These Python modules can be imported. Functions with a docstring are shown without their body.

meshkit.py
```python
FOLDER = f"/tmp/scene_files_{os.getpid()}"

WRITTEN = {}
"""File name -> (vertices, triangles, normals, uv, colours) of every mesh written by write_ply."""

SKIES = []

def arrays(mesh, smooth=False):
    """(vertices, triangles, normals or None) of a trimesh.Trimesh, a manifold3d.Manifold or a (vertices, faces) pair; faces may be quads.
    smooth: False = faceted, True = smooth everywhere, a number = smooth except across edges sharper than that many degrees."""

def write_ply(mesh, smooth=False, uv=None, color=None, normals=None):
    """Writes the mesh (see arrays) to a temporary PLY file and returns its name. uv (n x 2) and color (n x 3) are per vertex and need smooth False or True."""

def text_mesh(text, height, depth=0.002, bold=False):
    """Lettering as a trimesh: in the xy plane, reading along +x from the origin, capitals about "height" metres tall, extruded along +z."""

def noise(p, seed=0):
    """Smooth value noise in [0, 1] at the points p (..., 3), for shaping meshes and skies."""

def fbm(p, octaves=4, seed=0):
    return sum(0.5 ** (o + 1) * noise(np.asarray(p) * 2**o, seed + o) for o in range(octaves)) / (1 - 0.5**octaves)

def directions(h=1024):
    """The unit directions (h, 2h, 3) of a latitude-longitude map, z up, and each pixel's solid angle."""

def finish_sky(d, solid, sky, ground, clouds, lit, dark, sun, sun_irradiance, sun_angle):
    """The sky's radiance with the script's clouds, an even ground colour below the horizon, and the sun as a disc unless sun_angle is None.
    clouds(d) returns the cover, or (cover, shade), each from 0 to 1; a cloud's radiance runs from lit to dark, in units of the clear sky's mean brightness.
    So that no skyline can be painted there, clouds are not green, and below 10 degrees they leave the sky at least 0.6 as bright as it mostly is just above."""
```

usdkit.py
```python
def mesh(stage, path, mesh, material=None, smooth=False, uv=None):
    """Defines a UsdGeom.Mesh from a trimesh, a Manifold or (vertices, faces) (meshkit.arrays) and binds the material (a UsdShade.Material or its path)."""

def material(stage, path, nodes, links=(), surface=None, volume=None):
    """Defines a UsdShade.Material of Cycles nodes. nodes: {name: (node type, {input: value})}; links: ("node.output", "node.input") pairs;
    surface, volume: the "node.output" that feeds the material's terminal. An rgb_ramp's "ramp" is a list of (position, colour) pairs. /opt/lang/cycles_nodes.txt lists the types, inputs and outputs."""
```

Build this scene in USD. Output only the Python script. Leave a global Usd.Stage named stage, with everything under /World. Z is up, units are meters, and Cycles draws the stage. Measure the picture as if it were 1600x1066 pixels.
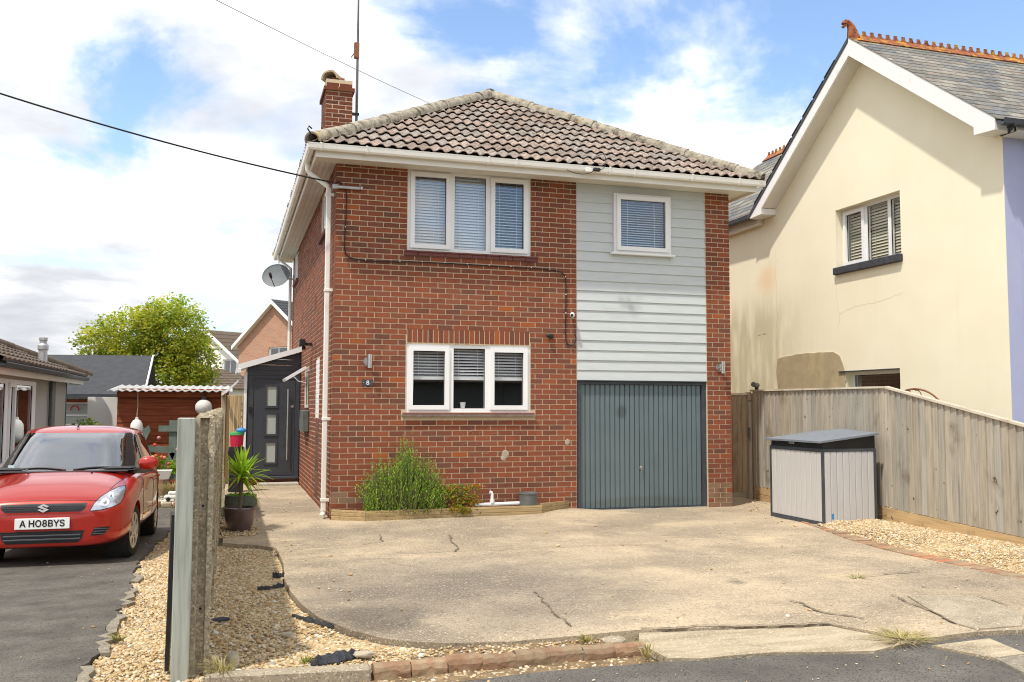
import math, random
import numpy as np, trimesh, manifold3d, usdkit, meshkit
import shapely.geometry as sg
from shapely import affinity, unary_union
from scipy.spatial import Delaunay
from pxr import Usd, UsdGeom, UsdLux, UsdShade, Gf, Sdf, Vt

stage = Usd.Stage.CreateInMemory()
UsdGeom.SetStageUpAxis(stage, "Z"); UsdGeom.SetStageMetersPerUnit(stage, 1.0)
UsdGeom.Xform.Define(stage, "/World"); UsdGeom.Scope.Define(stage, "/World/Looks")
rng = np.random.default_rng(8); random.seed(8)

# ---------------------------------------------------------------- camera
YAW, TILT, ROLL = math.radians(17.091), math.radians(4.033), math.radians(0.186)
CAM = np.array([-1.3486, -12.7269, 1.5491])
fw = np.array([math.sin(YAW)*math.cos(TILT), math.cos(YAW)*math.cos(TILT), math.sin(TILT)])
r0 = np.array([math.cos(YAW), -math.sin(YAW), 0.0]); u0 = np.cross(r0, fw)
RR = r0*math.cos(ROLL) + u0*math.sin(ROLL); UU = -r0*math.sin(ROLL) + u0*math.cos(ROLL)
cam = UsdGeom.Camera.Define(stage, "/World/camera")
cam.CreateHorizontalApertureAttr(36.0); cam.CreateVerticalApertureAttr(36.0*682/1024)
cam.CreateFocalLengthAttr(1433.39/1600*36.0)
cam.CreateClippingRangeAttr(Gf.Vec2f(0.1, 5000))
cam.AddTransformOp().Set(Gf.Matrix4d(*RR, 0, *UU, 0, *(-fw), 0, *CAM, 1))
cam.CreateExposureAttr(EXPOSURE := 0.80)

# ---------------------------------------------------------------- sun and sky
to_sun = np.array([-0.30, -0.22, 0.72]); to_sun /= np.linalg.norm(to_sun)
SUN_EL = math.asin(to_sun[2]); SUN_ROT = math.atan2(to_sun[0], to_sun[1])
sun = UsdLux.DistantLight.Define(stage, "/World/sun")
sun.CreateNormalizeAttr(True); sun.CreateIntensityAttr(0.60); sun.CreateAngleAttr(1.6)
sun.CreateColorAttr(Gf.Vec3f(1.0, 0.95, 0.86))
zz = to_sun; xx = np.cross([0, 0, 1.0], zz); xx /= np.linalg.norm(xx); yy = np.cross(zz, xx)
sun.AddTransformOp().Set(Gf.Matrix4d(*xx, 0, *yy, 0, *zz, 0, 0, 0, 30, 1))

def pix_dir(px, py):
    d = fw + RR*(px-800)/1433.39 + UU*(533-py)/1433.39
    return d/np.linalg.norm(d)

def make_sky():
    n = {"tc": ("texture_coordinate", {}),
         "sky": ("sky_texture", {"sky_type": "single_scattering", "sun_disc": False, "sun_elevation": SUN_EL, "sun_rotation": SUN_ROT, "air_density": 1.0, "aerosol_density": 0.6, "ozone_density": 2.0}),
         "sx": ("separate_xyz", {}), "za": ("math", {"math_type": "add", "value2": 0.22}), "zm": ("math", {"math_type": "maximum", "value2": 0.03}),
         "dx": ("math", {"math_type": "divide"}), "dy": ("math", {"math_type": "divide"}), "cv": ("combine_xyz", {"z": 0.0}),
         "n1": ("noise_texture", {"scale": 1.7, "detail": 9.0, "roughness": 0.56, "distortion": 0.5}),
         "n2": ("noise_texture", {"scale": 1.9, "detail": 8.0, "roughness": 0.55, "distortion": 0.2}),
         "off": ("mapping", {"location": (7.3, 2.1, 0.0)}),
         }
    l = [("tc.generated", "sx.vector"), ("sx.z", "za.value1"), ("za.value", "zm.value1"), ("sx.x", "dx.value1"), ("zm.value", "dx.value2"), ("sx.y", "dy.value1"), ("zm.value", "dy.value2"),
         ("dx.value", "cv.x"), ("dy.value", "cv.y"), ("cv.vector", "n1.vector"), ("cv.vector", "off.vector"), ("off.vector", "n2.vector")]
    # openings in the cloud (direction, size, depth): the blue patches of this afternoon's sky
    holes = [((175, 110), 0.055, .42), ((245, 165), 0.045, .36), ((735, 30), 0.055, .42), ((985, 15), 0.065, .48), ((965, 185), 0.045, .46), ((1150, 215), 0.05, .22),
             ((1300, -10), 0.10, .42), ((1540, 10), 0.13, .75), ((1640, 30), 0.12, .5), ((1220, 120), 0.06, .2), ((840, 150), 0.03, .16), ((395, 140), .045, .2), ((1090, 60), .05, .22), ((440, 245), 0.03, .16), ((620, -120), .12, .3), ((1190, -250), .18, .4), ((-300, 80), .1, .3), ((2000, 100), .12, .4)]
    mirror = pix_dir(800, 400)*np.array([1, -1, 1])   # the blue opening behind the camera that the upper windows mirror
    n["amp"] = ("map_range", {"range_type": "linear", "from_min": 0.32, "from_max": 0.68, "to_min": 0.12, "to_max": 1.15, "clamp": False}); l.append(("n1.fac", "amp.value"))
    n["wn"] = ("noise_texture", {"scale": 7.0, "detail": 6.0, "roughness": 0.6}); n["wo"] = ("vector_math", {"math_type": "subtract", "vector2": (0.5, 0.5, 0.5)}); n["ws"] = ("vector_math", {"math_type": "scale", "scale": 0.24}); n["wadd"] = ("vector_math", {"math_type": "add"})
    l += [("tc.generated", "wn.vector"), ("wn.color", "wo.vector1"), ("wo.vector", "ws.vector1"), ("ws.vector", "wadd.vector1"), ("tc.generated", "wadd.vector2")]
    last = "amp.result"
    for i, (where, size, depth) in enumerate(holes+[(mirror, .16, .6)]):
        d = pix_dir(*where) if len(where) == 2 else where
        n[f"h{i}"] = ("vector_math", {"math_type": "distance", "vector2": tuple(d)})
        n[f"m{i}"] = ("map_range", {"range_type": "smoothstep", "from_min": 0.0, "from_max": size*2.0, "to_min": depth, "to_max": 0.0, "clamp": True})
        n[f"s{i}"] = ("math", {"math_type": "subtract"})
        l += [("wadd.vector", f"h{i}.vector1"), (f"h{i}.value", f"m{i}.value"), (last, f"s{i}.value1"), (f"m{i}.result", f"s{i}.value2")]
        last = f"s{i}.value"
    n["cover"] = ("rgb_ramp", {"ramp": [(0.0, (0.0,)*3), (0.08, (0.05,)*3), (0.24, (0.34,)*3), (0.40, (0.74,)*3), (0.60, (1.0,)*3), (1.0, (1.0,)*3)]})
    n["shade"] = ("rgb_ramp", {"ramp": [(0.0, (1.0, 1.0, 1.0)), (0.42, (0.96, 0.965, 0.98)), (0.50, (0.84, 0.85, 0.88)), (0.58, (0.66, 0.68, 0.715)), (0.68, (0.54, 0.56, 0.60)), (1.0, (0.46, 0.48, 0.52))]})
    n["cloud"] = ("vector_math", {"math_type": "scale", "scale": CLOUD})
    n["skyc"] = ("vector_math", {"math_type": "multiply", "vector2": (SKYMUL, SKYMUL, SKYMUL)})
    n["mixc"] = ("mix_color", {"blend_type": "mix", "use_clamp": False, "use_clamp_result": False})
    n["hzr"] = ("map_range", {"range_type": "smoothstep", "from_min": 0.03, "from_max": 0.30, "to_min": 0.80, "to_max": 1.0, "clamp": True}); n["hzm"] = ("vector_math", {"math_type": "scale"})
    n["low"] = ("map_range", {"range_type": "smoothstep", "from_min": 0.0, "from_max": 0.13, "to_min": 0.35, "to_max": 0.0, "clamp": True})
    n["addl"] = ("math", {"math_type": "add"})
    n["bg"] = ("background_shader", {"strength": 0.1})
    l += [("sx.z", "low.value"), (last, "addl.value1"), ("low.result", "addl.value2"), ("addl.value", "cover.fac"), ("n2.fac", "shade.fac"), ("shade.color", "cloud.vector1"), ("sky.color", "skyc.vector1"),
          ("cover.color", "mixc.fac"), ("skyc.vector", "mixc.a"), ("cloud.vector", "hzm.vector1"), ("sx.z", "hzr.value"), ("hzr.result", "hzm.scale"), ("hzm.vector", "mixc.b"), ("mixc.result", "bg.color")]
    return usdkit.material(stage, "/World/Looks/sky_clouds", n, l, surface="bg.background")
CLOUD, SKYMUL = 8.3, 1.5
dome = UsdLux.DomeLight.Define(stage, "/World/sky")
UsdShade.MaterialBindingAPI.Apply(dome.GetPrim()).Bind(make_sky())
dome.GetPrim().SetCustomDataByKey("kind", "structure")

# ---------------------------------------------------------------- materials
LOOKS = {}
def mk(name, stops, scale=6.0, detail=5.0, stretch=(1, 1, 1), rough=0.8, spec=0.3, bump=0.0, bscale=80.0, bdist=0.01, tint=False, coat=0.0, metal=0.0, coord="position",
       dirt=None, speck=None, trans=None, rough2=None, bstretch=None, zones=None):
    """stops: ramp over noise. dirt: (colour, scale, lo, hi, stretch). speck: (colour, scale, threshold)."""
    n = {"g": ("geometry", {}) if coord == "position" else ("texture_coordinate", {}), "mp": ("mapping", {"scale": stretch}),
         "n1": ("noise_texture", {"scale": scale, "detail": detail, "roughness": 0.6}), "rp": ("rgb_ramp", {"ramp": stops if np.ndim(stops[0][0]) == 0 and len(stops[0]) == 2 else [(0.3+0.4*i/max(len(stops)-1, 1), c) for i, c in enumerate(stops)]}),
         "p": ("principled_bsdf", {"roughness": rough, "specular_ior_level": spec, "coat_weight": coat, "coat_roughness": 0.04, "metallic": metal})}
    src = "g.position" if coord == "position" else f"g.{coord}"
    l = [(src, "mp.vector"), ("mp.vector", "n1.vector"), ("n1.fac", "rp.fac")]
    out = "rp.color"
    if dirt:
        for k, (c, s, lo, hi, st) in enumerate(dirt if isinstance(dirt, list) else [dirt]):
            n[f"dm{k}"] = ("mapping", {"scale": st, "location": (3.7*k+1, 1.9*k, 0.7)}); n[f"dn{k}"] = ("noise_texture", {"scale": s, "detail": 5.0, "roughness": 0.62})
            n[f"dr{k}"] = ("map_range", {"range_type": "smoothstep", "from_min": lo, "from_max": hi, "to_min": 0.0, "to_max": 1.0, "clamp": True})
            n[f"dx{k}"] = ("mix_color", {"blend_type": "mix", "b": c})
            l += [(src, f"dm{k}.vector"), (f"dm{k}.vector", f"dn{k}.vector"), (f"dn{k}.fac", f"dr{k}.value"), (f"dr{k}.result", f"dx{k}.fac"), (out, f"dx{k}.a")]
            out = f"dx{k}.result"
    if speck:
        for k, (c, s, th) in enumerate(speck if isinstance(speck, list) else [speck]):
            n[f"vv{k}"] = ("voronoi_texture", {"scale": s, "feature": "f1"}); n[f"vc{k}"] = ("separate_color", {})
            n[f"vr{k}"] = ("math", {"math_type": "less_than", "value2": th}); n[f"vx{k}"] = ("mix_color", {"blend_type": "mix", "b": c})
            l += [(src, f"vv{k}.vector"), (f"vv{k}.color", f"vc{k}.color"), (f"vc{k}.r", f"vr{k}.value1"), (f"vr{k}.value", f"vx{k}.fac"), (out, f"vx{k}.a")]
            out = f"vx{k}.result"
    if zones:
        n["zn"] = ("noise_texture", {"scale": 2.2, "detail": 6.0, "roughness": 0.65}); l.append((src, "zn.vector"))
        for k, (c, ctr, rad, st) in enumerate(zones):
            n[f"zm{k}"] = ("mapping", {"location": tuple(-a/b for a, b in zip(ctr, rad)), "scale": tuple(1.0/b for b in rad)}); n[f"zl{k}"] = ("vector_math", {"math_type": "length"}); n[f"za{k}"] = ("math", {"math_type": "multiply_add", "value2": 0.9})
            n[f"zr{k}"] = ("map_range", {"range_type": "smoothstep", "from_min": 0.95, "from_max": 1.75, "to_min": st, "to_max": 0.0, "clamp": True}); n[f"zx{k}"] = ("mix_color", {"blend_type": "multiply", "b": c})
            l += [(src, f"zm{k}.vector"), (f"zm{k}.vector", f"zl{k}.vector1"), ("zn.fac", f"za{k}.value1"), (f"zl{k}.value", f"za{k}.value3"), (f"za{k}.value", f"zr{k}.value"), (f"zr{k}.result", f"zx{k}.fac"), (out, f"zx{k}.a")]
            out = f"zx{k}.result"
    if tint:
        n["at"] = ("attribute", {"attribute": "tint"}); n["mt"] = ("mix_color", {"blend_type": "multiply", "fac": 1.0})
        l += [(out, "mt.a"), ("at.color", "mt.b")]; out = "mt.result"
    l.append((out, "p.base_color"))
    if bump:
        n["bm"] = ("mapping", {"scale": bstretch or stretch}); n["n2"] = ("noise_texture", {"scale": bscale, "detail": 3.0}); n["b"] = ("bump", {"strength": bump, "distance": bdist})
        l += [(src, "bm.vector"), ("bm.vector", "n2.vector"), ("n2.fac", "b.height"), ("b.normal", "p.normal")]
    surf = "p.BSDF"
    if trans:
        n["tr"] = ("translucent_bsdf", {}); n["ms"] = ("mix_closure", {"fac": trans}); l += [(out, "tr.color"), ("p.BSDF", "ms.closure1"), ("tr.BSDF", "ms.closure2")]; surf = "ms.closure"
    LOOKS[name] = usdkit.material(stage, "/World/Looks/" + name, n, l, surface=surf)
    return LOOKS[name]

def glass(name, tintc=(0.82, 0.86, 0.88), boost=0.0, rough=0.0):
    n = {"f": ("layer_weight", {"blend": 0.5}), "pw": ("math", {"math_type": "power", "value2": 3.2}), "ma": ("math", {"math_type": "multiply_add", "value2": 0.85, "value3": 0.055+boost}), "t": ("transparent_bsdf", {"color": tintc}), "gl": ("glossy_bsdf", {"color": (0.95, 0.97, 1.0), "roughness": rough}), "m": ("mix_closure", {})}
    l = [("f.facing", "pw.value1"), ("pw.value", "ma.value1"), ("ma.value", "m.fac"), ("t.BSDF", "m.closure1"), ("gl.BSDF", "m.closure2")]
    LOOKS[name] = usdkit.material(stage, "/World/Looks/" + name, n, l, surface="m.closure"); return LOOKS[name]

mk("brick", [(0.3, (0.80, 0.78, 0.76)), (0.5, (1.0, 1.0, 1.0)), (0.7, (1.12, 1.10, 1.08))], scale=45, rough=0.85, bump=0.35, bscale=120, bdist=0.004, tint=True,
   dirt=[((0.50, 0.42, 0.36), 14, 0.64, 0.82, (1, 1, 1)), ((0.30, 0.22, 0.17), 1.6, 0.55, 0.85, (1, 1, 0.7)), ((0.14, 0.09, 0.07), 2.6, 0.60, 0.85, (1, 1, .5))])
mk("mortar", [(0.54, 0.425, 0.28), (0.65, 0.52, 0.35)], scale=20, rough=0.95, bump=0.3, bscale=200, bdist=0.003)
mk("white_upvc", [(0.80, 0.80, 0.79), (0.86, 0.86, 0.85)], scale=3, rough=0.35, spec=0.5)
mk("cream_upvc", [(0.80, 0.775, 0.70), (0.85, 0.83, 0.76)], scale=2.5, rough=0.4, spec=0.5, dirt=((0.58, 0.53, 0.42), 2.4, 0.58, 0.9, (1, 1, 1)))
mk("soffit", [(0.66, 0.62, 0.53), (0.74, 0.71, 0.62)], scale=2, rough=0.5, stretch=(1, 1, 1))
mk("cladding", [(0.52, 0.56, 0.555), (0.585, 0.62, 0.615)], scale=3, stretch=(1, 1, 6), rough=0.55, bump=0.15, bscale=40, bdist=0.003, bstretch=(1, 8, 8))
mk("garage_steel", [(0.112, 0.152, 0.162), (0.136, 0.177, 0.188)], scale=2.0, rough=0.42, spec=0.45, dirt=((0.17, 0.16, 0.155), 1.1, 0.62, 0.85, (1, 1, 1)), zones=[((0.55, 0.52, 0.52), (4.32, 0.07, 1.46), (0.085, 9, 0.10), 0.8), ((0.8, 0.77, 0.72), (4.65, 0.07, 0.1), (1.2, 9, 0.09), 0.8)])
mk("grey_door", [(0.040, 0.046, 0.056), (0.052, 0.058, 0.068)], scale=5, rough=0.4, spec=0.5, bump=0.1, bscale=150, bdist=0.001)
mk("dark_grey", [(0.045, 0.05, 0.06), (0.07, 0.075, 0.085)], scale=5, rough=0.5)
mk("black_plastic", [(0.012, 0.012, 0.013), (0.02, 0.02, 0.021)], scale=8, rough=0.45, spec=0.4)
mk("black_rubber", [(0.016, 0.016, 0.016), (0.03, 0.029, 0.028)], scale=20, rough=0.85)
mk("steel", [(0.55, 0.54, 0.52), (0.66, 0.65, 0.63)], scale=9, rough=0.28, metal=1.0)
mk("galvanised", [(0.42, 0.42, 0.41), (0.55, 0.55, 0.54)], scale=12, rough=0.5, metal=0.6)
mk("chrome", [(0.85, 0.86, 0.88), (0.9, 0.9, 0.92)], scale=2, rough=0.22, metal=0.8)
mk("roof_tile", [(0.34, (0.60, 0.58, 0.56)), (0.46, (1.0, 1.0, 0.99)), (0.58, (1.3, 1.31, 1.29)), (0.66, (1.8, 1.85, 1.8))], scale=16, detail=7, rough=0.95, bump=0.5, bscale=70, bdist=0.006, tint=True,
   dirt=[((0.40, 0.38, 0.33), 20, 0.57, 0.66, (1, 1, 1)), ((0.14, 0.12, 0.10), 9, 0.62, 0.80, (1, 1, 1))])
mk("tile_under", [(0.09, 0.075, 0.06), (0.12, 0.10, 0.085)], scale=5, rough=0.95)
mk("hip_tile", [(0.36, (0.13, 0.11, 0.085)), (0.48, (0.29, 0.255, 0.195)), (0.62, (0.40, 0.36, 0.28))], scale=9, detail=7, rough=0.95, bump=0.5, bscale=60, bdist=0.006,
   dirt=[((0.45, 0.30, 0.07), 5, 0.60, 0.72, (1, 1, 1)), ((0.14, 0.12, 0.09), 22, 0.60, 0.70, (1, 1, 1))])
mk("slate", [(0.35, (0.75, 0.75, 0.75)), (0.5, (1, 1, 1)), (0.66, (1.3, 1.28, 1.25))], scale=14, detail=6, rough=0.75, bump=0.25, bscale=50, bdist=0.004, tint=True, dirt=((0.28, 0.25, 0.17), 9, 0.58, 0.75, (1, 1, 1)))
mk("ridge_terracotta", [(0.33, (0.10, 0.035, 0.02)), (0.46, (0.25, 0.085, 0.04)), (0.6, (0.36, 0.13, 0.05))], scale=14, rough=0.9, bump=0.4, bscale=60, bdist=0.006, dirt=((0.50, 0.27, 0.03), 6, 0.52, 0.64, (1, 1, 1)))
mk("bargeboard", [(0.80, 0.79, 0.76), (0.86, 0.85, 0.83)], scale=3, rough=0.45, dirt=((0.66, 0.64, 0.58), 3, 0.58, 0.9, (1, 1, 1)))
mk("lavender_render", [(0.40, 0.42, 0.60), (0.45, 0.47, 0.65)], scale=2.5, rough=0.85, bump=0.2, bscale=90, bdist=0.003)
mk("grey_render", [(0.36, 0.29, 0.17), (0.46, 0.38, 0.24)], scale=5, rough=0.95, bump=0.4, bscale=60, bdist=0.004, dirt=((0.52, 0.42, 0.24), 3, 0.5, 0.75, (1, 1, 0.4)))
mk("dark_sill", [(0.035, 0.037, 0.045), (0.07, 0.07, 0.08)], scale=12, rough=0.7, dirt=((0.2, 0.2, 0.2), 25, 0.62, 0.7, (1, 1, 1)))
for nm, gz in (("fence_wood", (14, 14, 1.0)), ("wood_x", (1.0, 14, 14)), ("wood_y", (14, 1.0, 14))):
    mk(nm, [(0.3, (0.74, 0.73, 0.71)), (0.5, (1.0, 1.0, 1.0)), (0.68, (1.16, 1.15, 1.13))], scale=2.2, detail=7, stretch=gz, rough=0.9, bump=0.35, bscale=5, bdist=0.005, tint=True,
       dirt=[((0.20, 0.145, 0.095), 7.5, 0.665, 0.71, tuple(min(1, s)*1.0 if s > 1 else 1.0 for s in gz)), ((0.56, 0.53, 0.46), 2.4, 0.55, 0.75, (1, 1, 0.6))])
mk("shed_wood", [(0.3, (0.20, 0.045, 0.016)), (0.5, (0.30, 0.075, 0.028)), (0.7, (0.37, 0.11, 0.045))], scale=2.0, detail=7, stretch=(1, 10, 12), rough=0.75, bump=0.3, bscale=6, bdist=0.004)
mk("concrete_post", [(0.34, (0.24, 0.195, 0.125)), (0.5, (0.37, 0.31, 0.21)), (0.65, (0.48, 0.41, 0.29))], scale=38, detail=5, rough=0.95, bump=0.5, bscale=110, bdist=0.005, speck=((0.56, 0.49, 0.36), 90, 0.14), dirt=((0.27, 0.21, 0.11), 3, 0.52, 0.85, (3, 3, 0.6)))
mk("green_timber", [(0.3, (0.22, 0.232, 0.195)), (0.5, (0.345, 0.36, 0.31)), (0.7, (0.43, 0.445, 0.39))], scale=2.2, detail=8, stretch=(16, 16, 0.9), rough=0.85, bump=0.3, bscale=5, bdist=0.004)
mk("concrete", [(0.36, 0.33, 0.27), (0.48, 0.44, 0.36)], scale=7, rough=0.92, bump=0.4, bscale=90, bdist=0.004, speck=((0.55, 0.5, 0.42), 120, 0.12))
mk("driveway_slab", [(0.30, (0.275, 0.216, 0.150)), (0.44, (0.375, 0.298, 0.206)), (0.56, (0.46, 0.365, 0.25)), (0.70, (0.53, 0.42, 0.285))], scale=1.1, detail=8, stretch=(0.75, 1.0, 1), rough=0.93, bump=0.7, bscale=95, bdist=0.006,
   dirt=[((0.265, 0.215, 0.155), 0.55, 0.50, 0.66, (1, 1.0, 1)), ((0.17, 0.145, 0.115), 2.3, 0.60, 0.78, (1, 1, 1)), ((0.585, 0.455, 0.29), 1.1, 0.60, 0.72, (0.6, 1.4, 1)), ((0.15, 0.12, 0.085), 26, 0.56, 0.72, (1, 1, 1)), ((0.55, 0.43, 0.28), 30, 0.58, 0.72, (1, 1, 1))],
   speck=[((0.52, 0.43, 0.30), 110, 0.12), ((0.24, 0.19, 0.135), 120, 0.10), ((0.60, 0.53, 0.41), 70, 0.008)],
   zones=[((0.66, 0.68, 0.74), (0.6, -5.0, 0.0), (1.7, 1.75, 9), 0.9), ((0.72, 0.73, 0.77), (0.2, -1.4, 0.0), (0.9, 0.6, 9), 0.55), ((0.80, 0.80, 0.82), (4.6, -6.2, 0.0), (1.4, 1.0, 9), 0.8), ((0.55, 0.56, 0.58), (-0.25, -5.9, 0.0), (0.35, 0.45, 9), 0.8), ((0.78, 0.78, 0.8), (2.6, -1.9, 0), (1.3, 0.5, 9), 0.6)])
mk("patch_concrete", [(0.34, (0.27, 0.225, 0.16)), (0.5, (0.345, 0.29, 0.21)), (0.66, (0.42, 0.355, 0.26))], scale=3.0, detail=8, rough=0.93, bump=0.6, bscale=80, bdist=0.006, dirt=((0.24, 0.195, 0.14), 2.2, 0.5, 0.72, (1, 1, 1)), speck=[((0.50, 0.43, 0.32), 110, 0.10), ((0.23, 0.19, 0.14), 120, 0.1)])
mk("apron_concrete", [(0.34, (0.29, 0.235, 0.155)), (0.5, (0.38, 0.31, 0.21)), (0.66, (0.46, 0.385, 0.27))], scale=3.0, detail=8, stretch=(.5, 2.5, 1), rough=0.93, bump=0.6, bscale=60, bdist=0.006, bstretch=(.3, 1.6, 1), dirt=((0.2, 0.165, 0.12), 1.6, 0.55, 0.75, (1, 1, 1)), speck=((0.52, 0.45, 0.33), 110, 0.10))
mk("edging_concrete", [(0.17, 0.15, 0.115), (0.30, 0.265, 0.205)], scale=12, detail=7, rough=0.95, bump=0.8, bscale=70, bdist=0.008, speck=((0.38, 0.32, 0.23), 90, 0.12))
mk("asphalt", [(0.34, (0.088, 0.078, 0.066)), (0.5, (0.122, 0.110, 0.094)), (0.66, (0.155, 0.140, 0.119))], scale=3, detail=8, rough=0.9, bump=0.8, bscale=130, bdist=0.006, speck=[((0.20, 0.185, 0.165), 150, 0.12), ((0.03, 0.03, 0.03), 150, 0.12)], dirt=((0.175, 0.152, 0.122), 0.8, 0.55, 0.75, (1, 1, 1)))
mk("road_asphalt", [(0.34, (0.095, 0.086, 0.075)), (0.5, (0.125, 0.114, 0.10)), (0.66, (0.155, 0.142, 0.125))], scale=2, detail=8, rough=0.9, bump=0.8, bscale=130, bdist=0.006, speck=[((0.24, 0.22, 0.19), 130, 0.14), ((0.05, 0.045, 0.04), 130, 0.16)])
mk("soil", [(0.13, 0.085, 0.045), (0.28, 0.20, 0.11)], scale=9, detail=7, rough=0.97, bump=0.9, bscale=45, bdist=0.015, speck=((0.5, 0.42, 0.28), 40, 0.10))
mk("gravel_bed", [(0.34, 0.25, 0.13), (0.50, 0.39, 0.21)], scale=30, detail=6, rough=0.95, bump=0.9, bscale=40, bdist=0.015, speck=[((0.62, 0.53, 0.36), 38, 0.35), ((0.2, 0.13, 0.06), 38, 0.15)])
mk("ground", [(0.14, 0.13, 0.07), (0.22, 0.19, 0.12)], scale=1.5, detail=8, rough=0.97, bump=0.6, bscale=20, bdist=0.02)
mk("joint_dirt", [(0.36, (0.12, 0.097, 0.07)), (0.5, (0.20, 0.16, 0.112)), (0.64, (0.29, 0.23, 0.16))], scale=14, detail=7, rough=0.97, bump=0.6, bscale=50, bdist=0.008)
mk("crack", [(0.13, 0.105, 0.075), (0.21, 0.165, 0.115)], scale=20, rough=0.98)
for i, c in enumerate([(0.55, 0.42, 0.25), (0.45, 0.30, 0.145), (0.62, 0.52, 0.36), (0.33, 0.215, 0.11), (0.52, 0.375, 0.20), (0.60, 0.56, 0.47), (0.35, 0.295, 0.23)]):
    mk(f"pebble_{i}", [tuple(x*0.8 for x in c), tuple(min(1, x*1.12) for x in c)], scale=60, rough=0.8, coord="object")
mk("edging_brick", [(0.27, 0.155, 0.095), (0.36, 0.225, 0.145)], scale=14, rough=0.92, bump=0.5, bscale=60, bdist=0.006, tint=True, dirt=((0.36, 0.275, 0.18), 7, 0.44, 0.62, (1, 1, 1)))
mk("plaster", [(0.62, 0.60, 0.55), (0.66, 0.64, 0.6)], scale=3, rough=0.9)
mk("room_dark", [(0.10, 0.10, 0.10), (0.13, 0.13, 0.13)], scale=3, rough=0.9)
mk("blind", [(0.84, 0.85, 0.86), (0.88, 0.89, 0.9)], scale=3, rough=0.5)
mk("cream_blind", [(0.74, 0.71, 0.54), (0.8, 0.77, 0.62)], scale=3, rough=0.6)
mk("white_paint", [(0.78, 0.77, 0.74), (0.84, 0.83, 0.8)], scale=4, rough=0.7)
mk("white_render", [(0.76, 0.75, 0.7), (0.82, 0.81, 0.78)], scale=2, rough=0.85)
mk("pebbledash", [(0.44, 0.40, 0.34), (0.52, 0.48, 0.42)], scale=60, rough=0.95, bump=0.6, bscale=120, bdist=0.006)
mk("felt", [(0.048, 0.05, 0.055), (0.07, 0.072, 0.078)], scale=6, detail=7, rough=0.95, bump=0.4, bscale=160, bdist=0.003)
mk("brown_tile", [(0.085, 0.06, 0.045), (0.15, 0.115, 0.085)], scale=14, detail=6, rough=0.95, bump=0.4, bscale=40, bdist=0.008, dirt=((0.2, 0.17, 0.12), 6, 0.58, 0.7, (1, 1, 1)))
usdkit.material(stage, "/World/Looks/far_brick", {"g": ("texture_coordinate", {}), "sx": ("separate_xyz", {}), "ax": ("math", {"math_type": "subtract"}), "cv": ("combine_xyz", {"z": 0.0}), "b": ("brick_texture", {"scale": 1.0, "brick_width": 0.315, "row_height": 0.075, "mortar_size": 0.010, "color1": (0.46, 0.20, 0.11), "color2": (0.33, 0.14, 0.085), "mortar": (0.5, 0.4, 0.3)}), "n": ("noise_texture", {"scale": 3.0, "detail": 6.0}), "m": ("mix_color", {"blend_type": "overlay", "fac": 0.5}), "p": ("principled_bsdf", {"roughness": 0.9})},
   [("g.object", "sx.vector"), ("sx.x", "ax.value1"), ("sx.y", "ax.value2"), ("ax.value", "cv.x"), ("sx.z", "cv.y"), ("cv.vector", "b.vector"), ("g.object", "n.vector"), ("b.color", "m.a"), ("n.color", "m.b"), ("b.color", "p.base_color")], surface="p.BSDF")
LOOKS["far_brick"] = UsdShade.Material.Get(stage, "/World/Looks/far_brick")
mk("corrugated", [(0.58, 0.58, 0.55), (0.68, 0.68, 0.66)], scale=4, rough=0.45, trans=0.3)
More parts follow.
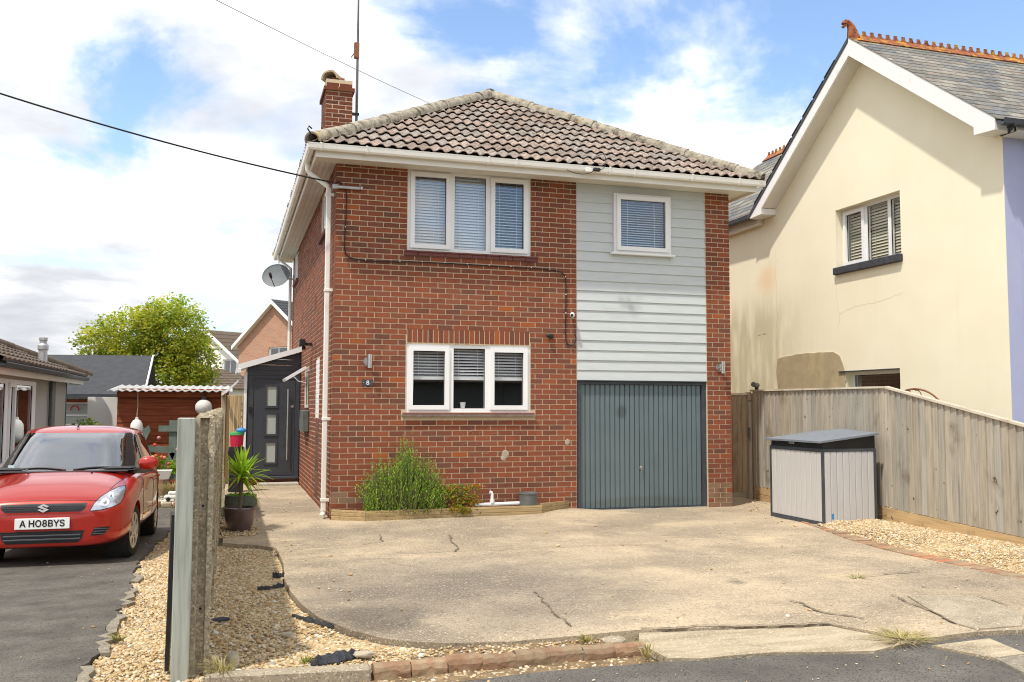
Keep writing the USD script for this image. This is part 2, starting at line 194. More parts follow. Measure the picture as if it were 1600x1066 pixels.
mk("leaf_a", [(0.25, 0.32, 0.034), (0.38, 0.43, 0.055)], scale=1.2, rough=0.55, tint=True, trans=0.45)
mk("bark", [(0.10, 0.08, 0.055), (0.17, 0.14, 0.1)], scale=12, stretch=(3, 3, 0.6), rough=0.95, bump=0.5, bscale=20, bdist=0.01)
mk("needle", [(0.28, 0.43, 0.05), (0.38, 0.52, 0.08)], scale=2.5, rough=0.6, tint=True, trans=0.35)
mk("terracotta_glaze", [(0.055, 0.032, 0.03), (0.085, 0.05, 0.045)], scale=6, rough=0.3, spec=0.6)
mk("green_glaze", [(0.05, 0.07, 0.055), (0.10, 0.11, 0.085)], scale=12, rough=0.5)
mk("zinc_grey", [(0.10, 0.105, 0.10), (0.15, 0.155, 0.15)], scale=9, rough=0.55)
mk("box_panel", [(0.50, 0.49, 0.475), (0.55, 0.54, 0.525)], scale=3, stretch=(8, 8, 0.8), rough=0.55, bump=0.1, bscale=20, bdist=0.002, tint=True)
mk("box_trim", [(0.05, 0.058, 0.068), (0.07, 0.078, 0.09)], scale=8, rough=0.5)
mk("box_lid", [(0.16, 0.18, 0.21), (0.2, 0.22, 0.25)], scale=8, rough=0.5, bump=0.2, bscale=60, bdist=0.002)
mk("car_red", [(0.40, 0.016, 0.008), (0.45, 0.020, 0.010)], scale=1, rough=0.27, spec=0.4, coat=1.0, metal=0.42)
mk("plate_white", [(0.78, 0.78, 0.76), (0.82, 0.82, 0.8)], scale=2, rough=0.35)
mk("hubcap", [(0.45, 0.44, 0.42), (0.52, 0.51, 0.49)], scale=6, rough=0.35, metal=0.5)
mk("lens_inner", [(0.5, 0.51, 0.53), (0.72, 0.73, 0.75)], scale=30, rough=0.2, metal=0.8)
mk("green_grey_wood", [(0.13, 0.17, 0.14), (0.2, 0.24, 0.2)], scale=6, rough=0.85)
mk("rope", [(0.34, 0.28, 0.2), (0.45, 0.38, 0.28)], scale=60, rough=0.95)
mk("red_plastic", [(0.50, 0.02, 0.06), (0.58, 0.03, 0.08)], scale=4, rough=0.4)
mk("blue_plastic", [(0.04, 0.22, 0.5), (0.05, 0.27, 0.58)], scale=4, rough=0.4)
mk("green_plastic", [(0.08, 0.4, 0.12), (0.1, 0.46, 0.15)], scale=4, rough=0.4)
mk("flower", [(0.8, 0.8, 0.8), (1, 1, 1)], scale=4, rough=0.7, tint=True, trans=0.2)
mk("rust", [(0.16, 0.07, 0.035), (0.3, 0.15, 0.08)], scale=40, rough=0.85)
mk("seat_cloth", [(0.045, 0.045, 0.05), (0.07, 0.07, 0.075)], scale=30, rough=0.95)
mk("sticker", [(0.55, 0.7, 0.72), (0.6, 0.75, 0.78)], scale=3, rough=0.5)
mk("cable_black", [(0.02, 0.018, 0.018), (0.03, 0.027, 0.027)], scale=30, rough=0.7)
mk("dish_grey", [(0.11, 0.125, 0.135), (0.15, 0.165, 0.175)], scale=5, rough=0.5)
mk("chimney_clay", [(0.34, 0.27, 0.17), (0.48, 0.4, 0.28)], scale=14, rough=0.95, bump=0.5, bscale=50, bdist=0.006, dirt=((0.42, 0.25, 0.05), 8, 0.58, 0.7, (1, 1, 1)))
mk("stone", [(0.34, 0.29, 0.21), (0.46, 0.4, 0.3)], scale=10, rough=0.95, bump=0.5, bscale=60, bdist=0.006)
mk("sill_stone", [(0.13, 0.105, 0.085), (0.24, 0.2, 0.155)], scale=14, rough=0.9, bump=0.3, bscale=60, bdist=0.004)
mk("membrane", [(0.025, 0.027, 0.032), (0.05, 0.052, 0.06)], scale=20, rough=0.75)
mk("dry_grass", [(0.45, 0.36, 0.16), (0.55, 0.45, 0.22)], scale=9, rough=0.9, tint=True, trans=0.2)
glass("window_glass", (0.95, 0.97, 0.97), boost=0.075); glass("car_glass", (0.40, 0.45, 0.44), boost=0.26); glass("lens_glass", (0.95, 0.96, 0.97), 0.0)
usdkit.material(stage, "/World/Looks/obscure_glass", {"p": ("principled_bsdf", {"base_color": (0.42, 0.46, 0.42), "roughness": 0.22, "specular_ior_level": 0.6})}, [], surface="p.BSDF")
LOOKS["obscure_glass"] = UsdShade.Material.Get(stage, "/World/Looks/obscure_glass")

def cream_wall_material():
    """Cream masonry paint with rain streaks, a green-grey damp zone low at the back and an orange rust bloom near the eave."""
    n = {"g": ("geometry", {}), "n0": ("noise_texture", {"scale": 1.3, "detail": 5.0}), "rp": ("rgb_ramp", {"ramp": [(0.3, (0.84, 0.775, 0.575)), (0.7, (0.88, 0.82, 0.625))]}),
         "ms": ("mapping", {"scale": (1, 9, 0.45)}), "ns": ("noise_texture", {"scale": 1.0, "detail": 6.0, "roughness": 0.65}), "rs": ("map_range", {"range_type": "smoothstep", "from_min": 0.55, "from_max": 0.82, "to_min": 0.0, "to_max": 0.45, "clamp": True}), "xs": ("mix_color", {"b": (0.74, 0.68, 0.52)}),
         "sep": ("separate_xyz", {}),
         "dy": ("map_range", {"range_type": "smoothstep", "from_min": 0.9, "from_max": 2.9, "to_min": 0.0, "to_max": 1.0, "clamp": True}), "dz": ("map_range", {"range_type": "smoothstep", "from_min": 3.9, "from_max": 3.1, "to_min": 0.0, "to_max": 1.0, "clamp": True}),
         "mm": ("math", {"math_type": "multiply"}), "md": ("mapping", {"scale": (1, 3.5, 0.8)}), "nd": ("noise_texture", {"scale": 1.4, "detail": 6.0}), "rd": ("map_range", {"range_type": "smoothstep", "from_min": 0.30, "from_max": 0.62, "to_min": 0.10, "to_max": 0.65, "clamp": True}), "m2": ("math", {"math_type": "multiply"}), "xd": ("mix_color", {"b": (0.46, 0.42, 0.26)}),
         "od": ("vector_math", {"math_type": "distance", "vector2": (8.5, 2.62, 4.0)}), "on": ("noise_texture", {"scale": 3.0, "detail": 4.0}), "oa": ("math", {"math_type": "multiply_add", "value2": 0.5}), "orr": ("map_range", {"range_type": "smoothstep", "from_min": 0.25, "from_max": 0.75, "to_min": 0.5, "to_max": 0.0, "clamp": True}), "xo": ("mix_color", {"b": (0.80, 0.52, 0.26)}),
         "nb": ("noise_texture", {"scale": 70.0, "detail": 3.0}), "b": ("bump", {"strength": 0.25, "distance": 0.004}), "p": ("principled_bsdf", {"roughness": 0.88, "specular_ior_level": 0.25})}
    l = [("g.position", "n0.vector"), ("n0.fac", "rp.fac"), ("g.position", "ms.vector"), ("ms.vector", "ns.vector"), ("ns.fac", "rs.value"), ("rp.color", "xs.a"), ("rs.result", "xs.fac"),
         ("g.position", "sep.vector"), ("sep.y", "dy.value"), ("sep.z", "dz.value"), ("dy.result", "mm.value1"), ("dz.result", "mm.value2"), ("g.position", "md.vector"), ("md.vector", "nd.vector"), ("nd.fac", "rd.value"), ("mm.value", "m2.value1"), ("rd.result", "m2.value2"), ("xs.result", "xd.a"), ("m2.value", "xd.fac"),
         ("g.position", "od.vector1"), ("g.position", "on.vector"), ("on.fac", "oa.value1"), ("od.value", "oa.value3"), ("oa.value", "orr.value"), ("orr.result", "xo.fac"), ("xd.result", "xo.a"), ("xo.result", "p.base_color"), ("g.position", "nb.vector"), ("nb.fac", "b.height"), ("b.normal", "p.normal")]
    LOOKS["cream_render"] = usdkit.material(stage, "/World/Looks/cream_render", n, l, surface="p.BSDF")
cream_wall_material()

# ---------------------------------------------------------------- builders
COUNT = {}
LOC = {}
def numbered(parent, name):
    k = (parent, name); COUNT[k] = COUNT.get(k, -1) + 1
    return f"{parent}/{name}" if COUNT[k] == 0 else f"{parent}/{name}_{COUNT[k]:03d}"
def tag(p, label=None, cat=None, group=None, kind=None):
    p = p.GetPrim() if hasattr(p, "GetPrim") else p
    for k, v in (("label", label), ("category", cat), ("group", group), ("kind", kind)):
        if v: p.SetCustomDataByKey(k, v)
    return p
def thing(name, label, cat, loc=(0, 0, 0), group=None, rotz=0.0, rotx=0.0):
    path = numbered("/World", name); x = UsdGeom.Xform.Define(stage, path); x.AddTranslateOp().Set(Gf.Vec3d(*map(float, loc)))
    if rotz: x.AddRotateZOp().Set(rotz)
    if rotx: x.AddRotateXOp().Set(rotx)
    LOC[path] = np.zeros(3) if (rotz or rotx) else np.array(loc, float)   # children of a turned thing are given in its own frame
    return tag(x, label, cat, group)
def dup(src, loc, label, group=None):
    path = numbered("/World", src.GetName().rstrip("0123456789").rstrip("_")); x = UsdGeom.Xform.Define(stage, path); x.AddTranslateOp().Set(Gf.Vec3d(*map(float, loc)))
    x.GetPrim().GetReferences().AddInternalReference(src.GetPath()); x.GetPrim().SetInstanceable(True)
    x.GetPrim().SetCustomData({}) ; return tag(x, label, src.GetCustomDataByKey("category"), group or src.GetCustomDataByKey("group"))
class MB:
    def __init__(s): s.v, s.f, s.t, s.n = [], [], [], 0
    def add(s, v, f=None, tint=None):
        if f is None:
            if hasattr(v, "to_mesh"): m = v.to_mesh(); v, f = m.vert_properties[:, :3], m.tri_verts
            else: v, f = v.vertices, v.faces
        v, f = np.asarray(v, float), np.asarray(f, int)
        if f.ndim == 2 and f.shape[1] == 4: f = np.vstack([f[:, [0, 1, 2]], f[:, [0, 2, 3]]])
        s.v.append(v); s.f.append(f + s.n); s.t.append(np.tile(tint if tint is not None else (1, 1, 1), (len(v), 1))); s.n += len(v); return s
    def box(s, x0, x1, y0, y1, z0, z1, tint=None):
        v = np.array([[x, y, z] for x in (x0, x1) for y in (y0, y1) for z in (z0, z1)], float)
        f = [[0, 1, 3, 2], [4, 6, 7, 5], [0, 4, 5, 1], [2, 3, 7, 6], [0, 2, 6, 4], [1, 5, 7, 3]]
        return s.add(v, f, tint)
    def rbox(s, x0, x1, y0, y1, z0, z1, c=0.004, tint=None):
        P = []
        for i, (a, b) in enumerate(((0, 1), (0, 2), (1, 2))): pass
        lo, hi = np.array([x0, y0, z0], float), np.array([x1, y1, z1], float); c = min(c, *(0.45*(hi-lo)))
        for sx in (0, 1):
            for sy in (0, 1):
                for sz in (0, 1):
                    k = np.array([sx, sy, sz]); base = np.where(k, hi, lo); inn = np.where(k, -c, c)
                    for ax in range(3):
                        q = base + inn; q[ax] = base[ax]; P.append(q)
        h = trimesh.convex.convex_hull(np.array(P)); return s.add(h.vertices, h.faces, tint)
    def hull(s, pts, tint=None):
        h = trimesh.convex.convex_hull(np.asarray(pts, float)); return s.add(h.vertices, h.faces, tint)
    def ext(s, poly, axis, a, b, tint=None):
        """shapely polygon in the two other axes, extruded along axis from a to b"""
        for g in getattr(poly, "geoms", [poly]):
            if g.is_empty or g.area < 1e-9: continue
            m = trimesh.creation.extrude_polygon(g, abs(b-a), engine="earcut"); v = m.vertices.copy(); lo = min(a, b)
            if axis == "z": w = np.c_[v[:, 0], v[:, 1], v[:, 2]+lo]; f = m.faces
            elif axis == "y": w = np.c_[v[:, 0], v[:, 2]+lo, v[:, 1]]; f = m.faces[:, ::-1]
            else: w = np.c_[v[:, 2]+lo, v[:, 0], v[:, 1]]; f = m.faces
            s.add(w, f, tint)
        return s
    def tube(s, pts, r, sides=8, tint=None, cap=True):
        p = np.asarray(pts, float); t = np.gradient(p, axis=0); t /= np.linalg.norm(t, axis=1, keepdims=True)+1e-12
        ref = np.array([0, 0, 1.0]) if abs(t[0, 2]) < 0.9 else np.array([1.0, 0, 0])
        a = np.cross(t, ref); a /= np.linalg.norm(a, axis=1, keepdims=True)+1e-12; b = np.cross(t, a); ang = np.arange(sides)*2*np.pi/sides
        r = np.broadcast_to(r, (len(p),))
        v = (p[:, None]+r[:, None, None]*(np.cos(ang)[None, :, None]*a[:, None]+np.sin(ang)[None, :, None]*b[:, None])).reshape(-1, 3)
        i, j = np.meshgrid(np.arange(len(p)-1), np.arange(sides), indexing="ij")
        q = np.stack([i*sides+j, i*sides+(j+1) % sides, (i+1)*sides+(j+1) % sides, (i+1)*sides+j], -1).reshape(-1, 4)
        f = np.vstack([q[:, [0, 2, 1]], q[:, [0, 3, 2]]])
        if cap:
            n = len(v); v = np.vstack([v, p[0], p[-1]]); e = len(p)-1
            f = np.vstack([f, [[n, j, (j+1) % sides] for j in range(sides)], [[n+1, e*sides+(j+1) % sides, e*sides+j] for j in range(sides)]])
            f[-2*sides:-sides] = f[-2*sides:-sides][:, ::-1] if False else f[-2*sides:-sides]
        return s.add(v, f, tint)
    def lathe(s, prof, c=(0, 0, 0), sides=24, tint=None):
        prof = np.asarray(prof, float); ang = np.arange(sides)*2*np.pi/sides; n = len(prof)
        v = np.array([[c[0]+r*np.cos(a), c[1]+r*np.sin(a), c[2]+z] for r, z in prof for a in ang])
        q = np.array([[i*sides+j, i*sides+(j+1) % sides, (i+1)*sides+(j+1) % sides, (i+1)*sides+j] for i in range(n-1) for j in range(sides)])
        return s.add(v, q, tint)
    def sphere(s, c, r, sub=2, sc=(1, 1, 1), tint=None):
        m = trimesh.creation.icosphere(sub, 1.0); return s.add(m.vertices*np.array(sc)*r+np.array(c), m.faces, tint)
    def xf(s, fn):
        s.v = [fn(v) for v in s.v]; return s
    def arrays(s): return np.vstack(s.v), np.vstack(s.f), np.vstack(s.t)
def obj(name, mb, mat, parent=None, smooth=False, label=None, kind=None, cat=None, group=None):
    pp = parent.GetPath().pathString if parent is not None else "/World"
    v, f, t = mb.arrays()
    off = np.zeros(3)
    for k, o in LOC.items():
        if pp == k or pp.startswith(k+"/"): off = o
    path = numbered(pp, name)
    m = usdkit.mesh(stage, path, (v-off, f), LOOKS[mat], smooth=smooth)
    if not smooth:
        UsdGeom.PrimvarsAPI(m).CreatePrimvar("tint", Sdf.ValueTypeNames.Color3fArray, "vertex").Set(Vt.Vec3fArray.FromNumpy(t.astype(np.float32)))
    return tag(m, label, cat, group, kind)
def struct(name, mb, mat, parent=None, smooth=False): return obj(name, mb, mat, parent, smooth, kind=None if parent is not None else "structure")
def frame(ox, oy, oz, ux, uy):
    """local (u along wall, d inward, z) -> world; inward = left normal of u"""
    def T(v): return np.c_[ox+v[:, 0]*ux-v[:, 1]*uy, oy+v[:, 0]*uy+v[:, 1]*ux, oz+v[:, 2]]
    return T
def rect(x0, x1, z0, z1): return sg.box(x0, z0, x1, z1)
# ---------------------------------------------------------------- ground
def hz(x, y):
    """Ground height: level in front of the house, sloping gently down along the neighbour's side."""
    x, y = np.asarray(x, float), np.asarray(y, float)
    left = -np.clip(0.03*(y+7), 0, 0.33); k = np.clip((-1.42-x)/0.14, 0, 1)
    bump = 0.055*np.exp(-((x-3.35)**2/0.35+(y+0.05)**2/0.10)) + 0.02*np.exp(-((x-1.7)**2/2.5+(y+0.3)**2/0.3))
    return left*k + bump*(1-k)
def sheet(mb, poly, dz, res=0.25, skirt=0.0, seed=0, rough=0.0, extra=None):
    poly = poly.segmentize(res); x0, y0, x1, y1 = poly.bounds
    gx, gy = np.meshgrid(np.arange(x0, x1, res), np.arange(y0, y1, res)); P = np.c_[gx.ravel(), gy.ravel()]
    P = P + np.random.default_rng(seed).uniform(-.25, .25, P.shape)*res
    from shapely import contains_xy
    P = P[contains_xy(poly.buffer(-res*0.3), P[:, 0], P[:, 1])]
    ring = np.array(poly.exterior.coords)[:-1]; A = np.vstack([ring, P]); T = Delaunay(A).simplices
    c = A[T].mean(1); T = T[contains_xy(poly, c[:, 0], c[:, 1])]
    a, b, d = A[T[:, 0]], A[T[:, 1]], A[T[:, 2]]; cr = (b-a)[:, 0]*(d-a)[:, 1]-(b-a)[:, 1]*(d-a)[:, 0]
    T = T[abs(cr) > 1e-9]; cr = cr[abs(cr) > 1e-9]; T[cr < 0] = T[cr < 0][:, ::-1]
    z = hz(A[:, 0], A[:, 1]) + dz
    if rough: z = z + (meshkit.fbm(np.c_[A*2.0, np.zeros(len(A))], 4, seed)-0.5)*rough
    if extra: z = z + extra(A[:, 0], A[:, 1])
    V = np.c_[A, z]; mb.add(V, T)
    if skirt:
        n = len(ring); lo = V[:n].copy(); lo[:, 2] -= skirt; S = np.vstack([V[:n], lo]); ccw = poly.exterior.is_ccw
        q = np.array([[i, i+n, (i+1) % n+n, (i+1) % n] for i in range(n)]); mb.add(S, q if ccw else q[:, ::-1])
    return mb
xs = np.unique(np.r_[np.linspace(-400, -30, 10), np.arange(-30, 30.1, 1.0), np.arange(-2.0, -1.0, .07), np.linspace(30, 400, 10)]); ys = np.unique(np.r_[np.linspace(-300, -20, 8), np.arange(-20, 70.1, 1.0), np.linspace(70, 900, 10)])
GX, GY = np.meshgrid(xs, ys, indexing="ij"); V = np.c_[GX.ravel(), GY.ravel(), (hz(GX, GY)-0.07).ravel()]; ny = len(ys)
q = np.array([[i*ny+j, (i+1)*ny+j, (i+1)*ny+j+1, i*ny+j+1] for i in range(len(xs)-1) for j in range(ny-1)])
struct("ground", MB().add(V, q), "ground")
road_edge = [(-60, -7.55), (-8, -7.55), (-2.0, -7.58), (-0.23, -7.53), (0.4, -7.45), (1.24, -7.46), (1.51, -7.51), (2.02, -7.53), (2.65, -7.68), (3.05, -7.56), (3.63, -7.51), (3.97, -7.55), (9, -7.6), (60, -7.7)]
struct("road", sheet(MB(), sg.Polygon(road_edge + [(60, -15), (-60, -15)]), -0.028, 0.8), "road_asphalt")
slab_curve = [(-0.82, -2.31), (-0.80, -3.33), (-0.84, -4.19), (-0.82, -4.78), (-0.77, -5.31), (-0.68, -5.79), (-0.5, -6.24), (-0.33, -6.52), (-0.14, -6.67), (0.06, -6.76), (0.47, -6.84), (1.06, -6.79)]
drive = sg.Polygon([(-1.38, 6.2), (-1.38, -1.76), (-1.2, -1.97), (-1.03, -2.06), (-0.9, -2.2)] + slab_curve + [(1.43, -6.78), (2.80, -7.0), (3.02, -7.42), (3.10, -7.54), (3.63, -7.49), (3.97, -7.53), (6.4, -7.5), (5.6, -6.06), (5.54, -5.77), (5.53, -5.3), (5.5, -4.82), (5.53, -4.31), (5.66, -3.61), (5.95, -2.6), (6.2, -1.2), (7.05, -0.6), (7.05, 1.3), (6.152, 1.3), (6.152, 0.0), (0, 0.0), (0, 6.2)])
dw = struct("driveway", sheet(MB(), drive, 0.0, 0.16, 0.075, 3, 0.012), "driveway_slab")
apron = sg.Polygon([(1.28, -7.06), (1.40, -6.80), (2.78, -7.02), (3.0, -7.44), (3.06, -7.53), (2.65, -7.66), (2.02, -7.51), (1.51, -7.49), (1.30, -7.44)])
ap = struct("pavement_apron", sheet(MB(), apron, -0.014, 0.1, 0.05, 5, 0.012), "apron_concrete")
patch = sg.Polygon([(3.99, -6.39), (4.52, -6.52), (4.47, -6.83), (4.39, -7.16), (4.05, -7.46), (3.66, -7.46), (3.65, -7.28), (3.8, -6.85)])
struct("concrete_patch", sheet(MB(), patch, 0.010, 0.1, 0.02, 6, 0.010), "patch_concrete", parent=dw)
def ribbon(mb, pts, w, seed, dz, jag=0.02):
    g = np.random.default_rng(seed); p = sg.LineString(pts).segmentize(0.05); p = np.array(p.coords)
    w_ = w*(0.5+g.random(len(p))); j = np.cumsum(g.normal(0, jag*0.35, len(p))); j -= np.linspace(j[0], j[-1], len(p))
    t = np.gradient(p, axis=0); t /= np.linalg.norm(t, axis=1, keepdims=True); nn = np.c_[-t[:, 1], t[:, 0]]; p = p + nn*j[:, None]
    a, b = p+nn*w_[:, None]/2, p-nn*w_[:, None]/2
    V = np.vstack([np.c_[a, hz(a[:, 0], a[:, 1])+dz], np.c_[b, hz(b[:, 0], b[:, 1])+dz]]); n = len(p)
    return mb.add(V, np.array([[i, n+i, n+i+1, i+1] for i in range(n-1)]))
cracks = [[(-.79, -3.18), (-.3, -3.16), (.22, -3.14), (.59, -3.16), (.96, -3.14), (1.5, -3.2), (2.3, -3.16), (3.3, -3.3)], [(-1.36, -1.9), (-1.1, -2.09), (-.55, -2.05)], [(1.2, -1.85), (1.12, -2.5), (.96, -3.14)], [(1.12, -5.35), (1.02, -5.99), (.98, -6.57)], [(2.96, -6.27), (3.01, -6.38), (2.94, -6.62), (3.12, -6.96)], [(4.2, -5.55), (4.92, -5.45)],
          [(1.43, -6.76), (2.0, -6.86), (2.8, -7.0)], [(3.9, -6.3), (3.8, -6.85), (3.65, -7.28)], [(0.1, -2.35), (0.35, -2.2), (0.42, -1.6)], [(0.2, -3.6), (0.5, -4.0)], [(4.05, -6.37), (4.6, -6.5), (4.5, -6.9)], [(3.4, -3.4), (4.2, -3.75), (5.1, -3.9)]]
for i, c in enumerate(cracks): obj("crack", ribbon(MB(), c, [0.011, .009, .016, .013, .02, .014, .022, .016, .01, .009, .012, .008][i], 20+i, 0.011, 0.025), "joint_dirt" if i in (0, 1, 6, 10) else "crack", parent=dw)
# neighbour's tarmac and its broken concrete edging
edge = [(-2.02, -7.5), (-2.13, -6.99), (-2.13, -6.18), (-2.14, -5.56), (-2.13, -4.69), (-2.17, -3.54), (-2.25, -1.98), (-2.20, -.18), (-2.12, .97), (-2.05, 3.0), (-2.0, 5.0)]
g_ = np.random.default_rng(4); ed = np.array(sg.LineString(edge).segmentize(0.12).coords); ed[:, 0] += g_.normal(0, 0.022, len(ed))
nd = sg.Polygon([tuple(p) for p in ed] + [(-2.6, 5.4), (-4.85, 5.4), (-9, 5.4), (-9, -7.5)])
struct("neighbour_drive", sheet(MB(), nd, 0.0, 0.25, 0.06, 9, 0.012), "asphalt")
k = 0
for a, b in ((2, 9), (11, 24), (27, 35), (38, 44)):
    seg = ed[a:b]; w = 0.03+0.03*g_.random(len(seg)); out = np.c_[seg[:, 0]+w+0.02, seg[:, 1]]
    pl = sg.Polygon([tuple(p+np.array([.005, 0])) for p in seg]+[tuple(p) for p in out[::-1]]).buffer(0)
    for g in getattr(pl, "geoms", [pl]): tag(obj("concrete_edging", sheet(MB(), g, 0.006, 0.08, 0.06, 30+k, 0.02), "edging_concrete"), ["broken concrete edging strip nearest the road beside the tarmac", "long broken concrete edging strip between tarmac and gravel", "broken concrete edging strip by the front wheel of the red car", "broken concrete edging strip farthest along the tarmac"][k], "edging")
    k += 1
# gravel: beds and the loose stones on them
bedA = sg.Polygon([tuple(p+np.array([.01, 0])) for p in ed if p[1] < 4] + [(-1.45, 4), (-1.45, -7.5)]).buffer(0)
bedB = sg.Polygon([(-1.47, -1.7), (-1.38, -1.78), (-1.2, -1.99), (-1.03, -2.08), (-0.9, -2.22)] + [(x-.012, y) for x, y in slab_curve] + [(1.2, -7.12), (-0.5, -7.2), (-1.47, -7.05)]).buffer(0)
bedC = sg.Polygon([(6.0, -2.35), (5.83, -3.3), (5.74, -4.3), (5.72, -4.85), (5.74, -5.8), (5.8, -6.6), (7.07, -6.6), (7.07, -2.3)])
bedD = sg.Polygon([(6.35, -1.3), (6.35, -.7), (7.06, -.5), (7.06, 0.85), (6.2, 0.9), (6.2, .4), (6.0, -.5), (6.1, -1.3)])
bedE = sg.Polygon([(-1.46, -1.45), (-0.98, -1.3), (-0.95, -0.6), (-1.2, 0.5), (-1.46, 0.6)])
bedF = sg.Polygon([(-1.9, -7.12), (-.5, -7.22), (1.2, -7.17), (1.25, -7.42), (.4, -7.42), (-.3, -7.50), (-1.9, -7.54)])
moundC = lambda x, y: 0.085*np.clip((x-5.75)/0.5, 0, 1)*np.clip((7.1-x)/.25, .5, 1)*np.clip((y+7)/2, 0.3, 1)
beds = [(bedA, -0.030, None, 2300), (bedB, -0.045, None, 1700), (bedC, -0.02, moundC, 2300), (bedD, 0.002, None, 60), (bedE, 0.004, None, 700), (bedF, -0.045, None, 420)]
for i, (p, dz, ex, den) in enumerate(beds[:3]+beds[5:]): struct("gravel_bed", sheet(MB(), p, dz, 0.09, 0, 40+i, 0.03, ex), "gravel_bed" if i != 3 else "soil")
soil = sg.Polygon([(-0.1, -6.80), (0.06, -6.80), (0.47, -6.88), (1.06, -6.83), (1.2, -7.10), (0.3, -7.14), (-0.4, -7.16)])
struct("soil_strip", sheet(MB(), soil, -0.02, 0.07, 0, 51, 0.03), "soil")
def scatter(poly, n, seed):
    g = np.random.default_rng(seed); x0, y0, x1, y1 = poly.bounds; from_ = []
    from shapely import contains_xy
    while sum(map(len, from_)) < n:
        P = np.c_[g.uniform(x0, x1, 4*n), g.uniform(y0, y1, 4*n)]; from_.append(P[contains_xy(poly, P[:, 0], P[:, 1])])
    return np.vstack(from_)[:n]
pts = []
for i, (p, dz, ex, den) in enumerate(beds):
    P = scatter(p, int(p.area*den), 60+i); z = hz(P[:, 0], P[:, 1])+dz+0.004+(ex(P[:, 0], P[:, 1]) if ex else 0); pts.append(np.c_[P, z])
P = scatter(soil, 320, 71); pts.append(np.c_[P, np.full(len(P), -0.012)])
loose = scatter(drive, 260, 72); loose = loose[(loose[:, 0] > 5.2) | (loose[:, 1] < -5.6) | (loose[:, 0] < -.4) | (g_.random(len(loose)) < .25)]; pts.append(np.c_[loose, hz(loose[:, 0], loose[:, 1])+0.008])
loose = scatter(sg.Polygon([(-1, -7.55), (4, -7.6), (4, -8.7), (-1, -8.6)]), 110, 73); pts.append(np.c_[loose, np.full(len(loose), -0.022)])
loose = scatter(nd, 130, 74); pts.append(np.c_[loose, hz(loose[:, 0], loose[:, 1])+0.006])
pts = np.vstack(pts)
gi = UsdGeom.PointInstancer.Define(stage, "/World/gravel_stones"); tag(gi, "loose golden pea shingle and flint stones lying over the beds", "gravel", kind="stuff")
protos = []
for i in range(7):
    m = trimesh.creation.icosphere(1, 1.0); v = m.vertices*np.array([1, 0.78, 0.55])*(1+0.5*(meshkit.fbm(m.vertices*1.3+i*9, 2, i)-0.5)[:, None])
    pr = usdkit.mesh(stage, f"/World/gravel_stones/pebble_{i:03d}" if i else "/World/gravel_stones/pebble", (v, m.faces), LOOKS[f"pebble_{i}"], smooth=40); protos.append(pr.GetPath())
gi.CreatePrototypesRel().SetTargets(protos)
n = len(pts); g = np.random.default_rng(5); far = np.clip((pts[:, 1]+7)/10, 0, 1); sz = g.lognormal(math.log(0.0096), 0.33, n)*(1+0.25*far)
sz[pts[:, 1] < -7.6] *= .6
gi.CreateProtoIndicesAttr(Vt.IntArray.FromNumpy(g.choice(7, n, p=[.2, .2, .17, .1, .2, .07, .06]).astype(np.int32)))
gi.CreatePositionsAttr(Vt.Vec3fArray.FromNumpy(pts.astype(np.float32))); gi.CreateScalesAttr(Vt.Vec3fArray.FromNumpy(np.repeat(sz[:, None], 3, 1).astype(np.float32)))
an = g.uniform(0, 2*np.pi, n); ti = g.normal(0, .35, (n, 2)); qq = np.c_[np.cos(an/2), ti*.5, np.sin(an/2)]; qq /= np.linalg.norm(qq, axis=1, keepdims=True)
gi.CreateOrientationsAttr(Vt.QuathArray([Gf.Quath(float(a), float(b), float(c), float(d)) for a, b, c, d in qq]))
# kerbs
kb = thing("brick_kerb", "row of rounded worn red bricks edging the front of the drive", "kerb", (0.3, -7.2, 0))
P0, P1 = np.array([-0.50, -7.23]), np.array([1.24, -7.20]); L = np.linalg.norm(P1-P0); nb = 8
def oriented(mb, c, ang, z): ca, sa = math.cos(ang), math.sin(ang); return mb.xf(lambda v: np.c_[c[0]+v[:, 0]*ca-v[:, 1]*sa, c[1]+v[:, 0]*sa+v[:, 1]*ca, z+v[:, 2]])
for i in range(nb):
    c = P0+(P1-P0)*((i+.5)/nb); w = L/nb-0.002
    prof = sg.Polygon([(-.055, -.1), (.055, -.1), (.057, .012), (.046, .034), (.022, .046), (-.015, .046), (-.042, .034), (-.056, .008)])
    m = MB(); base = MB().ext(prof, "x", -w/2, w/2); tmv = trimesh.Trimesh(base.v[0], base.f[0], process=True).subdivide_to_size(.022); v = tmv.vertices+(meshkit.fbm(tmv.vertices*16+i*7, 3, i)-.5)[:, None]*np.array([.02, .022, .026]); m.add(v, tmv.faces, tint=np.array([1, .97, .92])*g.uniform(.62, .95))
    obj("brick", oriented(m, c+g.normal(0, .006, 2), g.normal(0, .02)+.02, g.normal(-.006, .004)), "edging_brick", kb, smooth=False)
obj("mortar_bed", oriented(MB().rbox(-L/2, L/2, -.045, .04, -.1, .020, .01), (P0+P1)/2, math.atan2(P1[1]-P0[1], P1[0]-P0[0]), -.004), "edging_concrete", kb)
lk = MB().rbox(-.46, .46, -.06, .05, -.12, 0.045, .012); m = lk.v[0]; lk.v[0] = m+(meshkit.fbm(m*9, 2, 3)-.5)[:, None]*.02
tag(obj("concrete_kerb", oriented(lk, (-.98, -7.20), -0.1, -0.01), "patch_concrete"), "weathered flat concrete kerb between the fence post and the brick kerb", "kerb")
es = thing("brick_edging", "single row of red bricks laid flat between drive and right gravel", "edging", (5.6, -4.5, 0))
eline = sg.LineString([(6.28, -1.4), (5.98, -2.6), (5.72, -3.5), (5.60, -4.31), (5.585, -4.82), (5.61, -5.3), (5.62, -6.4)])
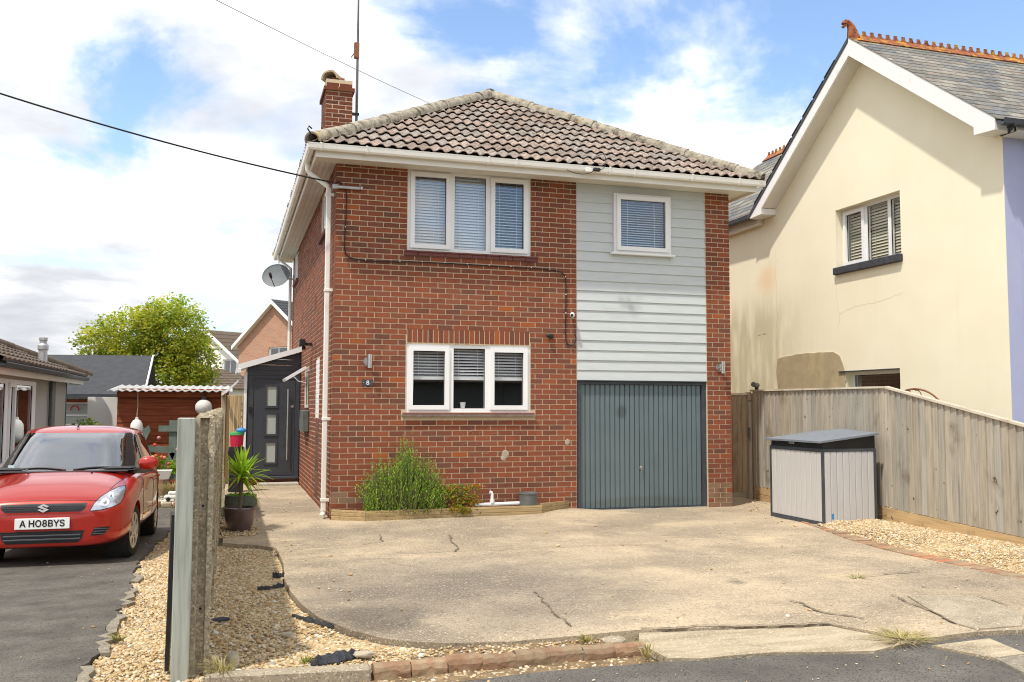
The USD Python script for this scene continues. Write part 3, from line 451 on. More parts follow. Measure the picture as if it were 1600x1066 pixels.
for i in range(int(eline.length/.112)):
    s = i*.112+.05; a, b = eline.interpolate(s), eline.interpolate(s+.02); ang = math.atan2(b.y-a.y, b.x-a.x)
    tt = [(1, 1, 1), (1.15, .95, .85), (.8, .82, .85), (.9, 1.0, .95), (1.0, .95, .9), (.85, .8, .75), (1.25, .85, .7)][g.integers(7)]
    obj("brick", oriented(MB().rbox(-.05, .05, -.105, .105, -.05, .0, .006, tint=tt), (a.x, a.y), ang+g.normal(0, .025), .012+g.normal(0, .003)), "edging_brick", es)
for pl, lb in ((sg.Polygon([(3.10, -7.66), (3.61, -7.62), (3.53, -8.0), (3.26, -8.02)]), "upper pale concrete channel block set in the road"), (sg.Polygon([(3.255, -8.03), (3.525, -8.01), (3.40, -8.9), (3.02, -8.9)]), "lower concrete channel block at the right frame edge")):
    tag(obj("channel_block", sheet(MB(), pl, -0.012, 0.1, 0.03, 8, 0.006), "edging_concrete" if "lower" in lb else "apron_concrete"), lb, "kerb")
# odd pieces lying on the gravel
def lump(mb, c, r, sc, seed):
    m = trimesh.creation.icosphere(2, 1.0); v = m.vertices*(1+.7*(meshkit.fbm(m.vertices*1.4+seed, 3, seed)-.5)[:, None]); return mb.add(np.clip(v*np.array(sc), -9, 9)*r+np.array(c), m.faces)
for c, r, sc, lb, mt in (((-.50, -6.83, -.01), .07, (1, .7, .3), "flat broken concrete lump beside the torn black membrane", "stone"), ((-1.29, -6.75, -.01), .065, (.7, 1, .7), "grey stone tucked behind the nearest concrete post", "stone"), ((-.93, -6.1, -.03), .035, (1.2, .8, .5), "small pale stone alone on the shaded gravel", "stone"), ((1.13, -6.98, 0.0), .09, (1.0, .8, .22), "flat concrete fragment at the end of the brick kerb", "patch_concrete"), ((-1.37, -5.55, -.02), .06, (1.1, .5, .25), "dark flat slate piece at the foot of the fence", "dark_sill")):
    tag(obj("stone", lump(MB(), c, r, sc, int(abs(c[0]*100))), mt, smooth=35), lb, "stone")
def scrap(a, b, w, h, seed, lb):
    n = 14; t = np.linspace(0, 1, n)[:, None]; a, b = np.array(a), np.array(b); p = a+(b-a)*t; nn = np.array([-(b-a)[1], (b-a)[0]])/np.linalg.norm(b-a)
    g = np.random.default_rng(seed); ww = w*(.35+.9*g.random(n))*np.sin(np.pi*np.linspace(.06, .94, n)); rows = []
    for s, up in ((-1, 0), (-.3, .7), (.4, 1), (1, .25)): q = p+nn*ww[:, None]*s; rows.append(np.c_[q, -.032+h*up*(.4+.8*g.random(n))])
    V = np.vstack(rows); F = np.array([[r*n+i, r*n+i+1, (r+1)*n+i+1, (r+1)*n+i] for r in range(3) for i in range(n-1)])
    tag(obj("membrane_scrap", MB().add(V, F).add(V+np.array([0, 0, .004]), F[:, ::-1]), "membrane"), lb, "membrane")
scrap((-.84, -6.92), (-.52, -6.78), .055, .05, 1, "large torn black weed membrane scrap near the brick kerb")
scrap((-1.08, -4.47), (-.85, -4.38), .022, .03, 2, "thin curl of black membrane pointing at the slab edge")
scrap((-.93, -3.9), (-.82, -3.92), .03, .045, 3, "small tuft of black membrane farthest up the slab edge")
scrap((-.86, -5.55), (-.6, -6.0), .016, .025, 4, "narrow black membrane strip along the curved slab edge")
def tuft(mb, c, n, h, spread, seed, cols):
    g = np.random.default_rng(seed)
    for _ in range(n):
        a = g.uniform(0, 2*np.pi); l = h*g.uniform(.5, 1.2); d = np.array([np.cos(a), np.sin(a)]); b = np.array(c[:2])+d*g.uniform(0, spread*.5); w = .004; nn = np.array([-d[1], d[0]])*w
        k = g.uniform(.2, .9); m = np.r_[b+d*spread*k*.5, c[2]+l*.65]; e = np.r_[b+d*spread*k*1.3, c[2]+l*(1-.4*k)]
        mb.add(np.array([np.r_[b-nn, c[2]], np.r_[b+nn, c[2]], m+np.r_[nn*.7, 0], m-np.r_[nn*.7, 0], e]), [[0, 1, 2], [0, 2, 3], [3, 2, 4]], tint=cols[g.integers(len(cols))])
    return mb
GR = [(.25, .42, .12), (.4, .5, .2), (.8, .8, .6)]; DR = [(1, 1, 1), (.8, .8, .75), (.5, .6, .3)]
for c, n, h, s, cols, lb in (((-2.02, -5.95, -.03), 40, .05, .08, GR, "little green weed on the broken tarmac edge"), ((-1.36, -7.13, 0), 90, .12, .12, DR, "dry grass tuft at the foot of the nearest concrete post"), ((3.0, -7.5, 0), 140, .03, .26, DR, "dry grass growing where apron meets the road"), ((-.88, -7.08, .03), 30, .04, .06, GR, "tiny weed on the concrete kerb"), ((4.15, -5.57, 0), 30, .03, .12, GR, "small weed in the driveway crack"), ((.95, -6.95, -.01), 40, .06, .08, GR, "green weed in the soil behind the brick kerb"), ((1.2, -7.36, -.02), 40, .1, .1, DR, "dry grass tuft at the right end of the brick kerb")):
    tag(obj("weed", tuft(MB(), c, n, h, s, int(100*abs(c[0])), cols), "dry_grass"), lb, "weed")
# ---------------------------------------------------------------- windows and brickwork helpers
def window(parent, name, T, u0, u1, z0, z1, lights, d0=0.0, fw_=0.055, sash_out=0.028, blind=None, room=1.0, gl="window_glass", room_mat="room_dark", label=None, frame_mat="white_upvc", slat=0.042, roomw=0.0):
    """lights: (ua, ub, 'sash'|'fixed'); blind: (bottom z, closed angle deg, material)"""
    fr = MB(); fd = 0.065
    op = rect(u0, u1, z0, z1); holes = unary_union([rect(a, b, z0+fw_, z1-fw_) for a, b, *_ in lights])
    fr.ext(op.difference(holes), "y", d0, d0+fd)
    w = obj(name, fr.xf(T), frame_mat, parent, label=label)
    for a, b, kind, *own in lights:
        za, zb = z0+fw_, z1-fw_
        if kind == "sash":
            o = rect(a-.018, b+.018, za-.018, zb+.018); i = rect(a+.045, b-.045, za+.045, zb-.045)
            m = MB().ext(o.difference(i), "y", d0-sash_out, d0-0.002); m.ext(rect(a+.03, b-.03, za+.03, zb-.03).difference(i), "y", d0-0.002, d0+.04)
            obj("sash", m.xf(T), frame_mat, w); a, b, za, zb = a+.045, b-.045, za+.045, zb-.045
        gk = rect(a, b, za, zb).difference(rect(a+.006, b-.006, za+.006, zb-.006)); obj("gasket", MB().ext(gk, "y", d0+.010, d0+.024).xf(T), "black_rubber", w)
        obj("pane", MB().add(np.array([[a, d0+.016, za], [b, d0+.016, za], [b, d0+.016, zb], [a, d0+.016, zb]]), np.array([[0, 1, 2, 3]])).xf(T), gl, w)
        if blind:
            zbot, ang, bm = blind; ang = own[0] if own else ang; ca, sa = math.cos(math.radians(ang)), math.sin(math.radians(ang)); z = zb-.02; hw = .024
            while z > zbot:
                y = d0+.10; dy, dz = hw*ca, hw*sa
                v = np.array([[a-.02, y-dy, z-dz], [b+.02, y-dy, z-dz], [b+.02, y+dy*.1, z+.004], [a-.02, y+dy*.1, z+.004], [b+.02, y+dy, z+dz], [a-.02, y+dy, z+dz]])
                obj("blind_slat", MB().add(v, [[0, 1, 2], [0, 2, 3], [3, 2, 4], [3, 4, 5]]).xf(T), bm, w); z -= slat
            if zbot > z0+.2: obj("blind_rail", MB().box(a-.02, b+.02, d0+.08, d0+.125, zbot-.045, zbot).xf(T), bm, w)
            for q in (.2, .8) if b-a > .4 else (.5,): u = a+(b-a)*q; obj("blind_cord", MB().box(u-.002, u+.002, d0+.072, d0+.075, max(zbot, za), zb).xf(T), bm, w)
    if room:
        a, b, c, d, y0, y1 = u0-.02-roomw, u1+.02+roomw, z0-.02-roomw*1.2, z1+.02, d0+fd+.06, d0+fd+room
        v = np.array([[x, y, z] for x in (a, b) for y in (y0, y1) for z in (c, d)], float)
        f = [[0, 1, 3, 2], [4, 6, 7, 5], [0, 4, 5, 1], [2, 3, 7, 6], [1, 5, 7, 3], [0, 2, 6, 4]]
        f = f[:4]+f[4:5]; f = [[0, 2, 3, 1], [4, 5, 7, 6], [2, 6, 7, 3], [0, 4, 6, 2], [1, 3, 7, 5]]
        obj("room_lining", MB().add(v, f).xf(T), room_mat, w)
    return w
BR = np.array([(.285, .098, .056), (.265, .09, .052), (.235, .085, .054), (.30, .102, .052), (.215, .085, .06), (.20, .082, .055), (.18, .085, .062), (.27, .108, .066), (.38, .12, .042), (.24, .096, .064)])*np.array([.88, .76, .66])
BRP = np.array([.17, .17, .16, .11, .11, .09, .06, .09, .012, .05]); BRP = BRP/BRP.sum()
def brick_tone(g, mul=1.0): return BR[g.choice(len(BR), p=BRP)]*g.uniform(.93, 1.08)*mul
def bond(u0, u1, z0, z1, hole, start=0, ch=.075, sl=.225, jt=.0125):
    """stretcher bond rectangles clipped to [u0,u1]x[z0,z1] minus the openings"""
    out = []; n = int(round((z1-z0)/ch+1e-6)) + 1
    for r in range(n):
        za, zb = z0+r*ch, min(z0+(r+1)*ch-jt, z1)
        if zb-za < .015: continue
        off = -(sl/2 if (r+start) % 2 else 0); x = u0+off
        while x < u1:
            a, b = max(x, u0), min(x+sl-jt, u1); x += sl
            if b-a < .02: continue
            segs = [(a, b)]
            for h in hole:
                if zb <= h[2]+.012 or za >= h[3]-.012: continue
                ns = []
                for p, q in segs:
                    if q <= h[0] or p >= h[1]: ns.append((p, q)); continue
                    if h[0]-.006-p > .02: ns.append((p, h[0]-.006))
                    if q-h[1]-.006 > .02: ns.append((h[1]+.006, q))
                segs = ns
            out += [(p, q, za, zb) for p, q in segs]
    return out
X1, X2, X3, ZT, ZG = 3.57, 5.732, 6.152, 4.92, 1.934
WL, WR = 1.008, 2.846
hs = thing("brick_house", "two storey red brick house with hipped tile roof, clad bay and grey garage", "house", (3.08, 0, 0))
I = lambda v: v
# front wall: mortar core, then every brick of its own
wall_poly = rect(.012, X3-.012, -.1, ZT).difference(unary_union([rect(WL, WR, 1.453, 2.418), rect(WL, WR, 3.74, 4.95), rect(X1+.003, X2-.003, -.2, 5)]))
fwall = obj("front_wall", MB().ext(wall_poly, "y", .0035, .22), "mortar", hs)
g = np.random.default_rng(21)
holes = [(WL, WR, 1.453, 2.418), (WL, WR, 3.74, 5), (1.02, 2.835, 2.43, 2.632), (.95, 2.92, 1.385, 1.46), (.955, 2.965, 3.665, 3.75)]
bricks = [(a, b, c, d, 0) for a, b, c, d in bond(0, X1-.004, 0.0, ZT, holes)]
bricks += [(a, b, c, d, 0) for a, b, c, d in bond(X2+.006, X3, 0.0, ZT, [], 0, sl=.2125)]
bricks += [(1.025+i*.0755, 1.025+i*.0755+.063, 2.437, 2.632, 1) for i in range(24)]
def depth(b): return np.linalg.norm(np.array([(b[0]+b[1])/2, 0, (b[2]+b[3])/2])-CAM)
order = sorted(bricks, key=lambda b: -(b[1]-b[0])*(b[3]-b[2])/depth(b)**2); rest = MB()
for k, (a, b, c, d, s) in enumerate(order):
    yf = -abs(g.normal(0, .0015)); m = MB() if k < 300 else rest
    low = .9 if c < .3 and a > 5 else 1.0; t = brick_tone(g)
    if c < .32 and (a > 5.7 or a < .5): t = t*.35+np.array([.26, .19, .125])*.65 if g.random() < .6 else t
    m.box(a, b, yf, .06 if a > .001 else .10, c, d, tint=t)
    if k < 300: obj("brick", m, "brick", fwall)
obj("brick", rest, "brick", fwall, kind="stuff")
# splashes of mortar and repaired spots on the bricks
pm = MB()
for u, z, r in ((2.47, .85, .05), (2.44, .80, .035), (3.42, 1.02, .035)): pm.add(*(lambda m: (m.vertices*np.array([r, .004, r*1.1])*(1+.3*rng.random((len(m.vertices), 1)))+np.array([u, -.003, z]), m.faces))(trimesh.creation.icosphere(1)))
obj("mortar_patch", pm, "stone", fwall)
cr = MB(); gg = np.random.default_rng(3)
for _ in range(46):
    u, z = gg.normal(2.05, .22), 1.33-abs(gg.normal(0, .32)); a = gg.uniform(-1.0, 1.0)+math.pi/2*(gg.random() < .5); l = gg.uniform(.015, .06); n_ = 4
    p = np.array([[u+math.cos(a)*l*t+gg.normal(0, .006), -.0045, z+math.sin(a)*l*t+gg.normal(0, .006)] for t in np.linspace(0, 1, n_)]); cr.tube(p, .0014, 4)
obj("creeper_marks", cr, "stone", fwall, kind="stuff")
# left side wall
side_holes = [(-2.10, -1.05, 4.18, 4.86), (-8.3, -7.2, 4.25, 4.92), (-4.95, -3.95, 1.5, 2.22)]
swall = obj("side_wall", MB().ext(rect(.012, 8.89, -.3, ZT).difference(unary_union([rect(-b, -a, c, d) for a, b, c, d in side_holes])), "x", .0035, .22), "mortar", hs)
TS = frame(0, 0, 0, 0, -1); sb = MB()
white_zone = lambda a, b, c: (-2.42 < (a+b)/2 < -1.92) and c > 1.33 and c < 2.28
dark_zone = lambda a, b, c: (-2.48 < (a+b)/2 < -1.92) and c <= 1.33
wp = MB()
SH = [(a, b, c, d) for a, b, c, d in side_holes] + [(-2.42, -1.95, .08, 2.28)]
for a, b, c, d in bond(-8.9, -0.0, 0.0, ZT, SH, 1, jt=.018):
    if b > -.001: b = -.105
    if b-a > .02: sb.box(a, b, -abs(g.normal(0, .002)), .06, c, d, tint=brick_tone(g))
obj("brick", sb.xf(TS), "brick", swall, kind="stuff")
for r in range(12):
    c = 1.34+r*.078
    wp.rbox(-2.42, -1.95, -.012, .05, c, c+.074, .004)
obj("white_brick_panel", wp.xf(TS), "white_paint", hs)
dkp = MB()
for r in range(6): dkp.rbox(-2.42, -1.95, -.006, .05, .08+r*.21, .08+r*.21+.2, .006, tint=(.16, .085, .06) if r % 2 else (.13, .07, .055))
obj("dark_tile_panel", dkp.xf(TS), "brick", hs)
struct_back = MB().box(6.14, 6.152, .2, 8.9, -.3, ZT).box(.0, 6.152, 8.89, 8.9, -.3, ZT); obj("rear_walls", struct_back, "far_brick", hs)
# sills
for nm, z, u0, u1 in (("lower_sill", 1.39, .955, 2.915), ("upper_sill", 3.672, .96, 2.96)):
    m = MB()
    if nm == "upper_sill":
        for i in range(10): a = u0+(u1-u0)*i/10; m.rbox(a+.003, a+(u1-u0)/10-.003, -.045, .05, z+.045, z+.066, .004, tint=(.19, .075, .06)); m.rbox(a+.003, a+(u1-u0)/10-.003, -.03, .05, z-.005, z+.043, .004, tint=(.16, .06, .055))
        obj("window_sill", m, "brick", hs)
    else:
        m.rbox(u0, u1, -.055, .05, z, z+.030, .004); m2 = MB()
        for i in range(9): a = u0+.01+(u1-u0-.02)*i/9; m2.rbox(a+.002, a+(u1-u0)/9-.004, -.04, .05, z+.032, z+.058, .004, tint=(.22, .085, .07))
        s_ = obj("window_sill", m, "sill_stone", hs); obj("sill_tiles", m2, "brick", s_)
L3 = [(WL+.06, 1.615, "sash"), (1.70, 2.165, "fixed"), (2.255, WR-.06, "sash")]
window(hs, "window", I, WL, WR, 1.453, 2.418, L3, 0.02, blind=(1.96, 35, "blind"), room=2.2, roomw=.25)
window(hs, "window", I, WL, WR, 3.742, 4.915, L3[:2]+[L3[2]+(28,)], 0.02, blind=(3.76, 56, "blind"), room=1.5)
# small planter cup on the lower window board
tag(obj("white_cup", MB().lathe([(.0, 0), (.03, 0), (.043, .085), (.039, .085), (.027, .006), (0, .006)], (1.86, .11, 1.512), 20), "white_upvc", smooth=40), "small white plant cup on the inside sill of lower window", "cup")
# weatherboard cladding
cl = obj("cladding", MB().ext(rect(X1, X2, ZG+.01, ZT).difference(rect(4.20, 5.09, 3.9, 4.76)), "y", .03, .2), "dark_grey", hs)
nB = 20; ph = (ZT-ZG)/nB
for i in range(nB):
    z0, z1 = ZG+i*ph, ZG+(i+1)*ph+.012; segs = [(X1+.002, X2-.002)]
    segs = [(a, b, z0, z1) for a, b in segs]
    if z1 > 3.845 and z0 < 4.787: segs = [(X1+.002, 4.168, z0, z1), (5.122, X2-.002, z0, z1)]+([(4.170, 5.120, z0, 3.844)] if z0 < 3.83 else [])+([(4.170, 5.120, 4.788, z1)] if z1 > 4.8 else [])
    for a, b, z0, z1 in segs:
        j = g.normal(0, .0015); v = np.array([[x, y, z] for x in (a, b) for y, z in ((.028, z0), (.028, z1), (.004+j, z0), (.020, z1), (.004+j, z0+.004))], float)
        obj("board", MB().hull(v), "cladding", cl)
window(hs, "window", I, 4.17, 5.12, 3.875, 4.785, [(4.225, 5.065, "sash", 26)], -.035, fw_=.05, blind=(3.9, 48, "blind"), room=1.2, slat=.036)
obj("window_board", MB().rbox(4.115, 5.175, -.07, .02, 3.845, 3.875, .004), "white_upvc", hs)
obj("drip_edge", MB().box(X1+.002, X2-.002, -.006, .03, ZG-.012, ZG+.0), "dark_grey", hs)
# garage door: frame, then every rib
gd = obj("garage_door", MB().ext(rect(X1+.004, X2-.004, .0, ZG-.014).difference(rect(X1+.075, X2-.075, .03, ZG-.06)), "y", .03, .11), "dark_grey", hs)
gx0, gx1, nr = X1+.078, X2-.078, 25; pw = (gx1-gx0)/nr
for i in range(nr):
    a, b = gx0+i*pw, gx0+(i+1)*pw
    v = np.array([[x, y, z] for z in (.035, ZG-.064) for x, y in ((a+.004, .072), (a+.010, .060), (b-.010, .060), (b-.004, .072), (b-.004, .085), (a+.004, .085))])
    obj("rib", MB().hull(v), "garage_steel", gd)
obj("door_backing", MB().box(gx0, gx1, .086, .095, .03, ZG-.06), "dark_grey", gd)
hd = MB().lathe([(0, 0), (.028, 0), (.028, .012), (.012, .014), (.012, .03), (0, .03)], sides=16); hd.xf(lambda v: np.c_[v[:, 0]+4.63, .06-v[:, 2], v[:, 1]+.62]); hd.rbox(4.622, 4.638, .025, .038, .54, .64, .005)
obj("handle", hd, "steel", gd)
tag(struct("garage_threshold", MB().box(X1+.01, X2-.01, .0, .12, -.05, .012), "concrete", parent=hs), None)
# eaves: fascia, soffit boards, gutter with brackets and unions
E0, E1, EY0, EY1 = -.30, 6.40, -.38, 9.40
for i in range(6):
    w = .38/4
    if i < 4: obj("soffit_board", MB().box(E0+.0, E1, EY0+.01+i*w, EY0+.006+(i+1)*w, 4.905, 4.918).xf(I), "soffit", hs)
for i in range(4):
    w = .30/4; obj("soffit_board", MB().box(E0+.01+i*w, E0+.006+(i+1)*w, .0, EY1, 4.905, 4.918), "soffit", hs); w = .248/4; obj("soffit_board", MB().box(6.152+i*w, 6.148+(i+1)*w, .0, EY1, 4.905, 4.918), "soffit", hs)
obj("fascia", MB().box(E0-.018, E1+.018, EY0-.018, EY0, 4.872, 5.03).box(E0-.018, E0, EY0+.001, EY1, 4.872, 5.03).box(E1, E1+.018, EY0+.001, EY1, 4.872, 5.03), "cream_upvc", hs)
def gutter_sec(): return [(0, 0), (-.012, -.045), (-.04, -.072), (-.08, -.074), (-.105, -.055), (-.115, 0.0), (-.120, .012), (-.112, .012), (-.106, .0), (-.098, -.048), (-.078, -.064), (-.042, -.062), (-.02, -.04), (-.008, 0)]
gp = sg.Polygon(gutter_sec())
obj("gutter", MB().ext(affinity.translate(gp, EY0-.020, 5.02), "x", E0-.125, E1+.11), "cream_upvc", hs)
m = MB().ext(affinity.translate(gp, E0-.020, 5.018), "y", EY0-.09, EY1); obj("gutter", m, "cream_upvc", hs)
for x in (-.26, .35, 2.06, 2.47, 3.9, 4.3, 5.25, 6.05):
    obj("gutter_bracket", MB().ext(affinity.translate(gp.buffer(.009), EY0-.020, 5.02), "x", x-.014, x+.014), "cream_upvc", hs)
for y in np.arange(.2, 9.3, .9): obj("gutter_bracket", MB().ext(affinity.translate(gp.buffer(.009), E0-.020, 5.018), "y", y-.02, y+.02), "cream_upvc", hs)
# front downpipe with swan neck and shoe
dp = MB().tube([(-.37, .28, 4.96), (-.37, .28, 4.86), (-.35, .28, 4.82), (-.09, .20, 4.62), (-.075, .20, 4.55)], .034, 12); dp.rbox(-.112, -.044, .17, .235, .09, 4.60, .008); dp.tube([(-.08, .20, .12), (-.08, .20, .06), (-.11, .12, .03)], .036, 12)
dpp = obj("downpipe", dp, "cream_upvc", hs, smooth=40)
for z in (4.5, 3.15, 1.36, .25): obj("pipe_clip", MB().rbox(-.120, -.002, .162, .243, z-.02, z+.02, .004), "cream_upvc", dpp)
dp2 = MB().tube([(-.36, 8.55, 4.95), (-.36, 8.55, 4.85), (-.08, 8.62, 4.66), (-.08, 8.62, .1)], .036, 10); obj("downpipe", dp2, "cream_upvc", hs, smooth=40)
# ---------------------------------------------------------------- main roof
AP = np.array([3.06, 3.06, 7.15]); PITCH = math.atan2(7.15-5.05, 3.06+.45); Cc, Ss = math.cos(PITCH), math.sin(PITCH); GA = .352; SL = 4.085
A_ = [(-.37, -.45, 5.05), (6.49, -.45, 5.05), (6.49, 9.47, 5.05), (-.37, 9.47, 5.05), (3.06, 3.06, 7.15), (3.06, 5.96, 7.15)]
under = np.array(A_)-np.array([0, 0, .035]); rf = obj("roof", MB().add(under, [[0, 1, 4]]).add(under, [[1, 2, 5, 4]]).add(under, [[2, 3, 5]]).add(under, [[3, 0, 4, 5]]), "tile_under", hs)
def tile_mesh(g, w=.33, l=.42, nseg=12):
    """double roman tile: u across, s up the slope, n outwards"""
    u = np.linspace(0, w, nseg+1); ph = (u/w*2) % 1.0; prof = .036*np.clip(np.sin(np.clip((ph-.28)/.72, 0, 1)*np.pi), 0, 1)**.8
    V = []
    for s, up in ((0, .037), (l, -.004)):
        V.append(np.c_[u, np.full_like(u, s), prof+up]); 
    V.append(np.c_[u, np.full_like(u, 0.0), prof+.025])
    n = nseg+1; F = [[i, i+1, n+i+1, n+i] for i in range(nseg)]+[[2*n+i, 2*n+i+1, i+1, i] for i in range(nseg)]
    return np.vstack(V), np.array(F)
TT = np.array([(.225, .172, .142), (.25, .19, .158), (.205, .162, .136), (.24, .20, .17), (.265, .208, .172), (.225, .192, .167)])
def slope_tiles(origin, uvec, length, clip, individually, parent, g):
    """tiles on a plane: origin at eave corner, uvec along the eave; clip(u, s) -> allowed interval at course s"""
    up = np.cross([0, 0, 1.0], uvec); sv = up*Cc+np.array([0, 0, Ss]); nv = np.cross(uvec, sv); rest = MB(); n = 0
    for r in range(13):
        s0 = -.045+r*GA*.985; off = -.02+g.normal(0, .003)
        lo, hi = clip(max(s0+.10, 0))
        for c in range(int(length/.33)+2):
            a = off+c*.33
            if a+.33 < lo+.02 or a > hi-.02: continue
            V, F = tile_mesh(g); V = V+np.array([a, s0+g.normal(0, .004), abs(g.normal(0, .002))]); k0 = V[:, 1] > SL
            V[k0, 1] = SL; lo2, hi2 = clip(np.clip(V[:, 1], 0, SL)); V[:, 0] = np.clip(V[:, 0], lo2, hi2)
            if V[:13, 0].max()-V[:13, 0].min() < .02 and V[13:26, 0].max()-V[13:26, 0].min() < .02: continue
            W = np.array(origin)+V[:, :1]*uvec+V[:, 1:2]*sv+V[:, 2:]*nv; t = TT[g.integers(6)]*g.uniform(.9, 1.1)
            m = MB() if individually and n < 300 else rest; m.add(W, F, tint=t); n += 1
            if m is not rest: obj("tile", m, "roof_tile", parent)
    if rest.v: obj("tile", rest, "roof_tile", parent, kind="stuff")
W_, D_, kf = 6.86, 9.92, 3.43/3.51
g = np.random.default_rng(31)
slope_tiles((-.37, -.45, 5.05), np.array([1.0, 0, 0]), W_, lambda s: (s*Cc*kf, W_-s*Cc*kf), True, rf, g)
slope_tiles((-.37, 9.47, 5.05), np.array([0, -1.0, 0]), D_, lambda s: (s*Cc/kf, D_-s*Cc/kf), False, rf, g)
slope_tiles((6.49, -.45, 5.05), np.array([0, 1.0, 0]), D_, lambda s: (s*Cc/kf, D_-s*Cc/kf), False, rf, g)
def ridge_tiles(p0, p1, r, n, mat, parent, g, lift=.0, nm="ridge_tile"):
    p0, p1 = np.array(p0, float), np.array(p1, float); t = (p1-p0)/np.linalg.norm(p1-p0); side = np.cross(t, [0, 0, 1.0]); side /= np.linalg.norm(side); nn = np.cross(side, t)
    ang = np.linspace(-1.75, 1.75, 9); L = np.linalg.norm(p1-p0)/n
    for i in range(n):
        rows = []; j = g.normal(0, .004, 2)
        for s, rr in ((i*L-.012, r*1.05), (i*L+.03, r*1.04), (i*L+L-.004, r*.97), (i*L+L-.004, r*.80), (i*L-.012, r*.84)):
            c = p0+t*s+nn*(lift+j[0])+side*j[1]; rows.append(c+np.sin(ang)[:, None]*side*rr+np.cos(ang)[:, None]*nn*rr*.92)
        V = np.vstack(rows); k = len(ang); F = [[a*k+b, a*k+b+1, ((a+1) % 5)*k+b+1, ((a+1) % 5)*k+b] for a in range(5) for b in range(k-1)]
        V = V+(meshkit.fbm(V*9, 2, i)-.5)[:, None]*.007
        m = MB().add(V, np.array(F)[:, ::-1]); obj(nm, m, mat, parent, smooth=45)
ridge_tiles((-.36, -.44, 5.07), (3.04, 3.04, 7.18), .125, 12, "hip_tile", rf, g, .0)
ridge_tiles((6.48, -.44, 5.07), (3.08, 3.04, 7.18), .125, 12, "hip_tile", rf, g, .0)
ridge_tiles((3.06, 3.0, 7.18), (3.06, 6.0, 7.18), .125, 7, "hip_tile", rf, g, .0)
ridge_tiles((-.36, 9.46, 5.07), (3.06, 5.96, 7.18), .125, 12, "hip_tile", rf, g, .0)
ridge_tiles((6.48, 9.46, 5.07), (3.06, 5.96, 7.18), .125, 12, "hip_tile", rf, g, .0)
hk = MB().tube([(-.34, -.42, 5.12), (-.40, -.48, 5.16), (-.44, -.51, 5.21), (-.42, -.49, 5.25), (-.38, -.46, 5.23)], .010, 6); obj("hip_iron", hk, "black_plastic", rf)
# chimney
cx0, cx1, cy0, cy1 = .12, .575, 3.0, 3.80
ch = obj("chimney", MB().box(cx0+.003, cx1-.003, cy0+.003, cy1-.003, 5.3, 7.17), "mortar", hs)
def chim_brick(a, b, c, d, e, f, t): obj("brick", MB().rbox(a, b, c, d, e, f, .004, tint=t), "brick", ch)
for r in range(22):
    z = 5.45+r*.0755; z2 = z+.0625; grow = .02 if r >= 20 else 0
    if r >= 20: continue
    xs_ = [(cx0, cx0+.215), (cx0+.228, cx1)] if r % 2 else [(cx0, cx0+.105), (cx0+.117, cx0+.337), (cx0+.349, cx1)]
    for a, b in xs_: chim_brick(a, b, cy0-abs(g.normal(0, .002)), cy0+.1, z, z2, brick_tone(g, .72))
    for a, b in ([(cy0+.11, cy0+.33), (cy0+.34, cy0+.56), (cy0+.57, cy1)] if r % 2 else [(cy0+.11, cy0+.22), (cy0+.23, cy0+.45), (cy0+.46, cy0+.68), (cy0+.69, cy1)]):
        chim_brick(cx0-abs(g.normal(0, .002)), cx0+.1, a, b, z, z2, brick_tone(g, .72)); chim_brick(cx1-.1, cx1+abs(g.normal(0, .002)), a, b, z, z2, brick_tone(g, .72))
for a, b in ((cx0-.035, cx0+.20), (cx0+.212, cx1+.035)): chim_brick(a, b, cy0-.035, cy0+.12, 6.965, 7.035, brick_tone(g, .62))
for s in (cx0-.035, cx1-.085):
    for a, b in ((cy0+.13, cy0+.35), (cy0+.36, cy0+.58), (cy0+.59, cy1+.03)): chim_brick(s, s+.12, a, b, 6.965, 7.035, brick_tone(g, .62))
for a, b in ((cx0+.01, cx0+.22), (cx0+.235, cx1-.01)): chim_brick(a, b, cy0-.0, cy0+.12, 7.045, 7.11, brick_tone(g, .7))
for a, b in ((cx0+.07, cx0+.30), (cx0+.31, cx1-.06)): chim_brick(a, b, cy0+.03, cy0+.15, 7.12, 7.18, brick_tone(g, .75))
m = MB().box(cx0+.05, cx1-.05, cy0+.08, cy1-.04, 7.10, 7.19); m.v[0] = m.v[0]+(rng.random(m.v[0].shape)-.5)*.03; obj("flaunching", m, "chimney_clay", ch)
ang = np.linspace(0, np.pi, 13); ro, ri = .155, .125; sec = [(ro*np.cos(a), ro*np.sin(a)) for a in ang]+[(ri*np.cos(a), ri*np.sin(a)) for a in ang[::-1]]
m = MB().ext(affinity.translate(sg.Polygon(sec), cx0+.23, 7.20), "y", cy0+.02, cy1-.05); m.xf(lambda v: np.c_[cx0+.23+(v[:, 0]-cx0-.23)*math.cos(.5)+(v[:, 1]-cy0-.38)*math.sin(.5), cy0+.38+(v[:, 1]-cy0-.38)*math.cos(.5)-(v[:, 0]-cx0-.23)*math.sin(.5), v[:, 2]+(meshkit.fbm(v*9, 2)-.5)*.03])
obj("half_round_cap", m, "chimney_clay", ch, smooth=40)
m = MB()
for a, b in ((cx0+.11, cx0+.33),): m.rbox(a, b, cy0+.12, cy0+.22, 7.19, 7.25, .006, tint=(.3, .1, .06))
obj("flue_brick", m, "brick", ch)
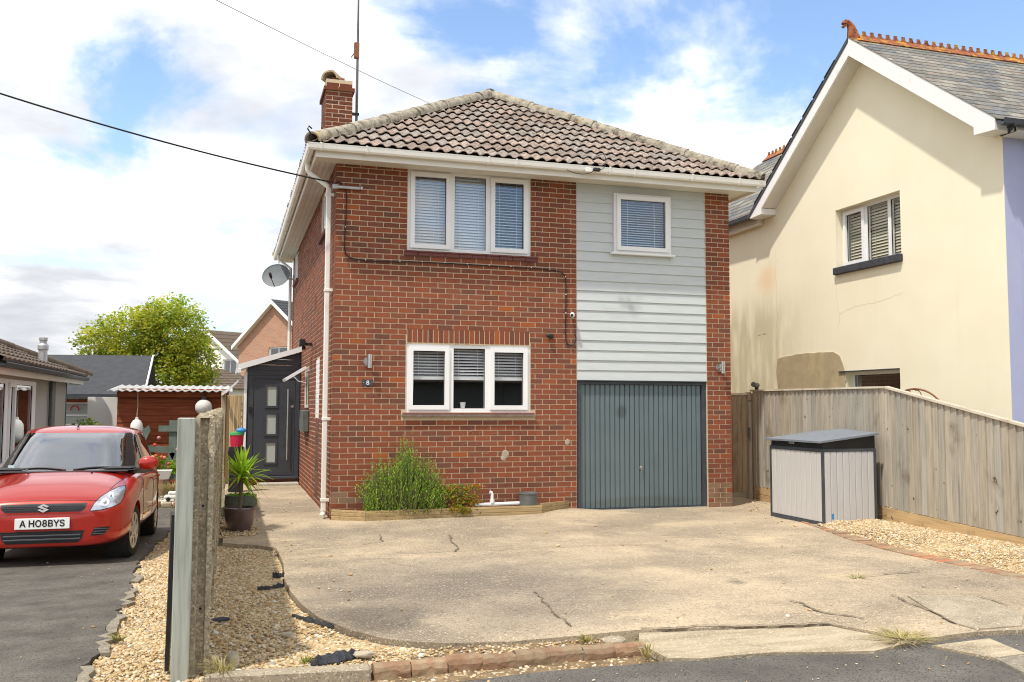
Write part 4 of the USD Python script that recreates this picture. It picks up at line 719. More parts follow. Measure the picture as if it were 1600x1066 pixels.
# ---------------------------------------------------------------- side windows and porch (parts of the house)
def side_sill(y0, y1, z): obj("window_sill", MB().rbox(-.05, .05, y0, y1, z-.06, z, .005, tint=(.17, .065, .055)), "brick", hs)
window(hs, "window", TS, -2.10, -1.05, 4.18, 4.86, [(-2.04, -1.62, "fixed"), (-1.55, -1.11, "sash")], .02, room=.8); side_sill(1.0, 2.15, 4.18)
window(hs, "window", TS, -8.3, -7.2, 4.25, 4.90, [(-8.24, -7.78, "sash"), (-7.72, -7.26, "fixed")], .02, room=.8); side_sill(7.15, 8.35, 4.25)
kw = window(hs, "window", TS, -4.95, -3.95, 1.5, 2.22, [(-4.89, -4.01, "fixed")], .02, room=1.0); side_sill(3.9, 5.0, 1.5)
m = MB()
def tilt(v):   # a top hung sash pushed open about its top edge
    a = math.radians(58); x, z = v[:, 0], v[:, 2]; return np.c_[-.03+x*math.cos(a)+z*math.sin(a), v[:, 1], 2.20+z*math.cos(a)-x*math.sin(a)]
m.ext(sg.box(3.98, -.42, 4.92, 0).difference(sg.box(4.04, -.36, 4.86, -.06)), "x", -.05, 0)
obj("sash", m.xf(tilt), "white_upvc", kw); obj("pane", MB().add(np.array([[-.02, 4.03, -.37], [-.02, 4.87, -.37], [-.02, 4.87, -.05], [-.02, 4.03, -.05]]), np.array([[0, 1, 2, 3]])).xf(tilt), "window_glass", kw)
obj("window_stay", MB().tube([(-.02, 4.3, 1.95), (-.16, 4.3, 1.98), (-.24, 4.3, 2.06)], .008, 6), "white_upvc", kw)
tag(obj("meter_box", MB().rbox(-.12, -.005, 3.72, 4.45, 1.08, 1.46, .012).tube([(-.06, 3.8, 1.08), (-.06, 3.78, 1.0), (-.05, 3.95, .97), (-.05, 4.0, 1.08)], .012, 8), "zinc_grey"), "grey meter cupboard on the side wall under the open window", "meter box")
# porch
PY = 5.9
po = obj("porch", MB().box(-1.02, -.02, PY+.02, PY+.06, .12, 2.32).box(-1.02, -.98, PY+.06, 8.3, .12, 2.28), "grey_door", hs, label="dark grey lean-to porch with white roof trim")
obj("plinth", MB().box(-1.02, -.01, PY-.01, PY+.1, -.05, .12, tint=(.2, .085, .06)), "brick", po)
dr = MB().ext(rect(-.99, -.02, .12, 2.12).difference(rect(-.90, -.10, .17, 2.06)), "y", PY-.02, PY+.02); obj("door_frame", dr, "grey_door", po)
lt = unary_union([rect(-.655, -.455, z, z+.40) for z in (.42, .97, 1.52)])
obj("door", MB().ext(rect(-.893, -.107, .178, 2.052).difference(lt), "y", PY-.008, PY+.018), "grey_door", po)
for z in (.42, .97, 1.52):
    a = rect(-.685, -.425, z-.03, z+.43).difference(rect(-.645, -.465, z+.01, z+.39)); obj("glazing_trim", MB().ext(a, "y", PY-.024, PY-.009), "grey_door", po); obj("door_glass", MB().ext(rect(-.65, -.46, z+.005, z+.395), "y", PY-.004, PY+.01), "obscure_glass", po)
obj("bar_handle", MB().tube([(-.245, PY-.07, .48), (-.245, PY-.07, 1.86)], .014, 10).tube([(-.245, PY-.07, .6), (-.245, PY-.005, .6)], .009, 8).tube([(-.245, PY-.07, 1.74), (-.245, PY-.005, 1.74)], .009, 8), "galvanised", po, smooth=40)
obj("lock", MB().lathe([(0, 0), (.028, 0), (.028, .012), (0, .012)], sides=16).xf(lambda v: np.c_[v[:, 0]-.155, PY-.009-v[:, 2], v[:, 1]+1.52]), "steel", po)
obj("threshold", MB().rbox(-1.0, -.02, PY-.09, PY-.021, .115, .165, .006), "grey_door", po); obj("step", MB().rbox(-.80, -.02, PY-.35, PY-.03, -.02, .05, .01), "concrete", po)
for i in range(4):
    z0 = 2.125+i*.105; zt = lambda x: 2.27+(x+1.02)*.345
    pl = rect(-1.0, -.015, z0, z0+.10).intersection(sg.Polygon([(-1.02, 2.0), (0, 2.0), (0, zt(0)), (-1.02, zt(-1.02))]))
    if not pl.is_empty: obj("porch_board", MB().ext(pl, "y", PY-.012+.004*i, PY+.02), "grey_door", po)
rp = sg.Polygon([(-1.20, 2.22), (-1.20, 2.33), (.0, 2.70), (.0, 2.60)]); obj("roof_trim", MB().ext(rp, "y", PY-.14, PY-.10), "white_upvc", po)
obj("porch_roof", MB().ext(sg.Polygon([(-1.18, 2.28), (-1.18, 2.325), (-.0, 2.69), (-.0, 2.65)]), "y", PY-.10, 8.4), "corrugated", po)
obj("roof_gutter", MB().box(-1.24, -1.14, PY-.15, 8.4, 2.17, 2.24), "white_upvc", po); obj("corner_post", MB().rbox(-1.075, -1.02, PY-.03, PY+.06, .1, 2.2, .006), "white_upvc", po)
m = MB().ext(sg.box(PY+.2, -.55, PY+1.4, 0).difference(sg.box(PY+.26, -.49, PY+1.34, -.06)), "x", -.05, 0)
tl = lambda v: np.c_[-1.07+(v[:, 0]*.7+v[:, 2]*.72), v[:, 1], 2.12+v[:, 2]*.7]
obj("open_sash", m.xf(tl), "white_upvc", po)
obj("bell_box", MB().rbox(-.985, -.925, PY-.05, PY-.022, 1.40, 1.52, .008), "black_plastic", po)
# ---------------------------------------------------------------- fittings on the front of the brick house
def wall_lamp(x, z, label):
    t = thing("wall_lamp", label, "wall lamp", (x, 0, z), "steel wall lamps")
    L0 = np.array([x, 0, z])
    m = MB().lathe([(0, 0), (.055, 0), (.055, .022), (0, .022)], sides=20); m.xf(lambda v: np.c_[v[:, 0]+x-.02, -.0-v[:, 2], v[:, 1]+z]); obj("back_plate", m, "steel", t)
    obj("arm", MB().rbox(x-.015, x+.015, -.07, -.02, z-.015, z+.015, .003), "steel", t)
    obj("lamp_tube", MB().lathe([(0, -.095), (.031, -.095), (.031, .095), (.026, .095), (.026, .07), (0, .07)], (x+.005, -.095, z), 20), "steel", t, smooth=40); return t
wall_lamp(.485, 2.155, "steel cylinder wall lamp left of the lower window above the number plate"); wall_lamp(5.955, 2.155, "steel cylinder wall lamp on the brick pier right of garage door")
t = thing("house_number", "small slate plaque with white number 8 on brick wall", "house number", (.475, 0, 1.86))
obj("plaque", MB().rbox(.40, .55, -.016, -.003, 1.815, 1.905, .003), "dark_grey", t)
tm = meshkit.text_mesh("8", .055, .002, bold=True); v = tm.vertices; v = v-[v[:, 0].mean(), 0, 0]; obj("numeral", MB().add(np.c_[.475+v[:, 0], -.0165-v[:, 2], 1.833+v[:, 1]], tm.faces), "white_paint", t)
for u in (.415, .535): obj("screw", MB().sphere((u, -.0165, 1.86), .006, 1), "steel", t)
t = thing("security_camera", "white security camera on brick beside the grey cladding", "camera", (3.48, 0, 2.89))
obj("mount", MB().lathe([(0, 0), (.032, 0), (.032, .02), (0, .02)], sides=16).xf(lambda v: np.c_[3.50+v[:, 0], -v[:, 2], 2.89+v[:, 1]]), "white_upvc", t)
obj("body", MB().hull(np.vstack([trimesh.creation.icosphere(2, .034).vertices+[3.485, -.05, 2.90], trimesh.creation.icosphere(2, .032).vertices+[3.46, -.105, 2.885]])), "white_upvc", t, smooth=40); obj("lens", MB().sphere((3.452, -.125, 2.882), .024, 2, (1, .6, 1)), "black_plastic", t, smooth=True)
t = thing("outdoor_sensor", "small black sensor on brick wall right of the lower window head", "sensor", (3.12, 0, 2.57)); obj("base", MB().rbox(3.13, 3.20, -.03, -.003, 2.54, 2.60, .006), "black_plastic", t); obj("head", MB().sphere((3.12, -.05, 2.575), .035, 2, (1.2, 1, .9)), "black_plastic", t, smooth=True)
t = thing("strip_light", "short galvanised strip lamp under the eave near left corner", "lamp", (.16, 0, 4.56)); obj("tube", MB().rbox(.0, .34, -.07, -.03, 4.545, 4.585, .012), "galvanised", t); obj("bracket", MB().rbox(-.05, .03, -.05, -.002, 4.54, 4.60, .004), "galvanised", t); obj("end_cap", MB().rbox(.341, .36, -.075, -.025, 4.54, 4.59, .006), "steel", t)
def curve(pts, n=60, smooth=.0):
    from scipy.interpolate import splprep, splev
    p = np.array(pts, float).T; tck, _ = splprep(p, s=smooth, k=min(3, len(pts)-1)); return np.array(splev(np.linspace(0, 1, n), tck)).T
wc = [(-.02, -.02, 4.62), (.05, -.02, 4.64), (.12, -.02, 4.56), (.145, -.02, 4.4), (.135, -.02, 4.0), (.13, -.02, 3.75), (.16, -.02, 3.62), (.3, -.02, 3.57), (.9, -.02, 3.565), (1.9, -.02, 3.575), (2.7, -.02, 3.565), (3.2, -.02, 3.55), (3.36, -.02, 3.5), (3.395, -.02, 3.3), (3.39, -.02, 2.9), (3.39, -.02, 2.55), (3.42, -.02, 2.46), (3.49, -.02, 2.44), (3.545, -.02, 2.5), (3.53, -.02, 2.62)]
t = thing("wall_cable", "black cable clipped across the front brick wall", "cable", (0, 0, 4.6)); cv = curve(wc, 140); obj("cable", MB().tube(cv, .0085, 6), "cable_black", t, smooth=40)
for k in (18, 34, 46, 54, 62, 70, 78, 86, 94, 101, 108, 114, 121): obj("cable_clip", MB().rbox(cv[k, 0]-.007, cv[k, 0]+.007, -.032, -.004, cv[k, 2]+.002, cv[k, 2]+.016, .002), "white_upvc", t)
def catenary(a, b, sag, n=40):
    a, b = np.array(a, float), np.array(b, float); s = np.linspace(0, 1, n)[:, None]; p = a+(b-a)*s; p[:, 2] -= sag*4*(s*(1-s))[:, 0]; return p
tag(obj("overhead_cable", MB().tube(catenary((-9.5, -1.6, 6.85), (-.04, -.04, 4.62), .33), .011, 6), "cable_black", smooth=40), "thick black service cable sagging to the brick house corner", "cable")
tag(obj("overhead_cable", MB().tube(catenary((-4.6, -3.6, 6.75), (4.6, 13.4, 10.3), .10), .0055, 6), "cable_black", smooth=40), "thin telephone wire passing over chimney and roof", "cable")
t = thing("gutter_wire", "loop of thin wire and junction box on the front gutter", "wire", (3.6, -.5, 5.0)); obj("junction_box", MB().rbox(3.50, 3.60, -.56, -.54, 4.93, 4.99, .006), "cream_upvc", t); obj("plug", MB().rbox(3.61, 3.72, -.60, -.55, 4.94, 4.99, .012), "black_plastic", t)
obj("wire", MB().tube(curve([(3.7, -.58, 4.97), (3.8, -.58, 5.06), (3.78, -.56, 5.2), (3.66, -.56, 5.16), (3.6, -.57, 5.10), (3.66, -.58, 5.06), (3.78, -.58, 5.08)], 40), .005, 5).tube(curve([(3.62, -.58, 4.95), (3.5, -.58, 4.89), (3.36, -.58, 4.885), (3.2, -.57, 4.93)], 20), .005, 5), "cable_black", t)
t = thing("aerial_mast", "tall thin aerial mast strapped to the chimney", "aerial", (.66, 3.1, 6.3)); obj("mast", MB().tube([(.66, 3.1, 6.28), (.665, 3.1, 8.0), (.665, 3.1, 9.0)], [.024, .022, .012], 8).tube([(.665, 3.1, 8.99), (.665, 3.1, 12)], .008, 6), "zinc_grey", t, smooth=40)
for z in (6.36, 6.62): obj("bracket", MB().box(.575, .70, 3.07, 3.13, z-.02, z+.02), "black_plastic", t)
obj("clamp", MB().rbox(.60, .69, 3.06, 3.14, 7.62, 7.9, .01).tube([(.60, 3.1, 7.7), (.55, 3.08, 7.62)], .01, 5), "rust", t)
# satellite dish on the side wall
t = thing("satellite_dish", "grey satellite dish on the side wall near the back downpipe", "satellite dish", (-.38, 8.4, 4.47))
nrm = np.array([-.35, -.86, .36]); nrm /= np.linalg.norm(nrm); a_ = np.cross([0, 0, 1], nrm); a_ /= np.linalg.norm(a_); b_ = np.cross(nrm, a_); prof = [(r, .22*r*r) for r in np.linspace(0, .31, 7)]+[(.318, .03), (.30, .012)]+[(r, .22*r*r-.012) for r in np.linspace(.28, 0.001, 5)]
m = MB().lathe(prof, sides=32).xf(lambda v: np.array([-.40, 8.4, 4.44])+v[:, :1]*a_*1.0+v[:, 1:2]*b_*.92+v[:, 2:]*nrm); obj("dish", m, "dish_grey", t, smooth=50)
c0 = np.array([-.40, 8.4, 4.44]); obj("arm", MB().tube([c0-b_*.27, c0-b_*.20+nrm*.32], .010, 6), "black_plastic", t); obj("receiver", MB().tube([c0-b_*.20+nrm*.28, c0-b_*.14+nrm*.40], .030, 10), "black_plastic", t)
obj("bracket", MB().tube([c0-nrm*.02, c0-nrm*.12, (-.02, 8.5, 4.40)], .018, 8).rbox(-.03, -.003, 8.42, 8.56, 4.3, 4.5, .004), "galvanised", t)
t = thing("floodlight", "black floodlight high on the side wall above the porch", "floodlight", (-.1, 3.4, 2.6)); obj("head", MB().rbox(-.22, -.12, 3.28, 3.50, 2.56, 2.68, .015), "black_plastic", t); obj("bracket", MB().rbox(-.12, -.005, 3.36, 3.43, 2.57, 2.62, .004), "black_plastic", t); obj("sensor", MB().sphere((-.14, 3.42, 2.53), .035, 2), "black_plastic", t, smooth=True)
# ---------------------------------------------------------------- cream house
XC = 8.5
ch2 = thing("cream_house", "cream rendered house with white bargeboards, slate roof and crested ridge", "house", (XC, -.3, 0))
TC = frame(XC, 0, 0, 0, -1)   # u = -y
yF, yL, ApY, ApZ = -3.09, 2.5, -.37, 7.43
gable = sg.Polygon([(yF, -.3), (9.5, -.3), (9.5, 5.2), (2.9, 5.2), (ApY, ApZ), (-3.09, 5.17)])
opn = [(-1.10, .48, 3.79, 4.90), (-1.0, .31, .9, 2.13)]
obj("gable_wall", MB().ext(gable.difference(unary_union([rect(*o) for o in opn])), "x", XC, XC+.25), "cream_render", ch2)
obj("front_wall", MB().ext(rect(XC+.25, 20, -.3, 5.2), "y", yF+.003, yF+.25), "lavender_render", ch2)
obj("corner_return", MB().box(XC+.002, XC+.25, yF-.004, yF-.0, -.3, 5.17), "lavender_render", ch2)
window(ch2, "window", TC, -.48, 1.10, 3.90, 4.90, [(-.42, .08, "sash"), (.155, .65, "fixed"), (.72, 1.04, "fixed")], .14, blind=(3.92, 60, "cream_blind"), room=1.0, slat=.05)
obj("window_sill", MB().rbox(XC-.07, XC+.13, -1.13, .50, 3.785, 3.905, .01), "dark_sill", ch2)
window(ch2, "window", TC, -.31, 1.0, .92, 2.13, [(-.25, .94, "fixed")], .14, room=1.6)
obj("window_lintel", MB().box(XC-.035, XC+.02, -1.0, .45, 2.125, 2.145), "dark_sill", ch2)
from shapely import affinity as af
pt = sg.Polygon([(2.28, .3), (2.25, 1.9), (2.30, 2.2), (2.26, 2.42), (1.7, 2.475), (1.1, 2.48), (.62, 2.47), (.46, 2.40), (.36, 2.2), (.33, 1.9), (.33, .3)]).buffer(.02).segmentize(.08); pc = np.array(pt.exterior.coords); pc = pc+(meshkit.fbm(np.c_[pc*3, np.zeros(len(pc))], 3)[:, None]-.5)*.05
obj("render_patch", MB().ext(sg.Polygon(pc).buffer(0), "x", XC-.012, XC+.02), "grey_render", ch2)
cr2 = MB()
for pts_ in ([(2.29, 4.5), (2.30, 4.0), (2.28, 3.4), (2.30, 2.6), (2.285, 2.0)], [(.50, 3.75), (.49, 3.4), (.44, 3.1), (.46, 2.85)], [(.44, 3.12), (.0, 3.2), (-.5, 3.22), (-1.1, 3.3)]):
    p = np.array(sg.LineString(pts_).segmentize(.06).coords); p = p+rng.normal(0, .008, p.shape); cr2.tube(np.c_[np.full(len(p), XC-.0002), p], .0016, 4)
obj("wall_crack", cr2, "grey_render", ch2, kind="stuff")
cr3 = MB()
for a, b, z in ((2.66, 2.78, 2.95), (2.86, 2.93, 2.94)): cr3.rbox(XC-.005, XC+.01, a, b, z-.004, z+.008, .003)
obj("wall_scar", cr3, "grey_render", ch2, kind="stuff")
# roof of the gable wing: ridge along x
RS = .76; zR = 7.57
def roofz(y): return zR-abs(y-ApY)*RS
XB = 8.2; yE0, yE1 = -3.33, 2.62
obj("roof_slope", MB().add(np.array([[XB, ApY, zR-.03], [20, ApY, zR-.03], [20, yE0, roofz(yE0)-.03], [XB, yE0, roofz(yE0)-.03], [20, yE1, roofz(yE1)-.03], [XB, yE1, roofz(yE1)-.03]]), np.array([[0, 3, 2, 1], [0, 1, 4, 5]])), "tile_under", ch2)
rs = ch2.GetStage().GetPrimAtPath(ch2.GetPath().pathString+"/roof_slope")
ST = np.array([(.17, .165, .15), (.21, .20, .175), (.14, .145, .15), (.24, .225, .19), (.19, .175, .15), (.16, .15, .13), (.22, .19, .16)])
g = np.random.default_rng(77); pl_ = math.atan(RS); cS, sS = math.cos(pl_), math.sin(pl_); nsl = 0; restS = MB(); SLn = (ApY-yE0)/cS
def slate(mb, o, uv, sv, nv, a, b, s0, s1, t, up=.010):
    V = np.array([[a, s0, up+.004], [b, s0, up+.004], [b, s1, .001], [a, s1, .001], [a, s0, up-.006], [b, s0, up-.006]])
    W = np.array(o)+V[:, :1]*uv+V[:, 1:2]*sv+V[:, 2:]*nv; return mb.add(W, [[0, 1, 2], [0, 2, 3], [4, 5, 1], [4, 1, 0], [0, 3, 4], [1, 5, 2]], tint=t)
uv, sv = np.array([1.0, 0, 0]), np.array([0, cS, sS]); nv = np.cross(uv, sv)
for r in range(int(SLn/.19)+1):
    x = XB-.03-(.14 if r % 2 else 0)
    while x < 14.5:
        a, b = max(x, XB-.03), x+.272; s0 = r*.19-.02; s1 = min(s0+.36, SLn)
        m = MB() if (nsl < 300 and b > XB and a < 12.4) else restS
        slate(m, (0, yE0, roofz(yE0)), uv, sv, nv, a+g.uniform(0, .003), b, s0+g.normal(0, .004), s1, ST[g.integers(7)]*g.uniform(.8, 1.2))
        if m is not restS: obj("slate", m, "slate", rs); nsl += 1
        x += .277
uv2 = np.array([-1.0, 0, 0]); sv2 = np.array([0, -cS, sS]); nv2 = np.cross(uv2, sv2)
for r in range(16):
    for c in range(40): a = -20+c*.30+(.15 if r % 2 else 0); slate(restS, (0, yE1, roofz(yE1)), uv2, sv2, nv2, a, min(a+.295, -XB+.03), r*.2-.02, min(r*.2+.34, 3.75), ST[g.integers(7)])
obj("slate", restS, "slate", rs, kind="stuff")
# bargeboards with boxed ends and soffits
def barge(pl, y1, zi):
    obj("bargeboard", MB().ext(sg.Polygon(pl), "x", XB-.02, XB+.015), "bargeboard", ch2); o = 1 if y1 > 0 else -1
    obj("verge_soffit", MB().hull(np.array([[x, y, z+d] for x in (XB+.016, XC+.01) for y, z in ((ApY, 7.285), (y1, zi)) for d in (0, .02)])), "soffit", ch2)
    a, b = min(pl[-1][0], pl[-2][0]), max(pl[-1][0], pl[-2][0]); obj("boxed_end", MB().hull(np.array([[x, y, z] for x in (XB+.016, XC-.003) for y, z in (pl[-1], pl[-2], pl[-3], (pl[-1][0], pl[-3][1]))])), "bargeboard", ch2)
barge([(-3.29, 5.35), (ApY, 7.565), (ApY, 7.27), (-2.93, 5.325), (-2.93, 5.215), (-3.29, 5.19)], -2.93, 5.335); barge([(2.67, 5.26), (ApY, 7.565), (ApY, 7.27), (2.26, 5.29), (2.27, 5.18), (2.67, 5.165)], 2.26, 5.30)
obj("verge_capping", MB().hull(np.array([[x, yy, roofz(yy)+d] for x in (XB-.035, XB-.001) for yy in (ApY, 2.72) for d in (.0, -.072)])), "dark_grey", ch2)
# crested ridge
for i in range(14):
    x0 = XB+.06+i*.466; m = MB(); sec = sg.Polygon([(-.16, -.115), (-.012, .02), (.012, .02), (.16, -.115), (.14, -.125), (0, -.005), (-.14, -.125)])
    m.ext(affinity.translate(sec, ApY, zR+.03), "x", x0, x0+.458)
    cp = [(x0+.004, zR+.045)]
    for k in range(3):
        xc = x0+.078+k*.155; cp += [(xc-.075, zR+.062), (xc-.052, zR+.068), (xc-.034, zR+.088), (xc-.026, zR+.12), (xc-.030, zR+.138), (xc+.030, zR+.138), (xc+.026, zR+.12), (xc+.034, zR+.088), (xc+.052, zR+.068), (xc+.075, zR+.062)]
    cp += [(x0+.456, zR+.045)]; m.ext(sg.Polygon(cp).buffer(0), "y", ApY-.012, ApY+.012); obj("ridge_tile", m, "ridge_terracotta", rs)
fm = MB().tube(curve([(XB+.10, ApY, zR-.02), (XB+.06, ApY, zR+.12), (XB+.02, ApY, zR+.22), (XB-.04, ApY, zR+.26), (XB-.09, ApY, zR+.22), (XB-.07, ApY, zR+.17)], 18), [.10]*3+list(np.linspace(.095, .045, 9))+[.045]*4+[.05, .04], 10)
fm.hull(np.array([[XB+.0, ApY-.13, zR-.09], [XB+.0, ApY+.13, zR-.09], [XB+.15, ApY+.13, zR-.09], [XB+.15, ApY-.13, zR-.09], [XB+.04, ApY, zR+.1], [XB+.13, ApY, zR+.06]])); obj("finial", fm, "ridge_terracotta", rs, smooth=45)
gpd = sg.Polygon(gutter_sec())
obj("gutter", MB().ext(affinity.translate(gpd, -3.345, 5.29), "x", 8.17, 20), "dark_grey", ch2); obj("fascia", MB().box(XC, 20, -3.34, -3.32, 5.17, 5.28), "bargeboard", ch2); obj("soffit", MB().box(XC, 20, -3.32, -3.095, 5.17, 5.185), "bargeboard", ch2)
for x in (8.32, 8.75, 9.6): obj("gutter_bracket", MB().box(x-.02, x+.02, -3.49, -3.36, 5.20, 5.235).hull(np.array([[x-.012, -3.365, 5.12], [x+.012, -3.365, 5.12], [x-.012, -3.365, 5.22], [x+.012, -3.365, 5.22], [x+.012, -3.48, 5.21], [x-.012, -3.48, 5.21]])), "black_plastic", ch2)
obj("downpipe", MB().tube([(9.05, -3.43, 5.22), (9.05, -3.43, 5.1), (9.05, -3.18, 4.85), (9.05, -3.16, 4.7), (9.05, -3.16, .1)], .042, 12).lathe([(0, 0), (.06, 0), (.06, .10), (0, .10)], (9.05, -3.16, 4.62), 12), "black_plastic", ch2, smooth=40)
# rear wing: slope facing the brick house, ridge along y
zE2, xE2, xR2 = 5.26, 8.30, 11.0; p2 = (7.55-zE2)/(xR2-xE2); c2, s2 = 1/math.hypot(1, p2), p2/math.hypot(1, p2)
rw = obj("rear_roof", MB().add(np.array([[xE2, 2.4, zE2], [xE2, 9.1, zE2], [xR2, 6.4, 7.55], [xR2, 2.4, 7.55], [13.6, 9.1, zE2], [13.6, 2.4, zE2]])-[0, 0, .02], np.array([[0, 3, 2, 1], [3, 5, 4, 2]])), "tile_under", ch2)
m = MB(); uv3 = np.array([0, -1.0, 0]); sv3 = np.array([c2, 0, s2]); nv3 = np.cross(uv3, sv3)
for r in range(19):
    for c in range(26):
        a = -9.8+c*.28+(.14 if r % 2 else 0); b = min(a+.275, -2.55 if r < 9 else -2.0); a = max(a, -9.1+2.7*(r*.19+.15)/3.5)
        if b > a+.02: slate(m, (xE2, 0, zE2), uv3, sv3, nv3, a, b, r*.19-.02, min(r*.19+.34, 3.5), ST[g.integers(7)]*g.uniform(.75, 1.15))
obj("slate", m, "slate", rw, kind="stuff")
for i in range(9):
    y0 = 2.2+i*.466; m = MB().ext(affinity.translate(sec, xR2, 7.58), "y", y0, y0+.458); cp = [(y0+.004, 7.595)]
    for k in range(3): xc = y0+.078+k*.155; cp += [(xc-.07, 7.61), (xc-.036, 7.63), (xc-.028, 7.69), (xc+.028, 7.69), (xc+.036, 7.63), (xc+.07, 7.61)]
    m.ext(sg.Polygon(cp+[(y0+.456, 7.595)]).buffer(0), "x", xR2-.012, xR2+.012); obj("ridge_tile", m, "ridge_terracotta", rw)
obj("gutter", MB().ext(affinity.translate(gpd, xE2-.0, 5.25), "y", 2.68, 9.8), "dark_grey", ch2); obj("eaves_board", MB().rbox(XC-.13, XC-.002, 2.68, 9.8, 5.06, 5.25, .02), "soffit", ch2)
# ---------------------------------------------------------------- close board fence, gate and things by it
fe = thing("board_fence", "tall weathered close board timber fence stepping down towards the road", "fence", (7.09, -2, 0)); g = np.random.default_rng(91)
def ftop(y): return 1.80 if y > -2.42 else 1.80-(-2.42-y)*.208
FT = [(.43, .385, .31), (.41, .375, .31), (.46, .415, .34), (.42, .37, .29), (.39, .36, .305), (.44, .39, .31), (.41, .385, .335)]
y = .86; i = 0
while y > -7.6:
    w = .108+g.uniform(-.006, .006); zt, zb = ftop(y-.05), (.225 if y > -2.4 else .215-(-2.4-y)*.045)+g.normal(0, .003)
    v = np.array([[7.075-.002, y+.012, z] for z in (zb, zt)]+[[7.053+g.normal(0, .003), y-w, z] for z in (zb, zt)]+[[7.09, y+.012, z] for z in (zb, zt)]+[[7.085, y-w, z] for z in (zb, zt)])
    v[:, 2] += np.where(v[:, 2] > 1, 0, 0)
    obj("board", MB().hull(v, tint=np.array(FT[g.integers(7)])*g.uniform(.9, 1.1)), "fence_wood", fe); y -= w
cap = lambda ys: MB().hull(np.array([[x, yy, ftop(yy)+dz] for yy in ys for x, dz in ((7.035, .0), (7.115, .0), (7.04, .028), (7.11, .03))]), tint=(.50, .44, .35))
obj("capping", cap((.9, -1.0)), "wood_y", fe); obj("capping", cap((-1.004, -2.42)), "wood_y", fe); obj("capping", cap((-2.424, -4.9)), "wood_y", fe); obj("capping", cap((-4.904, -7.6)), "wood_y", fe)
obj("gravel_board", MB().rbox(7.065, 7.10, -2.40, .86, .10, .222, .004, tint=(.52, .36, .185)), "wood_y", fe); obj("gravel_board", MB().rbox(7.065, 7.10, -2.40, .86, -.06, .094, .004, tint=(.47, .32, .16)), "wood_y", fe)
m = MB().hull(np.array([[x, yy, z+dz] for x in (7.05, 7.098) for yy, z in ((-2.404, .208), (-7.6, -.025)) for dz in (0, -.21)]), tint=(.52, .36, .185)); obj("gravel_board", m, "wood_y", fe); obj("rail", MB().box(7.10, 7.17, -7.6, .9, .5, .58, tint=(.4, .32, .2)), "wood_y", fe)
for yy in (.93, -1.0, -2.95, -4.9, -6.9): obj("post", MB().rbox(7.10, 7.2, yy-.05, yy+.05, -.1, ftop(yy)-.03, .008, tint=(.4, .33, .23)), "fence_wood", fe)
gt = thing("garden_gate", "narrow boarded side gate between brick pier and fence in shade", "gate", (6.6, .95, 0))
n_ = 9; gw = (7.0-6.16)/n_
for i in range(n_): a = 6.165+i*gw; obj("board", MB().rbox(a+.002, a+gw-.003, .945+.004*(i % 2), .965, .12, 1.74, .004, tint=np.array((.36, .27, .165))*g.uniform(.85, 1.15)), "fence_wood", gt)
obj("rail", MB().rbox(6.17, 7.0, .967, 1.02, 1.4, 1.48, .005, tint=(.38, .3, .2)), "wood_x", gt); obj("rail", MB().rbox(6.17, 7.0, .967, 1.02, .3, .38, .005, tint=(.38, .3, .2)), "wood_x", gt); obj("top_cap", MB().rbox(6.16, 7.01, .92, 1.0, 1.742, 1.775, .006, tint=(.6, .5, .37)), "wood_x", gt)
obj("end_post", MB().rbox(7.005, 7.06, .88, 1.0, -.05, 1.79, .008, tint=(.42, .35, .26)), "fence_wood", gt); obj("latch", MB().rbox(6.985, 7.02, .86, .90, 1.05, 1.2, .008).tube([(7.0, .87, 1.05), (7.0, .85, .98)], .012, 6), "zinc_grey", gt)
t = thing("post_lamp", "small dark spotlight on top of the fence beside the gate", "lamp", (7.06, .75, 1.84)); obj("stem", MB().rbox(7.06, 7.10, .72, .78, 1.80, 1.89, .004), "black_plastic", t); obj("head", MB().tube([(7.10, .76, 1.90), (6.97, .68, 1.915)], .042, 12), "zinc_grey", t, smooth=40)
t = thing("garden_arch", "rusty scrolled metal arch showing above the fence", "arch", (7.75, -2.0, 1.5))
arc = [(7.75, -1.55-.62*(1-math.cos(a)), 1.30+.50*math.sin(a)) for a in np.linspace(0.05, math.pi*.97, 22)]; obj("hoop", MB().tube(arc, .014, 6), "rust", t, smooth=40)
for k, c in enumerate((-2.02, -2.24)):
    s_ = 1 if k else -1; sp = [(7.75, c+s_*.02+.10*(1-.6*q)*math.cos(s_*(1.2+q*5.2)), 1.70+.085*(1-.6*q)*math.sin(1.2+q*5.2)) for q in np.linspace(0, 1, 22)]; obj("scroll", MB().tube(sp, .007, 5), "rust", t, smooth=40)
obj("upright", MB().tube([(7.75, -1.55, -.1), (7.75, -1.55, 1.33)], .014, 6).tube([(7.75, -2.79, -.1), (7.75, -2.79, 1.33)], .014, 6), "rust", t)
tw = thing("climbing_sprig", "leafy green sprig against lavender wall at the right edge", "plant", (8.7, -3.3, 1.4)); obj("stem", MB().tube([(8.85, -3.25, 0), (8.86, -3.3, .8), (8.80, -3.34, 1.50)], .008, 5), "bark", tw)
lm = MB()
for k in range(16): c = np.array([8.82+g.normal(0, .07), -3.33+g.normal(0, .06), 1.40+g.normal(0, .07)]); a, b = g.normal(0, 1, 3), g.normal(0, 1, 3); a /= np.linalg.norm(a); b = np.cross(a, b); b /= np.linalg.norm(b); lm.add(np.array([c-a*.035, c+b*.02, c+a*.035, c-b*.02]), [[0, 1, 2, 3]], tint=(.7, .9, .8))
obj("leaves", lm, "leaf_a", tw)
